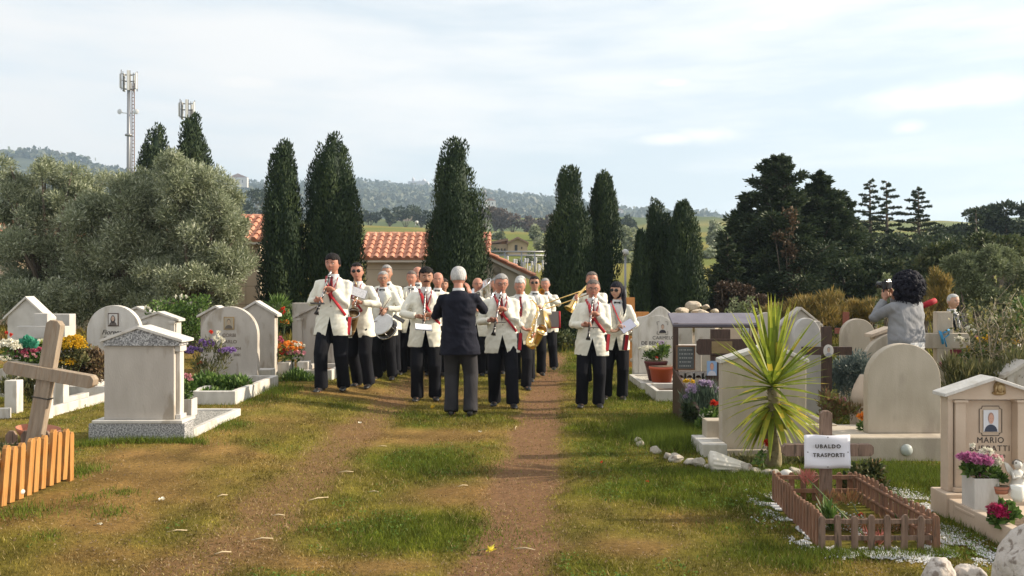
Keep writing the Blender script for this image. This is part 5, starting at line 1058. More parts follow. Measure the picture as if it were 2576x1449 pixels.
# slab behind the yucca
def yucca_slab():
    d = 7.7; xa, xb = at(1817, d), at(2062, d); zb = TZ(2.2, d)-.02; t = thing('headstone', 'wide plain gabled stone seen from behind, standing behind the yucca', 'gravestone', ((xa+xb)/2, d, zb)); cx = (xa+xb)/2; w = (xb-xa)/2; H = zat(866, d)-zb; g = zat(912, d)-zb; GRAVES.append((xa, xb, d-.2, d+1.4))
    m = MB(); m.prism([(-w, 0), (w-.12, 0), (w-.12, g), (-.0, H-.03), (-w, g)], -.0, .14); m.build('slab', M_BOTT, t, bevel=.006)
    for s in (-1, 1):
        pl = [(0, H-.028), (s*(w+.02) if s < 0 else w-.1, g-.008), (s*(w+.02) if s < 0 else w-.1, g+.03), (0, H+.01)]; m = MB(); m.prism(pl if s > 0 else pl[::-1], -.02, .17); m.build('roof_slab', M_MARB, t, bevel=.004)
    m = MB(); m.box(-w-.02, w+.02, -.08, .0-.002, 0, .07); m.build('plinth', M_BOTT, t, bevel=.006)
    stone('box', 1777, 1822, 1058, 7.9, 'small square stone pier left of the yucca slab', M_BOTT, .18, name='stone_pier')
    stone('box', 1768, 1830, 1118, 7.55, 'low stone ledge below the small pier', M_MARB, .5, name='stone_ledge')
    o, z = bed(2.75, 3.05, 8.0, 8.9, .22, 'narrow pale kerb between the yucca and the large arched headstone', M_BOTT, .06)
yucca_slab()
def shell():
    d = 6.95; x = at(1838, d); t = thing('marble_fragment', 'fluted white marble fragment lying by the yucca', 'marble fragment', (x, d, TZ(x, d)-.01)); s = d/F2
    m = MB(); rs = []
    for k in range(9):
        q = k/8; xx = (-50+100*q)*s; r = (.105-.075*q)*(.9 if k == 0 else 1); zc = .095-.05*q
        rs.append([(xx, math.cos(a)*r*(1+.05*math.cos(a*14)), zc+math.sin(a)*r*.9*(1+.05*math.cos(a*14))) for a in (2*math.pi*i/56 for i in range(56))])
    m.rings(rs); m.build('fluted_body', mat('clean white marble', (.72, .68, .60), .5, (.62, .58, .50), 8), t)
shell()
def rock(name, label, x, y, z, r, mtl, seed, cat='rock', group=None, n=12, rough=.3, rot=0):
    t = thing(name, label, cat, (x, y, z), rot, group) if False else None
    rs = np.random.default_rng(seed); dirs = unit(rs.normal(size=(14, 3))); offs = rs.uniform(.62, .95, 14)
    def fn(d):
        dv = np.array(d); q = 1.
        for a, o in zip(dirs, offs):
            c = dv @ a
            if c > .01: q = min(q, o/c)
        return q*(1+rough*.25*(float(fbm(np.array([d.x*3+seed]), np.array([d.y*3+d.z*2.]), seed % 50)[0])-.5))
    m = MB(); m.ell((0, 0, 0), r, 0, n, fn=fn); o = m.build(name, mtl, None); o.location = (x, y, z); o.rotation_euler = (0, 0, rot)
    for p in o.data.polygons: p.use_smooth = n > 14
    tag(o, label, cat, group); return o
M_ROCK = mat('pale limestone rock', (.34, .30, .25), .9, (.50, .46, .40), 6, bump=1.5, bscale=14, col3=(.20, .16, .13), scale3=12)
M_RUB = mat('rubble stone', (.40, .33, .25), .9, (.55, .47, .37), 4, bump=1.2, bscale=12, col3=(.28, .22, .16), scale3=6)
ORD_ = ['first', 'second', 'third', 'fourth', 'fifth', 'sixth', 'seventh', 'eighth', 'ninth', 'tenth', 'eleventh', 'twelfth', 'thirteenth', 'fourteenth', 'fifteenth', 'sixteenth', 'seventeenth', 'eighteenth']
for i, (px, py, r, h) in enumerate(((1605, 1112, 12, 8), (1612, 1122, 14, 10), (1650, 1140, 18, 11), (1680, 1152, 14, 10), (1700, 1160, 22, 13), (1735, 1168, 18, 10), (1757, 1172, 20, 14), (1785, 1180, 16, 8), (1808, 1185, 22, 10), (1842, 1190, 20, 9), (1870, 1188, 24, 18), (1903, 1192, 18, 10), (1930, 1196, 20, 10), (1952, 1200, 18, 12), (2000, 1196, 22, 14))):
    x, y, z = ground_pt(px, py); s = y/F2; rock('rock', '%s stone from the left in the rough row bordering the yucca bed' % ORD[i], x, y, z+h*s*.5, (r*s, r*s*.9, h*s*1.15), M_ROCK, 100+i, group='rocks bordering the yucca bed', rot=i*1.3)
# right foreground boulders
x, y, z = ground_pt(2640, 1560); 
rock('boulder', 'big pitted pale boulder cut off by the lower right corner', 2.44, 3.66, .02, (.42, .34, .50), mat('pitted boulder', (.44, .39, .35), .9, (.56, .51, .46), 5, bump=2.5, bscale=18, col3=(.22, .18, .15), scale3=22), 5, n=40, rough=.9)
for i, (px, py, r, h, lab) in enumerate(((2365, 1462, 62, 34, 'rough pale stone at the bottom edge, larger left one of two'), (2440, 1460, 40, 26, 'rough pale stone at the bottom edge, smaller right one of two'))):
    d = 4.35; rock('rock', lab, at(px, d), d, zat(py, d)+.01, (r*d/F2, .1, h*d/F2*1.6), MATS['pitted boulder'], 210+i, n=22, rough=.9)
# rubble heap
k = 0
for (px, py, r) in sorted(((1742, 770, 22), (1715, 782, 17), (1770, 790, 20), (1730, 800, 24), (1760, 810, 22), (1790, 800, 24), (1700, 798, 20), (1812, 815, 20), (1815, 800, 14), (1775, 772, 12), (1835, 806, 13), (1742, 825, 24), (1710, 822, 22), (1780, 828, 22), (1850, 822, 14), (1685, 815, 16), (1752, 786, 18), (1798, 783, 12),
                    (1880, 822, 14), (1600, 815, 14), (1612, 835, 16), (1598, 858, 16), (1618, 862, 13), (1608, 884, 16), (1596, 905, 13), (1625, 895, 12), (1606, 925, 10), (1590, 838, 12), (1630, 925, 10))):
    HC = globals().setdefault('HC', {}); HC[px > 1640] = HC.get(px > 1640, -1)+1; d = 17.5+((k*37) % 10)*.12 if px > 1640 else 15.2+((k*31) % 10)*.05; s = d/F2
    where = 'heap by the low cypresses' if px > 1640 else 'tumble behind the orange cross'
    x = at(px, d); zz = zat(py, d); rock('rubble_block', 'rubble stone, %s from the left in the %s' % ((ORD*2)[HC[px > 1640]]+('' if HC[px > 1640] < 20 else ' again'), where), x, d, zz, (r*s*1.1, r*s, r*s*.62), M_RUB, 300+k, 'stone block', 'stones of the '+where, 8, .1, k*1.7); k += 1
# an earth bank carries the heap
mb = MB(); mb.ell((0, 0, 0), (1.6, .8, .62), 0, 14); o = mb.build('rubble_mound', M_RUB); o.location = (at(1765, 18.4), 18.6, TZ(4, 18.6)+.1); tag(o, 'mound of small rubble under the heap of broken stones', 'rubble', kind='stuff')
# cross with paper sign
t, x, zb, H, za, s = wcross(2077, 1033, 5.6, 1130, -112, 115, 29, 30, 'small brown wooden cross carrying a white paper sign in the right foreground', M_WOODB, 0, chamfer=7, tk=.035)
def sign():
    d = 5.55; t = thing('paper_sign', 'white paper sign with two printed words nailed to the small wooden cross', 'sign', (at(2080, d), d, zat(1178, d))); w = .15; h = zat(1094, d)-zat(1178, d)
    m = MB(); n = 14; vs = []; fs = []
    for j in range(9):
        for i in range(n+1):
            q = i/n; v = j/8; vs.append((-w+2*w*q, -.006-.006*math.sin(q*7+v*4)-.004*math.sin(v*9), v*h+.002*math.sin(q*9)))
    for j in range(8):
        for i in range(n): fs.append((j*(n+1)+i, j*(n+1)+i+1, (j+1)*(n+1)+i+1, (j+1)*(n+1)+i))
    m.add(vs, fs, 0, True); p = m.build('paper', mat('white paper', (.72, .72, .78), .6), t); so_ = p.modifiers.new('s', 'SOLIDIFY'); so_.thickness = .002
    text('UBALDO', .034, M_INK, t, (.0, -.021, h*.62), sp=1.35, bold=.0011); text('TRASPORTI', .034, M_INK, t, (.005, -.021, h*.36), sp=1.22, bold=.0011)
    for (a, b) in ((0, h-.012), (0, .012), (-w+.02, h*.5), (w-.02, h*.5)): m = MB(); m.ell((a, -.02, b), (.004, .004, .004), 0, 5); m.build('nail', M_INK, t)
sign()
def right_fence():
    xl0, xr0, y0 = 1.765, 2.42, 4.86; xl1, xr1, y1 = 1.845, 2.43, 6.0
    t = thing('picket_fence', 'low reddish picket fence enclosing the small grave with the paper sign', 'fence', ((xl0+xr0)/2, 5.4, 0)); X0, Y0 = t.location.x, 5.4
    n = 8
    for i in range(n): q = i/(n-1); picket(xl0+(xr0-xl0)*q-X0, y0-Y0, 0.0, .205+random.uniform(-.006, .006), .037, .014, t, R(random.uniform(-3, 3)), M_WOODP if i > 6 else M_WOODB, R(random.uniform(-2, 2)))
    for i in range(17): q = i/16; picket(xl0+(xl1-xl0)*q-X0, y0+.02+(y1-y0)*q-Y0, 0.0, .21+.01*math.sin(i*.8)-.012*(6 < i < 9), .04, .014, t, R(86), M_WOODP, R(random.uniform(-2, 2)))
    for i in range(17): q = i/16; picket(xr0+(xr1-xr0)*q-X0+.0, y0+.03+(y1-y0)*q-Y0, 0.0, .21+.01*math.sin(i*.7), .04, .014, t, R(90), M_WOODP, R(random.uniform(-2, 2)))
    for i in range(7): q = (i+.5)/7; picket(xl1+(xr1-xl1)*q-X0, y1+.02-Y0, 0.0, .20, .04, .014, t, 0, M_WOODP, R(random.uniform(-2, 2)))
    for z in (.06, .155):
        m = MB(); m.box(xl0-X0, xr0-X0, y0+.008-Y0, y0+.02-Y0, z, z+.025); m.build('rail', M_WOODB, t)
        m = MB(); m.box(xl1-X0, xr1-X0, y1-.006-Y0, y1+.008-Y0, z, z+.028); m.build('rail', M_WOODP, t)
        for (a, b, sg) in ((xl0, xl1, 1), (xr0, xr1, -1)):
            m = MB(); m.tube([(a-X0+sg*.014, y0+.03-Y0, z+.012), (b-X0+sg*.014, y1-Y0, z+.012)], .012, 4); m.build('rail', M_WOODP, t)
    GRAVES.append((xl0, xr0, y0, y1))
    fl('weeds', 'orange brown dried weeds inside the reddish picket fence', 2190, 0, 5.35, [(2150, 1330, 60, 14), (2230, 1330, 60, 14), (2180, 1290, 50, 12, .3), (2110, 1290, 20, 24, .2)], 900, leafmat('orange dry weeds', [(.16, .12, .04), (.34, .16, .07), (.42, .24, .12), (.12, .16, .04)], .3), .06, .0035, [(P_RED, 2, .014, (2165, 1295, 3, 3))], cat='weeds', up=1.)
    fl('weeds', 'green upright weeds by the foot of the sign cross', 2110, 0, 5.3, [(2085, 1300, 12, 30), (2100, 1330, 20, 16), (2280, 1330, 20, 18), (2060, 1330, 10, 20)], 260, M_GREEN, .09, .008, [], cat='weeds', up=1.4)
    fl('flower_plant', 'coral pink spiky plant low in the reddish fence front', 2190, 0, 5.05, [(2200, 1365, 34, 14), (2105, 1255, 16, 20, .5)], 260, leafmat('coral leaves', [(.45, .14, .12), (.60, .25, .2)], .3), .06, .004, [], cat='plant', up=1)
    fl('shrub', 'dark rose shrub with thin reddish shoots behind the sign cross', 2175, 0, 6.2, [(2150, 1225, 38, 34), (2180, 1200, 40, 34), (2195, 1180, 26, 20), (2140, 1250, 28, 30), (2210, 1215, 20, 20)], 1700, leafmat('dark rose leaves', [(.02, .035, .012), (.05, .07, .025), (.10, .11, .04), (.24, .14, .07)], .25), .04, .012, [], cat='shrub', up=.3, stems=9)
    t = thing('garden_ornament', 'small pale stone angel head on the fence corner', 'ornament', (at(1978, 6.15), 6.15, zat(1207, 6.15))); m = MB(); m.ell((0, 0, .035), (.05, .04, .04), 0, 8); m.ell((.02, -.03, .02), (.03, .03, .03), 0, 7); m.build('ornament', M_MARB, t)
right_fence()
def gravel():
    n = 20000; cs = [(1990, 1295, 70, .20), (1950, 1265, 60, .10), (2030, 1330, 40, .14), (1960, 1275, 40, .10), (2100, 1380, 30, .05), (2170, 1400, 60, .05), (2240, 1395, 60, .05), (2370, 1385, 50, .12), (2420, 1370, 50, .14), (2350, 1405, 60, .06), (2300, 1260, 60, .20), (2330, 1300, 60, .20), (2200, 1340, 130, .30), (2450, 1395, 40, .06), (2040, 1365, 40, .06)]
    P = []
    for (px, py, rx, ry) in cs:
        x, y, z = ground_pt(px, py); k = n//len(cs); X = rng.normal(x, rx*y/F2*.5, k); Y = rng.normal(y, ry, k); P.append(np.stack([X, Y, terr(X, Y)+.006], 1))
    P = np.concatenate(P); P = P[fbm(P[:, 0]*7, P[:, 1]*5, 55, 3) > .47]; k = len(P); r = rng.uniform(.004, .010, k)[:, None]
    q = np.array([(1, 0, 0), (-1, 0, 0), (0, 1, 0), (0, -1, 0), (0, 0, 1), (0, 0, -1)], float)
    V = P[:, None, :]+(q[None]*rng.uniform(.6, 1.2, (k, 6, 1)))*r[:, None, :]*np.array([1, 1, .7]); f = np.array([(0, 2, 4), (2, 1, 4), (1, 3, 4), (3, 0, 4), (2, 0, 5), (1, 2, 5), (3, 1, 5), (0, 3, 5)])
    Fc = (f[None]+np.arange(k)[:, None, None]*6).reshape(-1, 3)
    o = fast('white_gravel', V.reshape(-1, 3), Fc, mat('white chips', (.62, .62, .62), .8)); tag(o, 'white marble chips spilled round the reddish picket fence', 'gravel', kind='stuff')
gravel()
def yucca():
    d = 7.1; x = at(1943, d); zb = TZ(x, d); s = d/F2; t = thing('yucca_plant', 'spiky yellow green yucca standing in front of the wide plain stone', 'yucca', (x, d, zb)); H = zat(960, d)-zb
    m = MB(); pts = [(0.02*math.sin(k), 0, H*.92*k/9) for k in range(10)]; m.tube(pts, [.07, .062, .055, .05, .048, .045, .045, .05, .055, .05], 12)
    for k in range(90):
        a = k*2.4; z = .05+H*.85*k/90; r = .045; m.add([(r*math.cos(a-.3), r*math.sin(a-.3), z), (r*math.cos(a+.3), r*math.sin(a+.3), z), ((r+.035)*math.cos(a), (r+.035)*math.sin(a), z+.02)], [(0, 1, 2)])
    m.build('trunk', mat('yucca trunk', (.17, .14, .08), .9, (.28, .24, .13), 14, bump=1, bscale=20), t)
    mat_y = leafmat('yucca leaves', [(.07, .12, .018), (.15, .21, .025), (.30, .35, .045), (.48, .44, .06), (.58, .42, .05)], .4, .45)
    V = []; Fc = []; rn = []; rs = np.random.default_rng(3); o = 0
    N_ = 156
    for i in range(N_):
        q = i/N_                   # 0 lowest, old leaves; 1 top
        th = i*2.39996+rs.uniform(-.25, .25); r_ = rs.uniform(0, 1); low = i < 66; el = R(-52+55*r_) if low else R(-10+98*r_**.85); L = (.42+.14*r_ if low else .50+.24*r_)*rs.uniform(.85, 1.08); z0 = H*(.62+.22*r_) if low else H*(.93+.07*r_); w = .021+.007*rs.uniform(0, 1)
        dirh = np.array([math.cos(th), math.sin(th), 0]); p = np.array([0, 0, z0]); side = np.array([-math.sin(th), math.cos(th), 0]); nseg = 6; pts = []; e = el; sag = R(34)*(.55 if low else .3*(1-r_))
        for k in range(nseg+1):
            u = k/nseg; ww = w*(.55+.9*u if u < .35 else .87*(1-((u-.35)/.65)**1.6)+.004)
            fold = np.array([0, 0, 1.])*ww*.45*math.cos(e)-dirh*ww*.45*math.sin(e)
            pts += [p-side*ww+fold, p, p+side*ww+fold]; p = p+(dirh*math.cos(e)+np.array([0, 0, 1])*math.sin(e))*L/nseg; e -= sag/nseg
        for k in range(nseg):
            for j in (0, 1): Fc.append((o+k*3+j, o+k*3+j+1, o+k*3+4+j, o+k*3+3+j))
            c = np.clip((.30+.22*(1-q)+rs.uniform(-.16, .16))+(.25*(u)*(q < .45) if False else 0)+(.12*k/nseg), 0, 1); c = c if rs.uniform() > .12*(1-q)+.02 else .9
            rn += [c, c]
        V += pts; o += len(pts)
    fast('leaves', np.array(V), np.array(Fc), mat_y, t, rnd=np.array(rn))
yucca()
fl('rose_bush', 'single red rose on a thin stem at the yucca foot', 1925, 0, 6.95, [(1915, 1150, 8, 24), (1905, 1165, 10, 10)], 50, M_GREEN, .04, .012, [(P_RED, 8, .028, (1926, 1116, 5, 6))], cat='rose')
fl('weeds', 'low weeds and dry stems along the foot of the plain slab', 1950, 0, 7.3, [(1880, 1165, 50, 10), (1960, 1168, 50, 10), (2030, 1165, 40, 12)], 700, M_GRN2, .06, .008, [], cat='weeds', up=.9)
# dark cross with oval portrait
t, x, zb, H, za, s = wcross(2079, 822, 9.3, 882, -62, 60, 24, 20, 'dark brown wooden cross with an oval portrait right of the yucca', M_WOODD, 0, tk=.05)
portrait(t, .0, za, -.05, .085, .115, (.55, .56, .6), (.3, .3, .34), (.5, .4, .36), (.2, .2, .2), M_MARB, oval=True)
wcross(2128, 785, 13.5, 832, -28, 40, 14, 14, 'faded red wooden cross beyond the round topped stones', mat('faded red wood', (.22, .07, .045), .7), 0)
fl('shrub', 'blue grey lavender bush between the dark cross and the large arched stone', 2140, 0, 9.6, [(2130, 930, 38, 30), (2160, 920, 30, 34), (2120, 970, 34, 26), (2165, 960, 26, 30), (2100, 950, 16, 20)], 3600, M_BLUEG, .06, .006, [], cat='shrub', up=.4)
fl('weeds', 'reddish and green weeds right of the yucca', 2095, 0, 8.7, [(2075, 1010, 14, 30), (2110, 1020, 30, 20), (2140, 1035, 30, 16), (2090, 1050, 30, 14)], 700, leafmat('reddish weeds', [(.10, .12, .04), (.20, .10, .06), (.14, .18, .05), (.3, .14, .09)], .3), .06, .01, [(P_PINK, 8, .02, (2100, 1005, 24, 10)), (P_PURP, 6, .026, (2008, 985, 10, 6))], cat='weeds', up=.8)
t = thing('stone_vase', 'pale ribbed beehive shaped stone vase beside the large arched headstone', 'vase', (at(2168, 8.9), 8.9, TZ(3, 8.9))); m = MB(); zt = zat(942, 8.9)-TZ(3, 8.9)
m.lathe([(.09, zt-.32), (.1, zt-.28)]+[(.105*math.cos(q*.16)*(1+.04*(q % 2)), zt-.26+q*.03) for q in range(9)]+[(.02, zt)], 20); m.box(-.09, .09, -.09, .09, 0, zt-.32); m.build('vase_body', M_PINK, t)
def marble_cross():
    d = 9.9; x = at(2370, d); zb = TZ(x, d); t = thing('stone_cross', 'beige stone cross with a blue ribbon right of the photographer', 'cross', (x, d, zb)); s = d/F2
    m = MB(); m.box(-18*s, 22*s, -.05, .05, 0, zat(784, d)-zb); m.build('upright', M_BOTT, t, bevel=.006); m = MB(); m.box(-50*s, 64*s, -.055, .045, zat(876, d)-zb, zat(838, d)-zb); m.build('arm', M_BOTT, t, bevel=.006)
    t2 = thing('ribbon', 'blue ribbon bow tied on the beige stone cross', 'ribbon', (x-.02, d-.08, zat(845, d))); m = MB()
    m.tube([(0, 0, .04), (.06, -.01, .08), (.05, -.01, .02), (0, -.01, -.02), (.02, -.02, -.12)], [.012, .02, .02, .015, .02], 6, flat=.3); m.tube([(0, 0, .03), (-.05, -.01, .06), (-.03, -.01, 0), (-.02, -.02, -.09)], [.012, .02, .02, .018], 6, flat=.3); m.build('bow', mat('blue satin', (.06, .32, .60), .4), t2)
    t3 = thing('banner', 'dark red square cloth under the right arm of the beige stone cross', 'cloth', (at(2400, d), d-.08, zat(925, d))); m = MB(); m.box(-.09, .09, -.005, .005, 0, zat(878, d)-zat(925, d)); m.build('cloth', mat('maroon cloth', (.14, .02, .03), .7), t3)
marble_cross()
fl('flower_plant', 'big bed of yellow chrysanthemum balls at the right edge', 2500, 0, 9.4, [(2490, 900, 60, 26), (2540, 905, 40, 26), (2450, 920, 40, 26), (2500, 940, 60, 20)], 2600, M_GREEN, .06, .02, [(P_YEL, 10, .04, (2505, 862, 12, 8)), (P_YEL, 10, .04, (2530, 870, 14, 8)), (P_YEL, 10, .04, (2550, 862, 14, 8)), (P_YEL, 7, .04, (2470, 858, 9, 7)), (P_YEL, 6, .04, (2440, 880, 8, 6)), (P_YEL, 8, .036, (2495, 850, 10, 5)), (P_YEL, 8, .036, (2478, 882, 10, 6)), (P_YEL, 8, .036, (2528, 885, 9, 6)), (P_WHT, 8, .036, (2412, 855, 9, 6)), (P_PINK, 12, .03, (2380, 920, 14, 8)), (P_WHT, 6, .03, (2393, 905, 6, 6)), (P_ORG, 8, .03, (2345, 935, 6, 14))], cat='flowers')
def tangle(px, d, label, sx, top, base, n, leafy):
    x = at(px, d); zb = TZ(x, d); t = thing('rose_bush', label, 'shrub', (x, d, zb)); s = d/F2; m = MB(); P = []
    for i in range(n):
        a = random.uniform(-1, 1); h = (zat(top, d)-zb)*random.uniform(.55, 1.05); ex = a*sx*s+random.uniform(-.1, .1); ey = random.uniform(-.4, .4)
        p = [Vector((a*.25*sx*s, ey*.3, 0)), Vector((a*.6*sx*s+random.uniform(-.08, .08), ey*.7, h*.5)), Vector((ex, ey, h*.85)), Vector((ex+random.uniform(-.15, .15), ey, h))]
        m.tube(p, [.012, .009, .006, .002], 5); P += [p[1].lerp(p[2], random.random()) for _ in range(6)]+[p[2].lerp(p[3], random.random()) for _ in range(5)]
        for _ in range(3): b = p[1].lerp(p[3], random.random()); e = b+Vector((random.uniform(-.2, .2), random.uniform(-.1, .1), random.uniform(0, .2))); m.tube([b, e], [.004, .001], 4); P.append(e)
    m.build('branch', mat('pale dry branches', (.27, .22, .15), .9, (.36, .31, .23), 8), t); P = np.array(P); k = leafy; q = P[rng.integers(0, len(P), k)]+rng.normal(size=(k, 3))*.05
    V, Fc = leaves(q, unit(rdir(k)+np.array([0, 0, .2])), rng.uniform(.03, .06, k), rng.uniform(.01, .018, k)); fast('leaves', V, Fc, M_GRN2, t, rnd=rng.uniform(0, 1, k))
    v = []; 
    return t
tangle(2505, 8.9, 'tangle of thin dry rose branches with few leaves before the far visitor', 62, 745, 900, 30, 2000)
tangle(2430, 11.5, 'sparse dry rose stems between the beige cross and the old man', 46, 775, 900, 14, 500)
fl('rose_bush', 'leafy bush with white roses at the right edge by the yellow flowers', 2545, 0, 10.2, [(2540, 820, 40, 30), (2560, 780, 24, 26), (2520, 850, 40, 24), (2480, 855, 30, 20)], 1700, M_GREEN, .055, .017, [(P_WHT, 6, .035, (2540, 785, 10, 10)), (P_RED, 3, .03, (2565, 790, 4, 4)), (P_WHT, 5, .035, (2440, 830, 8, 8)), (P_PINK, 6, .03, (2445, 850, 14, 6))], cat='shrub')
fl('grass_clumps', 'dry stalks and green growth right of the large arched headstone', 2440, 0, 8.2, [(2430, 960, 40, 40), (2400, 990, 24, 50), (2480, 960, 40, 36), (2390, 930, 16, 30), (2530, 950, 50, 30), (2560, 930, 30, 40)], 3200, M_GRN2, .11, .006, [(P_ORG, 14, .022, (2392, 1020, 6, 20))], cat='weeds', up=1.2)
stone('box', 2383, 2396, 985, 7.9, 'thin reddish stone post beside the large arched headstone', M_PINK, .1, name='stone_post')
stone('house', 2520, 2640, 905, 8.0, 'gabled headstone just entering the frame at the right edge', M_TRAV, .14, eave=.14)
# blue lantern behind the woman
t = thing('grave_lantern', 'blue topped lantern with a white card beside the woman in sunglasses', 'lantern', (at(1571, 16.6), 16.6, TZ(2.2, 16.6))); m = MB(); zt = zat(770, 16.6)-TZ(2.2, 16.6); m.tube([(0, 0, 0), (0, 0, zt-.1)], .02, 8); m.build('pole', M_STEEL, t)
m = MB(); m.lathe([(.13, zt-.1), (.13, zt), (.12, zt+.04), (.04, zt+.11), (.01, zt+.12)], 16); m.build('lantern_top', mat('blue enamel', (.05, .28, .45), .4), t); m = MB(); m.box(-.08, .04, -.01, .01, zt+.13, zt+.32); m.build('card', M_PANEL, t)
# things lying on the turf
def fallen():
    x, y, z = ground_pt(1232, 1388); t = thing('fallen_flower', 'yellow flower head lying on the right wheel track', 'flower', (x, y, z+.01)); k = 22; A = unit(rdir(k)+np.array([0, 0, .25])); A[:, 2] = np.abs(A[:, 2])*.5
    V, Fc = leaves(np.zeros((k, 3)), unit(A), rng.uniform(.025, .05, k), .007); fast('petals', V, Fc, petal('lemon petals', (.75, .62, .05), (.8, .72, .12)), t, rnd=rng.uniform(0, 1, k))
    m = MB(); m.tube([(0, 0, 0), (-.04, .01, .0), (-.07, -.01, -.003)], .003, 5); m.build('stem', mat('green stem', (.1, .13, .05), .7), t)
    for (px, py, r, lab, mt) in ((1207, 1090, .03, 'crumpled white petal in the middle of the path', P_WHT), (1628, 1216, .02, 'red petal lying in the grass, nearer one', P_RED), (1515, 1168, .025, 'red petal lying in the grass, farther one', P_RED), (405, 1262, .03, 'crumpled white scrap on the left turf', P_WHT), (250, 1325, .022, 'pale stone chip on the left turf', P_WHT), (1090, 1028, .05, 'yellow leaf litter behind the conductor', P_YEL), (905, 1068, .03, 'white scrap on the left wheel track', P_WHT)):
        x, y, z = ground_pt(px, py); t = thing('fallen_petal', lab, 'petal', (x, y, z+.015)); k = 9; A = unit(rdir(k)); A[:, 2] = np.abs(A[:, 2])*.5; V, Fc = leaves(np.zeros((k, 3)), unit(A), r*.8, r*.3); fast('petals', V, Fc, mt, t, rnd=rng.uniform(0, 1, k))
    for i, (px, py, l, a) in enumerate(((800, 1258, .16, .35), (445, 1340, .11, .2), (560, 1395, .09, .25), (660, 1360, .12, .15), (870, 1190, .12, .1), (1298, 1078, .22, .75), (1165, 1225, .08, .25), (960, 1125, .09, .1), (560, 1250, .07, .3), (700, 1300, .08, .1), (940, 1240, .07, .0), (1320, 1385, .12, -.1))):
        x, y, z = ground_pt(px, py); o = MB(); o.tube([(-l/2, 0, .008), (0, .006, .014), (l/2, 0, .008)], [.003, .0045, .003], 5); q = o.build('twig', mat('bleached straw', (.52, .42, .27), .8)); q.location = (x, y, z); q.rotation_euler = (0, 0, a*2)
        tag(q, 'bleached straw stalk lying on the ground '+['beside the left track nearest the middle', 'low at the left', 'at the bottom left of the track', 'on the left track near the bottom', 'on the left track halfway', 'long slanting on right track', 'short in the middle strip', 'small upper left track', 'short left of the track', 'small on the lower left track', 'tiny beside the green patch', 'dark lower right track'][i], 'twig', 'straw stalks lying on the path')
fallen()
# ================================================================ PEOPLE (the band, the conductor, the onlookers)
def cloth(name, col, col2=None, bump=.6, sc_=22): return mat(name, col, .85, col2 or tuple(c*.86 for c in col), 5, bump=bump, bscale=sc_, spec=.15, stretch=(1, 1, .45))
M_JACK = cloth('ivory jacket cloth', (.66, .645, .56), (.73, .715, .63), 1.3, 5)
M_NAVY = cloth('navy suit cloth', (.009, .010, .017), (.015, .016, .026), 2.0, 9)
M_TROU = cloth('black trouser cloth', (.006, .0065, .009), (.011, .012, .017), 2.4, 8)
M_GTROU = cloth('grey trouser cloth', (.026, .025, .028), (.042, .041, .045), 2.4, 8)
M_SHIRT = cloth('white shirt', (.68, .68, .68), None, .8)
M_REDC = mat('red cloth', (.42, .018, .028), .7, (.30, .012, .02), 12)
M_TIE = mat('red striped tie', (.36, .025, .03), .6, (.10, .02, .03), 38, (.45, .55), stretch=(1, 1, 1))
M_BLKC = mat('black fabric', (.015, .015, .017), .7)
M_SHOE = mat('black leather', (.02, .02, .02), .35)
M_GLASSES = mat('dark lenses', (.01, .01, .01), .15)
M_FRAMEG = mat('thin spectacle frame', (.08, .06, .05), .3)
M_BLKW = mat('black instrument wood', (.015, .013, .013), .25)
M_SILV_M = mat('silver keys', (.65, .65, .66), .22, metal=.9)
M_BRASS = mat('lacquered brass', (.75, .52, .20), .25, metal=.9)
M_DBRASS = mat('dark aged brass', (.35, .24, .13), .35, metal=.8)
M_SHEET = mat('sheet music paper', (.72, .72, .76), .6, (.55, .55, .60), 60, (.45, .6))
M_KNIT = cloth('light grey knit', (.20, .205, .22), (.26, .265, .28), 1.6, 14)
SKIN = {}
def skin(c):
    if c not in SKIN:
        base = {'tan': (.40, .21, .14), 'ruddy': (.46, .22, .155), 'pale': (.54, .32, .23)}[c]
        SKIN[c] = mat('skin '+c, base, .5, tuple(v*.88 for v in base), 16, spec=.3)
    return SKIN[c]
HAIRC = {'black': (.012, .010, .010), 'dark': (.03, .022, .018), 'grey': (.25, .245, .24), 'white': (.40, .395, .385), 'pepper': (.12, .10, .09), 'blackblue': (.010, .010, .016)}
def hair_m(c): return mat('hair '+c, HAIRC[c], .65, tuple(v*1.35+.002 for v in HAIRC[c]), 60, bump=1.5, bscale=90, stretch=(1, 1, .3), spec=.12)
def remeshed(mb, voxel, smooth=2):
    me = bpy.data.meshes.new('tmp'); me.from_pydata(mb.v, [], mb.f); o = bpy.data.objects.new('tmp', me); C.objects.link(o)
    r = o.modifiers.new('r', 'REMESH'); r.mode = 'VOXEL'; r.voxel_size = voxel
    if smooth: s = o.modifiers.new('s', 'SMOOTH'); s.iterations = smooth; s.factor = .6
    bpy.context.view_layer.update()
    out = bpy.data.meshes.new_from_object(o.evaluated_get(bpy.context.evaluated_depsgraph_get())); bpy.data.objects.remove(o); bpy.data.meshes.remove(me); return out
def obj_of(me, name, mats, parent):
    me.materials.clear()
    for m in (mats if isinstance(mats, (list, tuple)) else [mats]): me.materials.append(m)
    o = bpy.data.objects.new(name, me); C.objects.link(o); o.parent = parent; return o
def ring(z, a, b, cy=0, cx=0, n=28, p=2.5):
    out = []
    for k in range(n):
        t = 2*math.pi*k/n; c, s = math.cos(t), math.sin(t)
        out.append((cx+a*math.copysign(abs(c)**(2/p), c), cy+b*math.copysign(abs(s)**(2/p), s), z))
    return out
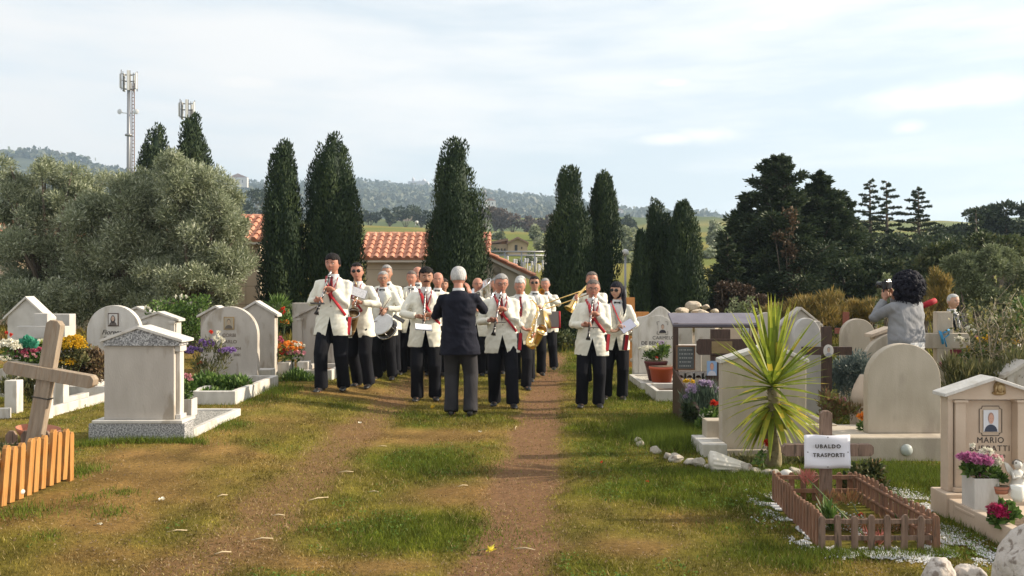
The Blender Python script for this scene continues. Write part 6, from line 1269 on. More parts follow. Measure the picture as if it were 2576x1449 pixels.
def ik(a, b, l1, l2, pole):
    a, b, pole = Vector(a), Vector(b), Vector(pole); d = b-a; L = min(d.length, (l1+l2)*.999); dn = d.normalized(); x = (l1*l1-l2*l2+L*L)/(2*L); h = math.sqrt(max(l1*l1-x*x, 0)); p = (pole-dn*pole.dot(dn)).normalized()
    return a+dn*x+p*h
def head_fn(d, nose=1.):
    """unit direction -> head surface point, face towards -Y, origin in the middle of the head"""
    x, y, z = d
    hr = math.sqrt(max(1e-9, 1-z*z)); k = ((1-abs(z)**2.7)**(1/2.2))/hr if hr > 1e-3 else 1
    k = min(k, 1.6); x0, y0 = x, y
    ax = .081*(1-.46*max(0, -z)**1.35)*(1-.03*max(0, z)); ay = .094*(1-.10*max(0, -z)); az = .118
    if y > 0: ay *= 1-.25*max(0, -z)**1.2
    p = Vector((x*ax*k, y*ay*k, z*az))
    if y < 0:
        f = max(0, -y)
        p.y -= .033*nose*math.exp(-(x/.13)**2)*math.exp(-((z+.13)/.17)**2)*f         # nose
        for s in (-1, 1): p.y += .016*math.exp(-((x-s*.36)/.17)**2-((z-.06)/.10)**2)*f     # eye sockets
        p.y -= .006*math.exp(-((z-.22)/.09)**2)*math.exp(-(x/.5)**2)                      # brow
        p.y -= .009*math.exp(-(x/.26)**2-((z+.47)/.09)**2)                                # lips
        p.y += .006*math.exp(-(x/.3)**2-((z+.62)/.06)**2)
        p.y -= .012*math.exp(-(x/.3)**2-((z+.82)/.13)**2)                                 # chin
        for s in (-1, 1): p.y -= .004*math.exp(-((x-s*.5)/.2)**2-((z+.2)/.2)**2)
    return p
def head_mesh(m, M, brow, lips=4, mus=None, openeye=True):
    rs = []; n1, n2 = 26, 36
    for j in range(1, n1):
        ph = math.pi*j/n1; rs.append([M @ head_fn((math.sin(ph)*math.cos(math.pi*2*k/n2), math.sin(ph)*math.sin(2*math.pi*k/n2), -math.cos(ph))) for k in range(n2)])
    m.rings(rs, 0)
    for s in (-1, 1):
        m.ell((s*.077, .012, -.008), (.010, .020, .032), 0, 8, M=M)
        m.ell((s*.028, -.079, .008), (.012, .008, .006), 1, 8, M=M); m.ell((s*.028, -.0855, .008), (.0055, .003, .0055), 2, 6, M=M)
        m.tube([M @ Vector((s*.010, -.094, .027)), M @ Vector((s*.028, -.094, .032)), M @ Vector((s*.047, -.082, .026))], [.003, .0042, .002], 6, brow)
    m.tube([M @ Vector((-.024, -.088, -.056)), M @ Vector((0, -.099, -.054)), M @ Vector((.024, -.088, -.056))], [.003, .0055, .003], 6, lips)
    if mus is not None:
        m.tube([M @ Vector((-.034, -.084, -.052)), M @ Vector((-.012, -.100, -.041)), M @ Vector((.012, -.100, -.041)), M @ Vector((.034, -.084, -.052))], [.005, .008, .008, .005], 6, mus)
def hair_mesh(M, style, seed):
    m = MB(); n1, n2 = 30, 44; rs = random.Random(seed); fs = []; vs = []
    bald = style == 'bald'
    for j in range(n1+1):
        ph = math.pi*j/n1
        for k in range(n2):
            d = (math.sin(ph)*math.cos(2*math.pi*k/n2), math.sin(ph)*math.sin(2*math.pi*k/n2), -math.cos(ph)); p = head_fn(d, 0)
            th = {'short': 1.05, 'full': 1.10, 'long': 1.10, 'crop': 1.025, 'bald': 1.02}.get(style, 1.08)
            th += (.035 if style != 'crop' else .012)*(float(vn(np.array([d[0]*7+seed]), np.array([d[1]*7+d[2]*5]), 3)[0])-.5)
            if style in ('full', 'short'): th += .03*max(0, d[2])
            vs.append(M @ (p*th))
    def keep(j, k):
        ph = math.pi*(j+.5)/n1; x, y, z = math.sin(ph)*math.cos(2*math.pi*(k+.5)/n2), math.sin(ph)*math.sin(2*math.pi*(k+.5)/n2), -math.cos(ph)
        w = .025*math.sin(k*.9+seed)+.012*math.sin(k*2.3)
        if bald: return y > -.25 and -.55 < z < .28+w-.3*max(0, -y)
        if style == 'long': return z > (.42+w if y < -.45 else -.85)
        front = (.50 if style == 'full' else .64)+w; side = .05; back = -.45
        if y < -.55: return z > front-.1*abs(x)
        if y < .05: return z > side+(front-side)*((.05-y)/.6)**.8+w*.5-(0.25 if abs(x) > .8 and y > -.25 else 0)
        return z > back+(side-back)*max(0, 1-y/.45)*.6
    for j in range(n1):
        for k in range(n2):
            if keep(j, k): fs.append((j*n2+k, j*n2+(k+1) % n2, (j+1)*n2+(k+1) % n2, (j+1)*n2+k))
    m.add(vs, fs, 0, True); return m
def hand(m, wrist, dirv, palm, mi=0, curl=1., s=1.):
    """palm block and five separate bent fingers; dirv: wrist to knuckles, palm: way the fingers close"""
    d = Vector(dirv).normalized(); n = Vector(palm); n = (n-d*n.dot(d)).normalized(); w = d.cross(n); B = Matrix((w, d, n)).transposed().to_4x4(); M = Matrix.Translation(Vector(wrist)) @ B
    m.ell((0, .045*s, 0), (.041*s, .055*s, .017*s), mi, 8, M=M)
    for i, (ox, L) in enumerate(((-.030, .070), (-.010, .080), (.010, .075), (.029, .060))):
        a = 0; p = Vector((ox, .085, .0)); pts = [p*s]; b = (.5, .75, .6) if curl > .5 else (.25, .3, .3)
        for q, f in zip(b, (.42, .33, .25)): a += q*curl; p = p+Vector((ox*.08, math.cos(a), math.sin(a)))*L*f; pts.append(p*s)
        m.tube([M @ v for v in pts], [.0098*s, .009*s, .0085*s, .006*s], 8, mi)
    pts = [Vector((-.030, .02, .004)), Vector((-.052, .045, .018)), Vector((-.050, .070, .036)), Vector((-.040, .085, .045))]; m.tube([M @ (v*s) for v in pts], [.013*s, .011*s, .0095*s, .007*s], 8, mi)
PEOPLE = []
def person(px, fy, hy, yaw, label, hair=('short', 'grey'), glasses=None, sk='tan', jacket=None, trouser=None, step=(0, 0), hands=None, pitch=0, hyaw=0, belly=0, mus=None, tie='tie', strap=True, wide=1., pose=None, closed=False, female=False, d=None, zfoot=None, hgt=None, skirt=False, collar=None, cat='person', vneck=True, open_=1.):
    if d is None: x, y, z = ground_pt(px, fy)
    else: x, y = at(px, d), d; z = TZ(x, y) if zfoot is None else zfoot
    top = zat(hy, y); S = (top-z)/1.785 if hgt is None else hgt/1.765
    t = thing('person', label, cat, (x, y, z), R(yaw), None, S)
    jm = jacket or M_JACK; tm = trouser or M_TROU; W_ = wide*(.93 if female else 1)
    hr_ = random.Random(int(px)*7+3); hx_ = hr_.uniform(.97, 1.09); hz_ = hr_.uniform(.95, 1.03); t.rotation_euler = (R(hr_.uniform(-1, 2)), R(hr_.uniform(-2, 2)), R(yaw))
    pitch += hr_.uniform(-3, 4); hyaw += hr_.uniform(-8, 8); HM = Matrix.Translation(Vector((0, -.005, 1.555))) @ Matrix.Rotation(R(hyaw), 4, 'Z') @ Matrix.Rotation(R(pitch), 4, 'X') @ Matrix.Translation((0, -.022, .098)) @ Matrix.Diagonal((1.08*hx_, 1.09, 1.08*hz_, 1))
    sh = {s: Vector((s*.172*W_, .005, 1.405)) for s in (-1, 1)}
    hands = hands or {-1: ((-.25, -.03, .86), (0, .0, -1), (1, 0, 0), (-1, .5, 0)), 1: ((.25, -.03, .86), (0, 0, -1), (-1, 0, 0), (1, .5, 0))}
    el = {}; wr = {}
    for s in (-1, 1):
        wv, dv, pv, pole = hands[s][:4]; wr[s] = Vector(wv); el[s] = ik(sh[s], wr[s], .295, .262, pole); 
        if (wr[s]-sh[s]).length > .555: wr[s] = sh[s]+(wr[s]-sh[s]).normalized()*.555
    ank = {}; kn = {}; hip = {}
    for s in (-1, 1):
        f = step[(s+1)//2]; f, l = f if isinstance(f, tuple) else (f, 0)
        hip[s] = Vector((s*.088, .0, .90)); ank[s] = Vector((s*.118, f+.02, .085+l)); kn[s] = ik(hip[s], ank[s], .43, .415, (s*.12, -1, 0))
    # ---- body: one remeshed surface
    m = MB(); m.rings([ring(z_, a, b, cy) for z_, a, b, cy in ((.86, .13, .09, 0), (.98, .145, .095, 0), (1.10, .13, .09+belly*.6, -belly*.4), (1.26, .15, .10, 0), (1.38, .155, .09, .005), (1.45, .09, .065, .005), (1.48, .058, .056, .0))])
    m.tube([(0, .005, 1.44), (0, 0, 1.50), HM @ Vector((0, .012, -.06))], [.070, .058, .055], 14)
    for s in (-1, 1):
        m.tube([sh[s]+Vector((-s*.05, 0, 0)), sh[s], el[s], wr[s].lerp(el[s], .06)], [.045, .05, .038, .026], 10); m.tube([wr[s].lerp(el[s], .2), wr[s], wr[s]+Vector(hands[s][1]).normalized()*.03], [.028, .025, .027], 10)
        m.tube([hip[s], kn[s], ank[s], ank[s]+Vector((0, 0, -.04))], [.075, .05, .036, .036], 10)
        m.tube([ank[s]+Vector((0, .03, -.055)), ank[s]+Vector((0, -.13, -.06))], [.03, .03], 8)
    bm_ = remeshed(m, .013, 1); nb = len(bm_.polygons)
    hd = MB(); hd.v = [tuple(v.co) for v in bm_.vertices]; hd.f = [tuple(p.vertices) for p in bm_.polygons]; hd.m = [0]*nb; hd.sm = [True]*nb; bpy.data.meshes.remove(bm_)
    hcol = hair[1]
    head_mesh(hd, HM, 3, 4, 3 if mus else None)
    for s in (-1, 1): hand(hd, wr[s], hands[s][1], hands[s][2], 0, 1. if len(hands[s]) < 5 else hands[s][4])
    hd.build('body', [skin(sk), mat('eye white', (.6, .58, .55), .3), mat('iris', (.03, .02, .015), .2), hair_m(hcol if hcol != 'white' else 'grey'), mat('lips', (.36, .12, .10), .5)], t)
    # ---- hair
    if hair[0]:
        hm = hair_mesh(HM, hair[0], int(px) % 97); o = hm.build('hair', hair_m(hcol), t, smooth=True)
        sld = o.modifiers.new('s', 'SOLIDIFY'); sld.thickness = .007; sld.offset = -1
        if hair[0] == 'long':
            m = MB()
            for s in (-1, 1): m.tube([HM @ Vector((s*.07, .03, .06)), HM @ Vector((s*.088, .03, -.06)), Vector((s*.11, .0+(-.07 if s > 0 else .03), 1.42)), Vector((s*.10, -.11 if s > 0 else .07, 1.26))], [.03, .034, .036, .014], 12, flat=.75)
            m.tube([HM @ Vector((0, .09, .04)), HM @ Vector((0, .10, -.1)), Vector((0, .10, 1.40)), Vector((0, .11, 1.26))], [.05, .07, .07, .03], 12, flat=.5); m.build('hair', hair_m(hcol), t)
    # ---- glasses
    if glasses:
        m = MB(); dark = glasses == 'sun'
        for s in (-1, 1):
            Mx = HM @ Matrix.Translation((s*.031, -.100, .008)) @ Matrix.Rotation(R(90), 4, 'X')
            if dark: m.lathe([(.004, -.002), (.026, -.002), (.026, .002), (.004, .003)], 14, M=Mx @ Matrix.Diagonal((1, .82, 1, 1)), mi=0)
            else:
                m.tube([Mx @ Vector((.024*math.cos(a), .017*math.sin(a), 0)) for a in (2*math.pi*k/14 for k in range(15))], .0022, 5, 1)
            m.tube([HM @ Vector((s*.055, -.097, .014)), HM @ Vector((s*.078, -.02, .012)), HM @ Vector((s*.080, .015, .005))], .0022, 5, 1)
        m.tube([HM @ Vector((-.008, -.104, .012)), HM @ Vector((.008, -.104, .012))], .002, 5, 1); m.build('glasses', [M_GLASSES, M_FRAMEG], t)
    # ---- trousers
    m = MB(); m.rings([ring(z_, a, b, cy) for z_, a, b, cy in ((.80, .15, .105, 0), (.90, .168*W_, .118, .0), (1.0, .165*W_, .112+belly*.7, -belly*.3), (1.06, .155*W_, .105+belly, -belly*.5))])
    for s in (-1, 1):
        m.tube([hip[s]+Vector((-s*.0, 0, .02)), hip[s].lerp(kn[s], .5), kn[s], kn[s].lerp(ank[s], .55), ank[s]+Vector((0, .004, -.035))], [.104, .104, .092, .084, .090], 14, flat=1.0)
    if skirt: m = MB(); m.rings([ring(z_, a, b, 0) for z_, a, b in ((.45, .24, .2), (.7, .22, .18), (.9, .2, .16), (1.03, .17, .13))])
    o = obj_of(remeshed(m, .014, 3), 'skirt' if skirt else 'trousers', skirt if skirt else tm, t); o.data.polygons.foreach_set('use_smooth', [True]*len(o.data.polygons))
    for s in (-1, 1):
        m = MB(); M = Matrix.Translation((ank[s].x, ank[s].y, ank[s].z-.085)) @ Matrix.Rotation(R(s*8), 4, 'Z')
        rs = []
        for (yy, a, h0, h1) in ((.065, .018, .01, .05), (.05, .034, .0, .085), (0, .038, 0, .095), (-.06, .044, 0, .075), (-.13, .046, 0, .05), (-.175, .036, .0, .04), (-.20, .014, .008, .028)):
            rs.append([M @ Vector((a*math.cos(q), yy, h0+(h1-h0)*(.5+.5*math.sin(q)))) for q in (2*math.pi*k/12 for k in range(12))])
        m.rings(rs); m.build('shoe', M_SHOE, t)
    # ---- shirt and tie
    m = MB(); m.rings([ring(z_, a, b, cy) for z_, a, b, cy in ((1.0, .15*W_, .105+belly, -belly*.5), (1.15, .15, .11+belly*.8, -belly*.5), (1.30, .16, .112, -.002), (1.41, .13, .095, 0), (1.47, .074, .072, -.004))]); m.rings([ring(z_, a, b, cy) for z_, a, b, cy in ((1.455, .078, .078, -.006), (1.515, .066, .068, -.006))], cap=False); m.build('shirt', collar or M_SHIRT, t, smooth=True)
    if tie == 'tie':
        m = MB(); pl = [(0, 1.485), (-.020, 1.475), (-.013, 1.45), (-.026, 1.30), (-.028, 1.16), (0, 1.11), (.028, 1.16), (.026, 1.30), (.013, 1.45), (.020, 1.475)][::-1]
        ys = lambda z: -.075-.048*min(1, (1.49-z)/.16)-.01
        vs = [(a, ys(z)-belly*.3, z) for a, z in pl]; m.add(vs+[(a, b+.012, c) for a, b, c in vs], [tuple(range(10))[::-1], tuple(range(10, 20))]+[(i, (i+1) % 10, (i+1) % 10+10, i+10) for i in range(10)]); m.build('tie', M_TIE, t)
    elif tie == 'bow':
        m = MB(); m.tube([(-.045, -.075, 1.47), (-.008, -.085, 1.475), (.008, -.085, 1.475), (.045, -.075, 1.47)], [.022, .009, .009, .022], 8, flat=.5); m.build('bow_tie', M_BLKC, t)
    # ---- jacket: one remeshed shell, cut open at the neck and the hem
    m = MB(); hem = .72 if not female else .76; z0 = .935 if jm in (M_KNIT,) else hem
    prof = ((hem, .232*W_, .172, 0), (.90, .214*W_, .156+belly*.9, -belly*.6), (1.06, .184*W_, .134+belly, -belly*.7), (1.18, .186*W_, .134+belly*.5, -belly*.4), (1.30, .192*W_, .138, 0), (1.375, .182*W_, .118, .008), (1.43, .13*W_, .09, .012), (1.475, .085, .078, .012), (1.485, .07, .07, .012))
    if jm is M_KNIT: prof = ((.95, .185*W_, .14, 0), (1.02, .195*W_, .15, 0))+prof[3:]
    m.rings([ring(z_, a, b, cy, n=32, p=2.35) for z_, a, b, cy in prof])
    for s in (-1, 1):
        e = el[s]; w_ = wr[s]; m.ell(sh[s]+Vector((-s*.012, .002, -.012)), (.056, .06, .054), 0, 10)
        m.tube([sh[s]+Vector((-s*.05, .003, -.01)), sh[s]+Vector((s*.008, 0, -.012)), sh[s].lerp(e, .55), e, e.lerp(w_, .4), w_.lerp(e, .10)], [.058, .063, .060, .058, .054, .045], 14)
        # folds at the elbow
        m.tube([e+Vector((0, .03, .04)), e+(w_-e)*.18+Vector((0, -.03, .03))], [.02, .012], 6)
    me = remeshed(m, .0125, 2); bm = bmesh.new(); bm.from_mesh(me)
    def cut(p0, p1, side):   # plane through the line p0-p1 in XZ, parallel to Y
        d = Vector((p1[0]-p0[0], 0, p1[1]-p0[1])).normalized(); nrm = Vector((d.z, 0, -d.x))
        bmesh.ops.bisect_plane(bm, geom=bm.verts[:]+bm.edges[:]+bm.faces[:], plane_co=(p0[0], 0, p0[1]), plane_no=nrm)
    dele = []
    if jm is not M_KNIT and not closed:
        V0 = 1.13 if vneck else 1.3; hx = .055*open_; hz = .97
        cut((0, V0), (.078, 1.47), 1); cut((0, V0), (-.078, 1.47), 1); cut((.0, hz), (hx, hem-.02), 1); cut((0, hz), (-hx, hem-.02), 1)
        for f in bm.faces:
            c = f.calc_center_median()
            if c.y < -.03 and c.z > V0 and abs(c.x) < .078*(c.z-V0)/(1.47-V0): dele.append(f)
            elif c.y < -.03 and c.z < hz and abs(c.x) < hx*(hz-c.z)/(hz-hem+.02): dele.append(f)
    for f in bm.faces:
        c = f.calc_center_median()
        if c.z < prof[0][0]+.007 and f.normal.z < -.7 and abs(c.x) < .16*W_ and abs(c.y) < .2 and f not in dele: dele.append(f)
    bmesh.ops.delete(bm, geom=list(set(dele)), context='FACES'); bm.to_mesh(me); bm.free()
    o = obj_of(me, 'jumper' if jm is M_KNIT else 'jacket', jm, t); me.polygons.foreach_set('use_smooth', [True]*len(me.polygons))
    # folds worked into the cloth
    n_ = len(me.vertices); co = np.empty(n_*3, np.float32); me.vertices.foreach_get('co', co); co = co.reshape(-1, 3); nn = np.empty(n_*3, np.float32); me.vertices.foreach_get('normal', nn); nn = nn.reshape(-1, 3)
    q = fbm(co[:, 0]*5+co[:, 2]*4+px, co[:, 2]*9-co[:, 0]*7+co[:, 1]*5, int(px) % 40, 3); co += nn*((np.abs(q-.5)*2)[:, None]-.2)*-.026*np.clip((1.42-co[:, 2:3])/.12, .25, 1); me.vertices.foreach_set('co', co.ravel()); me.update()
    if jm is not M_KNIT and not closed:
        m = MB()
        for s in (-1, 1):
            lp = [(s*.050, -.083, 1.475), (s*.082, -.125, 1.40), (s*.098, -.141, 1.32), (s*.062, -.146, 1.28), (s*.012, -.141-belly*.6, 1.14), (s*.055, -.136, 1.30), (s*.066, -.108, 1.43)]
            m.add(lp+[(a*1.0, b-.007, c) for a, b, c in lp], [tuple(range(7)), tuple(range(13, 6, -1))]+[(i, i+7, (i+1) % 7+7, (i+1) % 7) for i in range(7)])
        m.build('lapel', jm, t)
        m = MB(); m.ell((.012, -.146-belly*.75, 1.10), (.009, .005, .009), 0, 6); m.build('button', mat('button', (.25, .22, .16), .4), t)
    if strap and jm is M_JACK:   # red lanyard
        m = MB()
        for s in (-1, 1): m.tube([(s*.062, -.01, 1.49), (s*.075, -.105, 1.43), (s*.045, -.155, 1.33), (s*.008, -.162, 1.22)], [.013]*4, 6, flat=.35)
        m.build('neck_strap', M_REDC, t)
    PEOPLE.append(t); return t
def held(p, name, label, cat, c=(0, 0, 1.2)):
    """a thing carried by a person, placed in that person's frame"""
    t = bpy.data.objects.new(name, None); C.objects.link(t); Mw = Matrix.LocRotScale(p.location, p.rotation_euler, p.scale); t.location = Mw @ Vector(c); t.rotation_euler = p.rotation_euler; t.scale = p.scale
    t.empty_display_size = .1; return tag(t, label, cat)
def clarinet(p, label, a=(0, -.125, 1.56), b=(-.10, -.36, 1.0), card=None, off=.0, dark=False):
    c = (Vector(a)+Vector(b))/2; t = held(p, 'clarinet', label, 'clarinet', c); A, B = Vector(a), Vector(b); L = lambda q: A.lerp(B, q)
    m = MB(); m.tube([L(.10), L(.12), L(.85), L(.93), L(1.0)], [.013, .015, .016, .020, .034], 12); m.build('tube', M_BLKW, t, c)
    m = MB(); m.tube([L(-.03), L(.06), L(.11)], [.006, .012, .014], 10); m.build('mouthpiece', M_SILV_M, t, c)
    for q in (.13, .30, .55, .57, .84): m = MB(); m.tube([L(q), L(q+.012)], [.0195, .0195], 12); m.build('ring', M_SILV_M, t, c)
    s = (B-A).cross(Vector((1, 0, 0))).normalized(); s = s if s.y < 0 else -s
    m = MB(); m.tube([L(.2)+s*.02, L(.8)+s*.02], .003, 5)
    for k in range(9): m.ell(L(.22+k*.065)+s*.02, (.009, .006, .009), 0, 6)
    m.build('key_work', M_SILV_M, t, c)
    return t
def sheet(p, label, c, w=.17, h=.12, rot=(62, 0, 0), mtl=None, name='music_card'):
    t = held(p, name, label, 'sheet music', c); Mx = Euler([R(v) for v in rot]).to_matrix().to_4x4()
    m = MB(); m.box(-w/2, w/2, -.004, .0, -h/2, h/2, M=Mx); m.build('backing', M_BLKC, t); m = MB(); m.box(-w/2+.004, w/2-.004, -.008, -.005, -h/2+.004, h/2-.004, M=Mx); m.build('page', mtl or M_SHEET, t)
    m = MB(); m.tube([Mx @ Vector((0, .0, -h/2)), Mx @ Vector((0, .02, -h/2-.05))], .004, 5); m.build('clip', M_SILV_M, t); return t
def bag(p, label, c=(.205, -.05, .86), rz=35, body=None, long=True):
    t = held(p, 'shoulder_bag', label, 'bag', c); Mx = Matrix.Rotation(R(rz), 4, 'Z') @ Matrix.Rotation(R(6), 4, 'Y'); cv = Vector(c)
    m = MB(); m.box(-.040, .040, -.03, .03, -.13, .10, M=Mx); m.build('pouch', body or mat('dark grey pouch', (.07, .06, .065), .8), t, bevel=.01)
    m = MB(); m.box(-.016, .028, -.036, -.028, -.125, .105, M=Mx); m.build('piping', M_REDC, t)
    m = MB(); m.tube([Mx @ Vector((-.05, -.02, .12)), Vector((.12, -.17, 1.10))-cv, Vector((.03, -.175, 1.22))-cv, Vector((-.06, -.12, 1.42))-cv, Vector((-.09, .02, 1.49))-cv], [.02]*5, 6, flat=.3); m.build('strap', M_REDC, t); return t
# hands closed on a clarinet: right hand (-x) lower, left hand upper
def clh(a=(0, -.125, 1.56), b=(-.10, -.36, 1.0)):
    A, B = Vector(a), Vector(b); u = A.lerp(B, .40); l = A.lerp(B, .66)
    return {1: (tuple(u+Vector((.085, .05, -.012))), (-.9, -.45, .1), (-.2, -.6, -.3), (.5, .25, -.9)), -1: (tuple(l+Vector((-.085, .045, -.01))), (.9, -.4, .1), (.2, -.6, -.2), (-.5, .25, -.9))}
# 1 front left clarinetist
a, b = (0, -.125, 1.55), (-.12, -.34, 1.0)
p = person(836, 984, 637, -4, 'tall dark haired man in white jacket playing clarinet, front left of the band', ('full', 'black'), None, 'ruddy', step=(-.12, .10), hands=clh(a, b), pitch=10, wide=1.06, belly=.01)
clarinet(p, 'black clarinet played by the tall front left man', a, b); sheet(p, 'dark music card clipped to the front left clarinet', (-.09, -.40, 1.14), rot=(82, 0, 12), mtl=mat('blue grey card', (.18, .19, .26), .6)); bag(p, 'red strapped grey pouch at the hip of the front left man')
# 2 saxophonist
p = person(912, 974, 660, -14, 'man in sunglasses and white jacket playing saxophone beside the front left clarinetist', ('short', 'black'), 'sun', 'ruddy', step=(.1, -.05), hands={-1: ((-.07, -.27, 1.02), (.7, -.6, -.1), (.5, -.4, 0), (-.7, .3, -.6)), 1: ((.14, -.26, 1.22), (-.6, -.6, .2), (-.4, -.6, 0), (.8, .2, -.6))}, hyaw=18, wide=.96)
def sax(p, label, o=(0, 0, 0), mt=M_DBRASS, sx=1):
    c = Vector((.06*sx, -.3, 1.1))+Vector(o); t = held(p, 'saxophone', label, 'saxophone', c); O = Vector(o)
    P = [Vector((sx*q[0], q[1], q[2]))+O for q in ((0, -.13, 1.52), (.02, -.19, 1.53), (.07, -.24, 1.47), (.10, -.27, 1.38), (.02, -.28, 1.12), (-.05, -.29, .90), (-.05, -.31, .83), (.0, -.36, .80), (.05, -.40, .86), (.10, -.44, 1.0), (.12, -.49, 1.07))]
    m = MB(); m.tube(P[:3], [.008, .010, .013], 10); m.build('neck', mt, t, c); m = MB(); m.tube(P[2:9], [.014, .018, .030, .042, .047, .05, .052], 14); m.build('body_tube', mt, t, c)
    m = MB(); m.tube(P[8:]+[P[-1]+Vector((.005, -.02, .01))], [.052, .062, .080, .088], 18, cap=False); m.tube(P[9:], [.055, .074], 16); m.build('bell', [mt], t, c); m = MB(); r = P[-1]+Vector((.005, -.02, .01)); d = (P[-1]-P[-2]).normalized(); u = d.orthogonal().normalized(); w = d.cross(u); m.tube([r+(u*math.cos(k)+w*math.sin(k))*.088 for k in (2*math.pi*i/20 for i in range(21))], .006, 6); m.build('bell_rim', M_SILV_M, t, c)
    m = MB()
    for k in range(12): q = P[3].lerp(P[5], k/12); m.ell(q+Vector((.03*math.cos(k*1.3), -.035, 0)), (.014, .010, .014), 0, 6)
    m.tube([P[3]+Vector((.03, -.03, 0)), P[5]+Vector((.04, -.03, 0))], .004, 5); m.build('key_work', M_SILV_M, t, c); return t
sax(p, 'dark brass saxophone held by the man in sunglasses', (.02, -.02, 0)); sheet(p, 'curled white music sheet above the dark saxophone', (.17, -.36, 1.36), .22, .13, (-20, 20, 10)); bag(p, 'black pouch hanging behind the saxophonist', (-.22, .0, .92), -30, M_BLKC)
# 3 drummer
p = person(967, 955, 680, -6, 'grey haired man with glasses in white jacket beating a white drum', ('crop', 'grey'), 'clear', 'tan', step=(0, .05), hands={-1: ((-.20, -.22, .98), (.6, -.7, -.2), (.3, 0, -1), (-1, .3, -.5)), 1: ((.10, -.24, 1.17), (-.3, -.6, -.5), (-.5, 0, -.5), (.9, .2, -.6))}, pitch=6, strap=False, hyaw=5, tie='bow')
c = (.07, -.36, .93); t = held(p, 'snare_drum', 'white headed snare drum with black shell slung before the grey haired drummer', 'drum', c); Mx = Matrix.Rotation(R(-28), 4, 'Y') @ Matrix.Rotation(R(52), 4, 'X')
m = MB(); m.lathe([(.178, -.15), (.178, -.0)], 32, M=Mx); m.build('shell', M_BLKW, t); m = MB(); m.lathe([(.182, .0), (.182, .022), (.172, .023), (.01, .018)], 32, M=Mx); m.build('drum_head', M_SHIRT, t)
for z in (.005, -.15): m = MB(); m.lathe([(.184, z-.01), (.192, z-.01), (.192, z+.012), (.184, z+.012)], 32, M=Mx); m.build('hoop', M_SILV_M, t)
for k in range(8): a = k*math.pi/4; m = MB(); m.tube([Mx @ Vector((.19*math.cos(a), .19*math.sin(a), -.15)), Mx @ Vector((.19*math.cos(a), .19*math.sin(a), .01))], .005, 5); m.build('tension_rod', M_SILV_M, t)
m = MB(); cv = Vector(c); m.tube([Mx @ Vector((.0, -.1, .02))*0+Vector((.02, .08, .12)), Vector((-.0, -.17, 1.18))-cv, Vector((-.09, -.10, 1.43))-cv, Vector((-.09, .03, 1.485))-cv], [.028]*4, 6, flat=.25); m.build('sling', mat('brown leather sling', (.16, .06, .045), .6), t)
t = held(p, 'drumstick', 'dark drumstick in the drummer raised left hand', 'drumstick', (.10, -.33, 1.2)); m = MB(); m.tube([(.09, .05, .16), (-.07, -.08, -.12)], [.005, .008], 6); m.build('stick', M_WOODD, t)
t = held(p, 'drumstick', 'dark drumstick in the drummer lowered right hand', 'drumstick', (-.14, -.36, .95)); m = MB(); m.tube([(-.1, .06, -.02), (.14, -.04, .04)], [.008, .005], 6); m.build('stick', M_WOODD, t)
sheet(p, 'black music holder between the drum and the moustached man', (.34, -.38, 1.02), .2, .10, (-60, 30, 10), M_BLKC)
# 4-6 back row left
REST = {-1: ((-.08, -.22, 1.18), (.7, -.5, .3), (.3, -.5, 0), (-.5, .2, -.9)), 1: ((.08, -.24, 1.22), (-.7, -.5, .3), (-.3, -.5, 0), (.5, .2, -.9))}
person(978, 940, 667, 3, 'white haired man in white jacket half hidden behind the drummer', ('short', 'grey'), None, 'tan', hands=REST, strap=False, tie='bow', wide=1.02)
p = person(1029, 943, 680, 0, 'reddish faced man in white jacket playing clarinet between drummer and moustached man', ('crop', 'pepper'), None, 'ruddy', hands=clh((0, -.125, 1.55), (-.03, -.36, 1.05)), pitch=4, strap=False, tie='bow')
clarinet(p, 'black clarinet played by the reddish faced man behind the drum', (0, -.125, 1.55), (-.03, -.36, 1.05))
person(1046, 930, 671, 4, 'bald man in white jacket looking over the reddish faced clarinetist', ('bald', 'pepper'), None, 'ruddy', hands=REST, strap=False, tie='bow')
# 7 moustached clarinetist
a, b = (0, -.13, 1.50), (-.03, -.33, .97)
p = person(1072, 1008, 671, 4, 'dark haired moustached man in white jacket holding a clarinet down before him', ('full', 'black'), None, 'tan', hands={1: ((.095, -.28, 1.155), (-.9, -.2, -.1), (-.2, -.6, -.5), (.8, .1, -.6)), -1: ((-.105, -.27, 1.13), (.9, -.3, -.1), (.2, -.6, -.5), (-.8, .1, -.6))}, step=(-.02, .03), pitch=5, mus=True, belly=.02, wide=1.06)
clarinet(p, 'black clarinet held low by the moustached man', a, b); sheet(p, 'white music sheet in front of the moustached man', (-.02, -.42, .99), .22, .15, (-60, 6, 8), mtl=mat('bright paper', (.74, .74, .78), .6)); bag(p, 'red strapped dark pouch at the hip of the moustached man', (.21, -.06, .90), 30, M_BLKC)
person(1096, 943, 685, 0, 'bald man showing just above the moustached man shoulder', ('bald', 'pepper'), None, 'ruddy', hands=REST, strap=False, tie='bow')
person(1118, 938, 700, 6, 'dark haired person half hidden between the moustached man and the conductor', ('full', 'dark'), None, 'tan', hands=REST, strap=False, tie='bow')
# conductor
p = person(1160, 1046, 667, 176, 'white haired conductor in dark navy jacket seen from behind with raised elbows', ('crop', 'white'), None, 'ruddy', M_NAVY, M_GTROU, step=(.02, -.03), hands={-1: ((-.11, -.22, 1.45), (.3, -.3, .9), (.5, -.3, 0), (-.75, .1, -.9), .5), 1: ((.12, -.28, 1.30), (-.6, -.6, .2), (-.3, -.6, 0), (.75, .1, -.7), .5)}, closed=True, tie=None, wide=1.07, pitch=4)
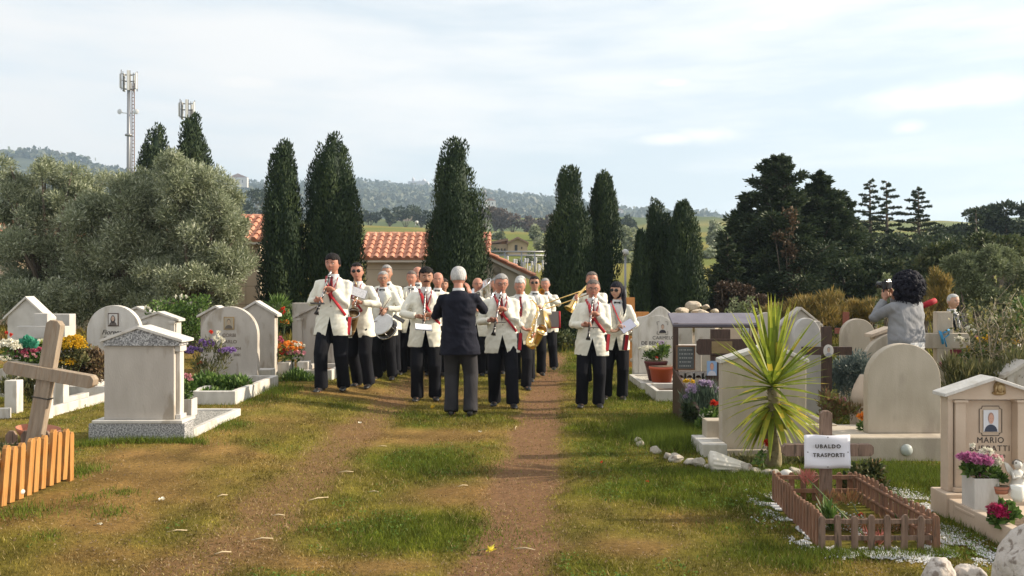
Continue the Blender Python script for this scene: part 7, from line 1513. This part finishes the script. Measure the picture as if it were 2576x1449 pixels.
# centre right clarinetist etc.
person(1194, 945, 698, 4, 'bald man with glasses and white jacket just right of the conductor head', ('bald', 'pepper'), 'clear', 'ruddy', hands=REST, strap=False, tie='bow')
p = person(1246, 940, 698, 0, 'man in white jacket hidden behind the tuba bell', ('short', 'grey'), None, 'ruddy', hands=REST, strap=False, tie='bow')
def tuba(p):
    c = Vector((-.22, -.28, 1.25)); t = held(p, 'tuba', 'silvery tuba with its wide bell tilted up right of the conductor head', 'tuba', c)
    m = MB(); P = [Vector((.02, -.2, .85)), Vector((-.1, -.3, .8)), Vector((-.2, -.3, .95)), Vector((-.2, -.28, 1.25)), Vector((-.20, -.25, 1.42)), Vector((-.23, -.25, 1.55)), Vector((-.28, -.27, 1.62))]; m.tube(P, [.06, .075, .085, .09, .11, .16, .235], 24, cap=False); m.build('bell', M_SILV_M, t, c)
    m = MB(); r = P[-1]; d = (P[-1]-P[-2]).normalized(); u = d.orthogonal().normalized(); w = d.cross(u); m.tube([r+(u*math.cos(k)+w*math.sin(k))*.235 for k in (2*math.pi*i/28 for i in range(29))], .008, 6); m.build('bell_rim', M_SILV_M, t, c)
    m = MB(); m.tube([(0, -.14, 1.54), (-.05, -.24, 1.48), (-.1, -.3, 1.35), (.0, -.3, 1.1), (-.1, -.34, .95), (-.2, -.34, 1.1), (-.1, -.34, 1.25)], [.012, .014, .02, .025, .03, .03, .03], 10); m.build('tubing', M_SILV_M, t, c)
tuba(p)
a, b = (0, -.125, 1.545), (-.12, -.36, .98)
p = person(1267, 1022, 687, 2, 'grey haired clarinetist with glasses and white jacket right of the conductor', ('short', 'grey'), 'clear', 'ruddy', hands=clh(a, b), step=(.10, (-.16, .0)), pitch=8, belly=.01, wide=1.05, open_=1.3)
clarinet(p, 'black clarinet played by the man with glasses right of the conductor', a, b); sheet(p, 'grey music card on the clarinet right of the conductor', (-.07, -.41, 1.15), .22, .09, (86, 4, 8), mtl=mat('grey card', (.24, .23, .23), .6)); bag(p, 'red strapped pouch at the hip of the clarinetist right of the conductor', (.22, -.06, .88), 20)
p = person(1303, 978, 698, 8, 'white haired man in white jacket bent over a brass saxophone behind the glasses wearer', ('short', 'white'), None, 'ruddy', hands={-1: ((.02, -.30, .98), (.5, -.6, -.3), (.4, -.4, 0), (-.7, .3, -.6)), 1: ((.22, -.18, .86), (-.5, -.6, -.4), (-.4, -.6, 0), (.9, .2, -.5))}, pitch=16, hyaw=-12, strap=False, step=(.1, -.1), wide=1.06)
sax(p, 'bright brass saxophone held low by the white haired man', (.16, .02, -.10), M_BRASS)
person(1317, 960, 693, 0, 'second white haired man hidden behind the bent saxophonist', ('short', 'white'), None, 'ruddy', hands=REST, strap=False, tie='bow', wide=.95)
p = person(1346, 945, 694, 4, 'young man with dark hair and dark glasses in white jacket near the track', ('short', 'black'), 'sun', 'tan', hands=REST, strap=False, tie='bow', step=(-.08, .08))
c = Vector((.0, -.26, 1.2)); t = held(p, 'cymbal', 'thin brass rimmed cymbal edge at the chest of the young man', 'cymbal', (.20, -.24, 1.02)); m = MB(); m.lathe([(.02, .03), (.05, .025), (.17, .0), (.17, -.003), (.02, .02)], 28, M=Matrix.Rotation(R(70), 4, 'Y') @ Matrix.Rotation(R(20), 4, 'X')); m.build('disc', M_BRASS, t)
p = person(1378, 930, 698, -10, 'grey haired man in white jacket blowing a brass horn at the main group right end', ('crop', 'grey'), None, 'ruddy', hands={-1: ((-.06, -.30, 1.42), (.3, -.8, .2), (.3, -.5, 0), (-.9, .2, -.6)), 1: ((.06, -.30, 1.40), (-.3, -.8, .2), (-.3, -.5, 0), (.9, .2, -.6))}, strap=False, tie='bow')
t = held(p, 'trumpet', 'brass trumpet at the mouth of the grey haired man at the group end', 'trumpet', (-.0, -.3, 1.52)); m = MB(); m.tube([(0, .16, .02), (0, -.1, .0)], .009, 8); m.tube([(0, -.1, 0), (0, -.2, -.01), (0, -.25, -.01)], [.01, .025, .06], 16, cap=False); m.tube([(0, .05, .01), (0, .05, -.07), (0, -.08, -.07), (0, -.1, 0)], .008, 8); m.build('horn_tube', M_BRASS, t)
for k in range(3): m = MB(); m.tube([(0, .04-.03*k, .04), (0, .04-.03*k, -.08)], .011, 8); m.build('valve', M_SILV_M, t)
t = held(p, 'shoulder_bag', 'grey red edged pouch hanging at the hip of the trumpeter', 'bag', (.17, -.17, .98)); m = MB(); m.box(-.10, .10, -.02, .02, -.15, .15); m.build('pouch', mat('grey pouch', (.22, .2, .2), .8), t, bevel=.01); m = MB(); m.tube([(-.11, -.02, .15), (-.11, -.02, -.16), (.11, -.02, -.16), (.11, -.02, .15)], .018, 6); m.build('piping', M_REDC, t)
# right pair
p = person(1495, 965, 684, -8, 'man in white jacket with trombone hidden behind the right clarinetist', ('short', 'pepper'), None, 'ruddy', hands={-1: ((-.22, -.42, 1.40), (-.2, -.8, .1), (.3, -.5, 0), (-.7, .2, -.9)), 1: ((.02, -.22, 1.46), (-.3, -.6, .2), (-.3, -.5, 0), (.9, .2, -.8))}, strap=False)
t = held(p, 'trombone', 'long brass trombone slide pointing left from behind the right clarinetist', 'trombone', (-.2, -.3, 1.5)); m = MB()
m.tube([(.2, .13, .04), (-.50, -.18, -.19)], .009, 8); m.tube([(.16, .06, -.06), (-.47, -.20, -.27)], .009, 8); m.tube([(-.50, -.18, -.19), (-.54, -.21, -.24), (-.47, -.20, -.27)], .010, 8); m.build('slide', M_BRASS, t)
m = MB(); m.tube([(.16, .06, -.06), (.3, .25, .1), (.2, .1, .14), (-.02, -.05, -.1), (-.10, -.1, -.25), (-.13, -.12, -.3)], [.01, .012, .015, .025, .06, .11], 18, cap=False); m.build('bell', M_BRASS, t)
a, b = (0, -.125, 1.545), (-.07, -.38, .96)
p = person(1484, 1024, 700, -2, 'man with thin glasses and white jacket playing clarinet at the far right of the band', ('crop', 'pepper'), 'clear', 'ruddy', hands=clh(a, b), step=(-.03, .02), pitch=9, belly=.015, wide=1.05, open_=1.35)
clarinet(p, 'black clarinet played by the man at the far right of the band', a, b); sheet(p, 'grey music card on the rightmost clarinet', (-.04, -.41, 1.13), .22, .09, (86, 2, 4), mtl=mat('grey card', (.24, .23, .23), .6)); bag(p, 'dark pouch with red strap at the hip of the rightmost clarinetist', (.20, -.08, .92), 20, M_BLKC)
p = person(1545, 1004, 708, -6, 'long haired woman in sunglasses and white jacket holding music sheets', ('long', 'blackblue'), 'sun', 'pale', hands={-1: ((-.06, -.24, 1.05), (.8, -.5, .1), (.1, -.3, 1), (-.8, .2, -.6)), 1: ((.10, -.26, 1.10), (-.4, -.7, .1), (.0, -.3, 1), (.8, .2, -.6))}, female=True, hyaw=-22, strap=False, tie='bow', step=(0, .03))
sheet(p, 'blue grey music folder held by the woman in sunglasses', (.15, -.32, 1.14), .24, .16, (-38, -30, 25), mtl=mat('folder paper', (.42, .44, .56), .6)); bag(p, 'large grey red edged bag at the side of the woman', (.14, -.19, .90), 6)
# photographer
p = person(2285, 0, 690, -150, 'woman photographer in a grey jumper with big dark curly hair, seen from behind', (None, 'blackblue'), None, 'tan', M_KNIT, hands={-1: ((-.07, -.20, 1.50), (.3, -.2, 1), (.5, -.3, 0), (-.6, -.3, -1)), 1: ((.08, -.20, 1.48), (-.3, -.2, 1), (-.5, -.3, 0), (.6, -.3, -1))}, tie=None, d=8.9, female=True, wide=1.32, pitch=4, skirt=mat('black and white patterned skirt', (.04, .035, .035), .8, (.55, .50, .46), 22, (.46, .54), stretch=(1, 1, 1)), hgt=1.66, collar=M_KNIT)
m = MB(); rs_ = random.Random(4)
for i in range(420):
    v = Vector((rs_.gauss(0, 1), rs_.gauss(0, 1), rs_.gauss(0, 1))).normalized(); z = v.z
    if v.y < -.62 and z < .45: continue
    q = Vector((v.x*.155, .03+v.y*.15, 1.62+z*(.155 if z > 0 else .19))); r = rs_.uniform(.016, .034); m.ell(q, (r, r, r*1.1), 0, 5)
for i in range(260):
    v = Vector((rs_.gauss(0, 1), rs_.gauss(0, 1), rs_.gauss(0, 1))).normalized()
    if v.y < -.5: continue
    q = Vector((v.x*.15, .03+v.y*.15, 1.62+v.z*.17)); e = [q]; a_ = rs_.uniform(0, 6)
    for k in range(5): e.append(e[-1]+v*.008+Vector((math.cos(a_+k*1.4), math.sin(a_+k*1.4), -.6))*.014)
    m.tube(e, [.006, .006, .005, .005, .004, .002], 5)
m.ell((0, .04, 1.62), (.15, .125, .17), 0, 12); m.build('hair', hair_m('blackblue'), p)
m = MB(); m.rings([ring(z_, a, b, 0) for z_, a, b in ((.93, .20, .155), (1.0, .2, .152))], cap=False); m.build('shirt_hem', M_SHIRT, p, smooth=True)
t = held(p, 'camera', 'black camera with lens and hanging strap held at the photographer face', 'camera', (0, -.22, 1.63)); m = MB(); m.box(-.07, .07, -.03, .03, -.045, .045); m.box(-.025, .025, -.03, .02, .045, .065); m.build('camera_body', M_BLKW, t, bevel=.006); m = MB(); m.tube([(0, -.03, 0), (0, -.13, 0)], [.036, .04], 18); m.build('lens', M_BLKW, t)
m = MB(); m.tube([(-.07, 0, .03), (-.1, -.04, -.1), (-.02, -.06, -.2), (.08, 0, -.12), (.07, 0, .03)], .008, 6, flat=.4); m.build('strap', M_BLKC, t)
# red umbrella handle sticking out behind her
t = thing('folded_umbrella', 'rolled red umbrella tip showing behind the photographer shoulder', 'umbrella', (at(2345, 9.5), 9.5, zat(760, 9.5))); m = MB(); m.tube([(-.12, .05, -.06), (-.03, 0, -.01), (.04, 0, .02)], [.03, .035, .03], 12); m.build('canopy', M_REDC, t); m = MB(); m.tube([(-.3, .05, -.14), (-.1, .05, -.05)], .008, 8); m.build('shaft', M_BLKC, t)
# old man and the far visitor
p = person(2396, 0, 738, 12, 'old white haired man in black jacket and patterned scarf among the rose stems', ('crop', 'white'), None, 'pale', mat('black coat', (.012, .013, .015), .85), hands=None, tie=None, d=13.2, zfoot=TZ(at(2396, 13.2), 13.2), hyaw=8, strap=False, wide=1.15)
m = MB(); m.tube([(-.06, -.06, 1.50), (.0, -.12, 1.42), (.03, -.15, 1.25), (.01, -.15, 1.1)], [.03, .04, .04, .03], 8, flat=.5); m.build('scarf', mat('patterned scarf', (.5, .5, .5), .8, (.05, .05, .06), 30, (.45, .55)), p)
p = person(2542, 0, 757, 20, 'far visitor in a white top and dark cap behind the rose bushes at the right', ('short', 'black'), None, 'ruddy', cloth('plain white top', (.62, .60, .58)), tie=None, d=15.5, zfoot=TZ(at(2542, 15.5), 15.5), strap=False)
grass()
# ================================================================ AIR
def haze():
    m = bpy.data.materials.new('haze'); m.use_nodes = True; nt = m.node_tree; nt.nodes.remove(nt.nodes['Principled BSDF'])
    v = nt.nodes.new('ShaderNodeVolumePrincipled'); v.inputs['Color'].default_value = (.60, .79, 1, 1); v.inputs['Density'].default_value = .00032; v.inputs['Anisotropy'].default_value = .2
    nt.links.new(v.outputs[0], nt.nodes['Material Output'].inputs['Volume'])
    b = MB(); b.box(-2750, 2750, -20, 2900, -1.6, 270); o = b.build('haze', m); tag(o, 'pale autumn haze over the valley and hills', 'haze', kind='stuff')
haze()
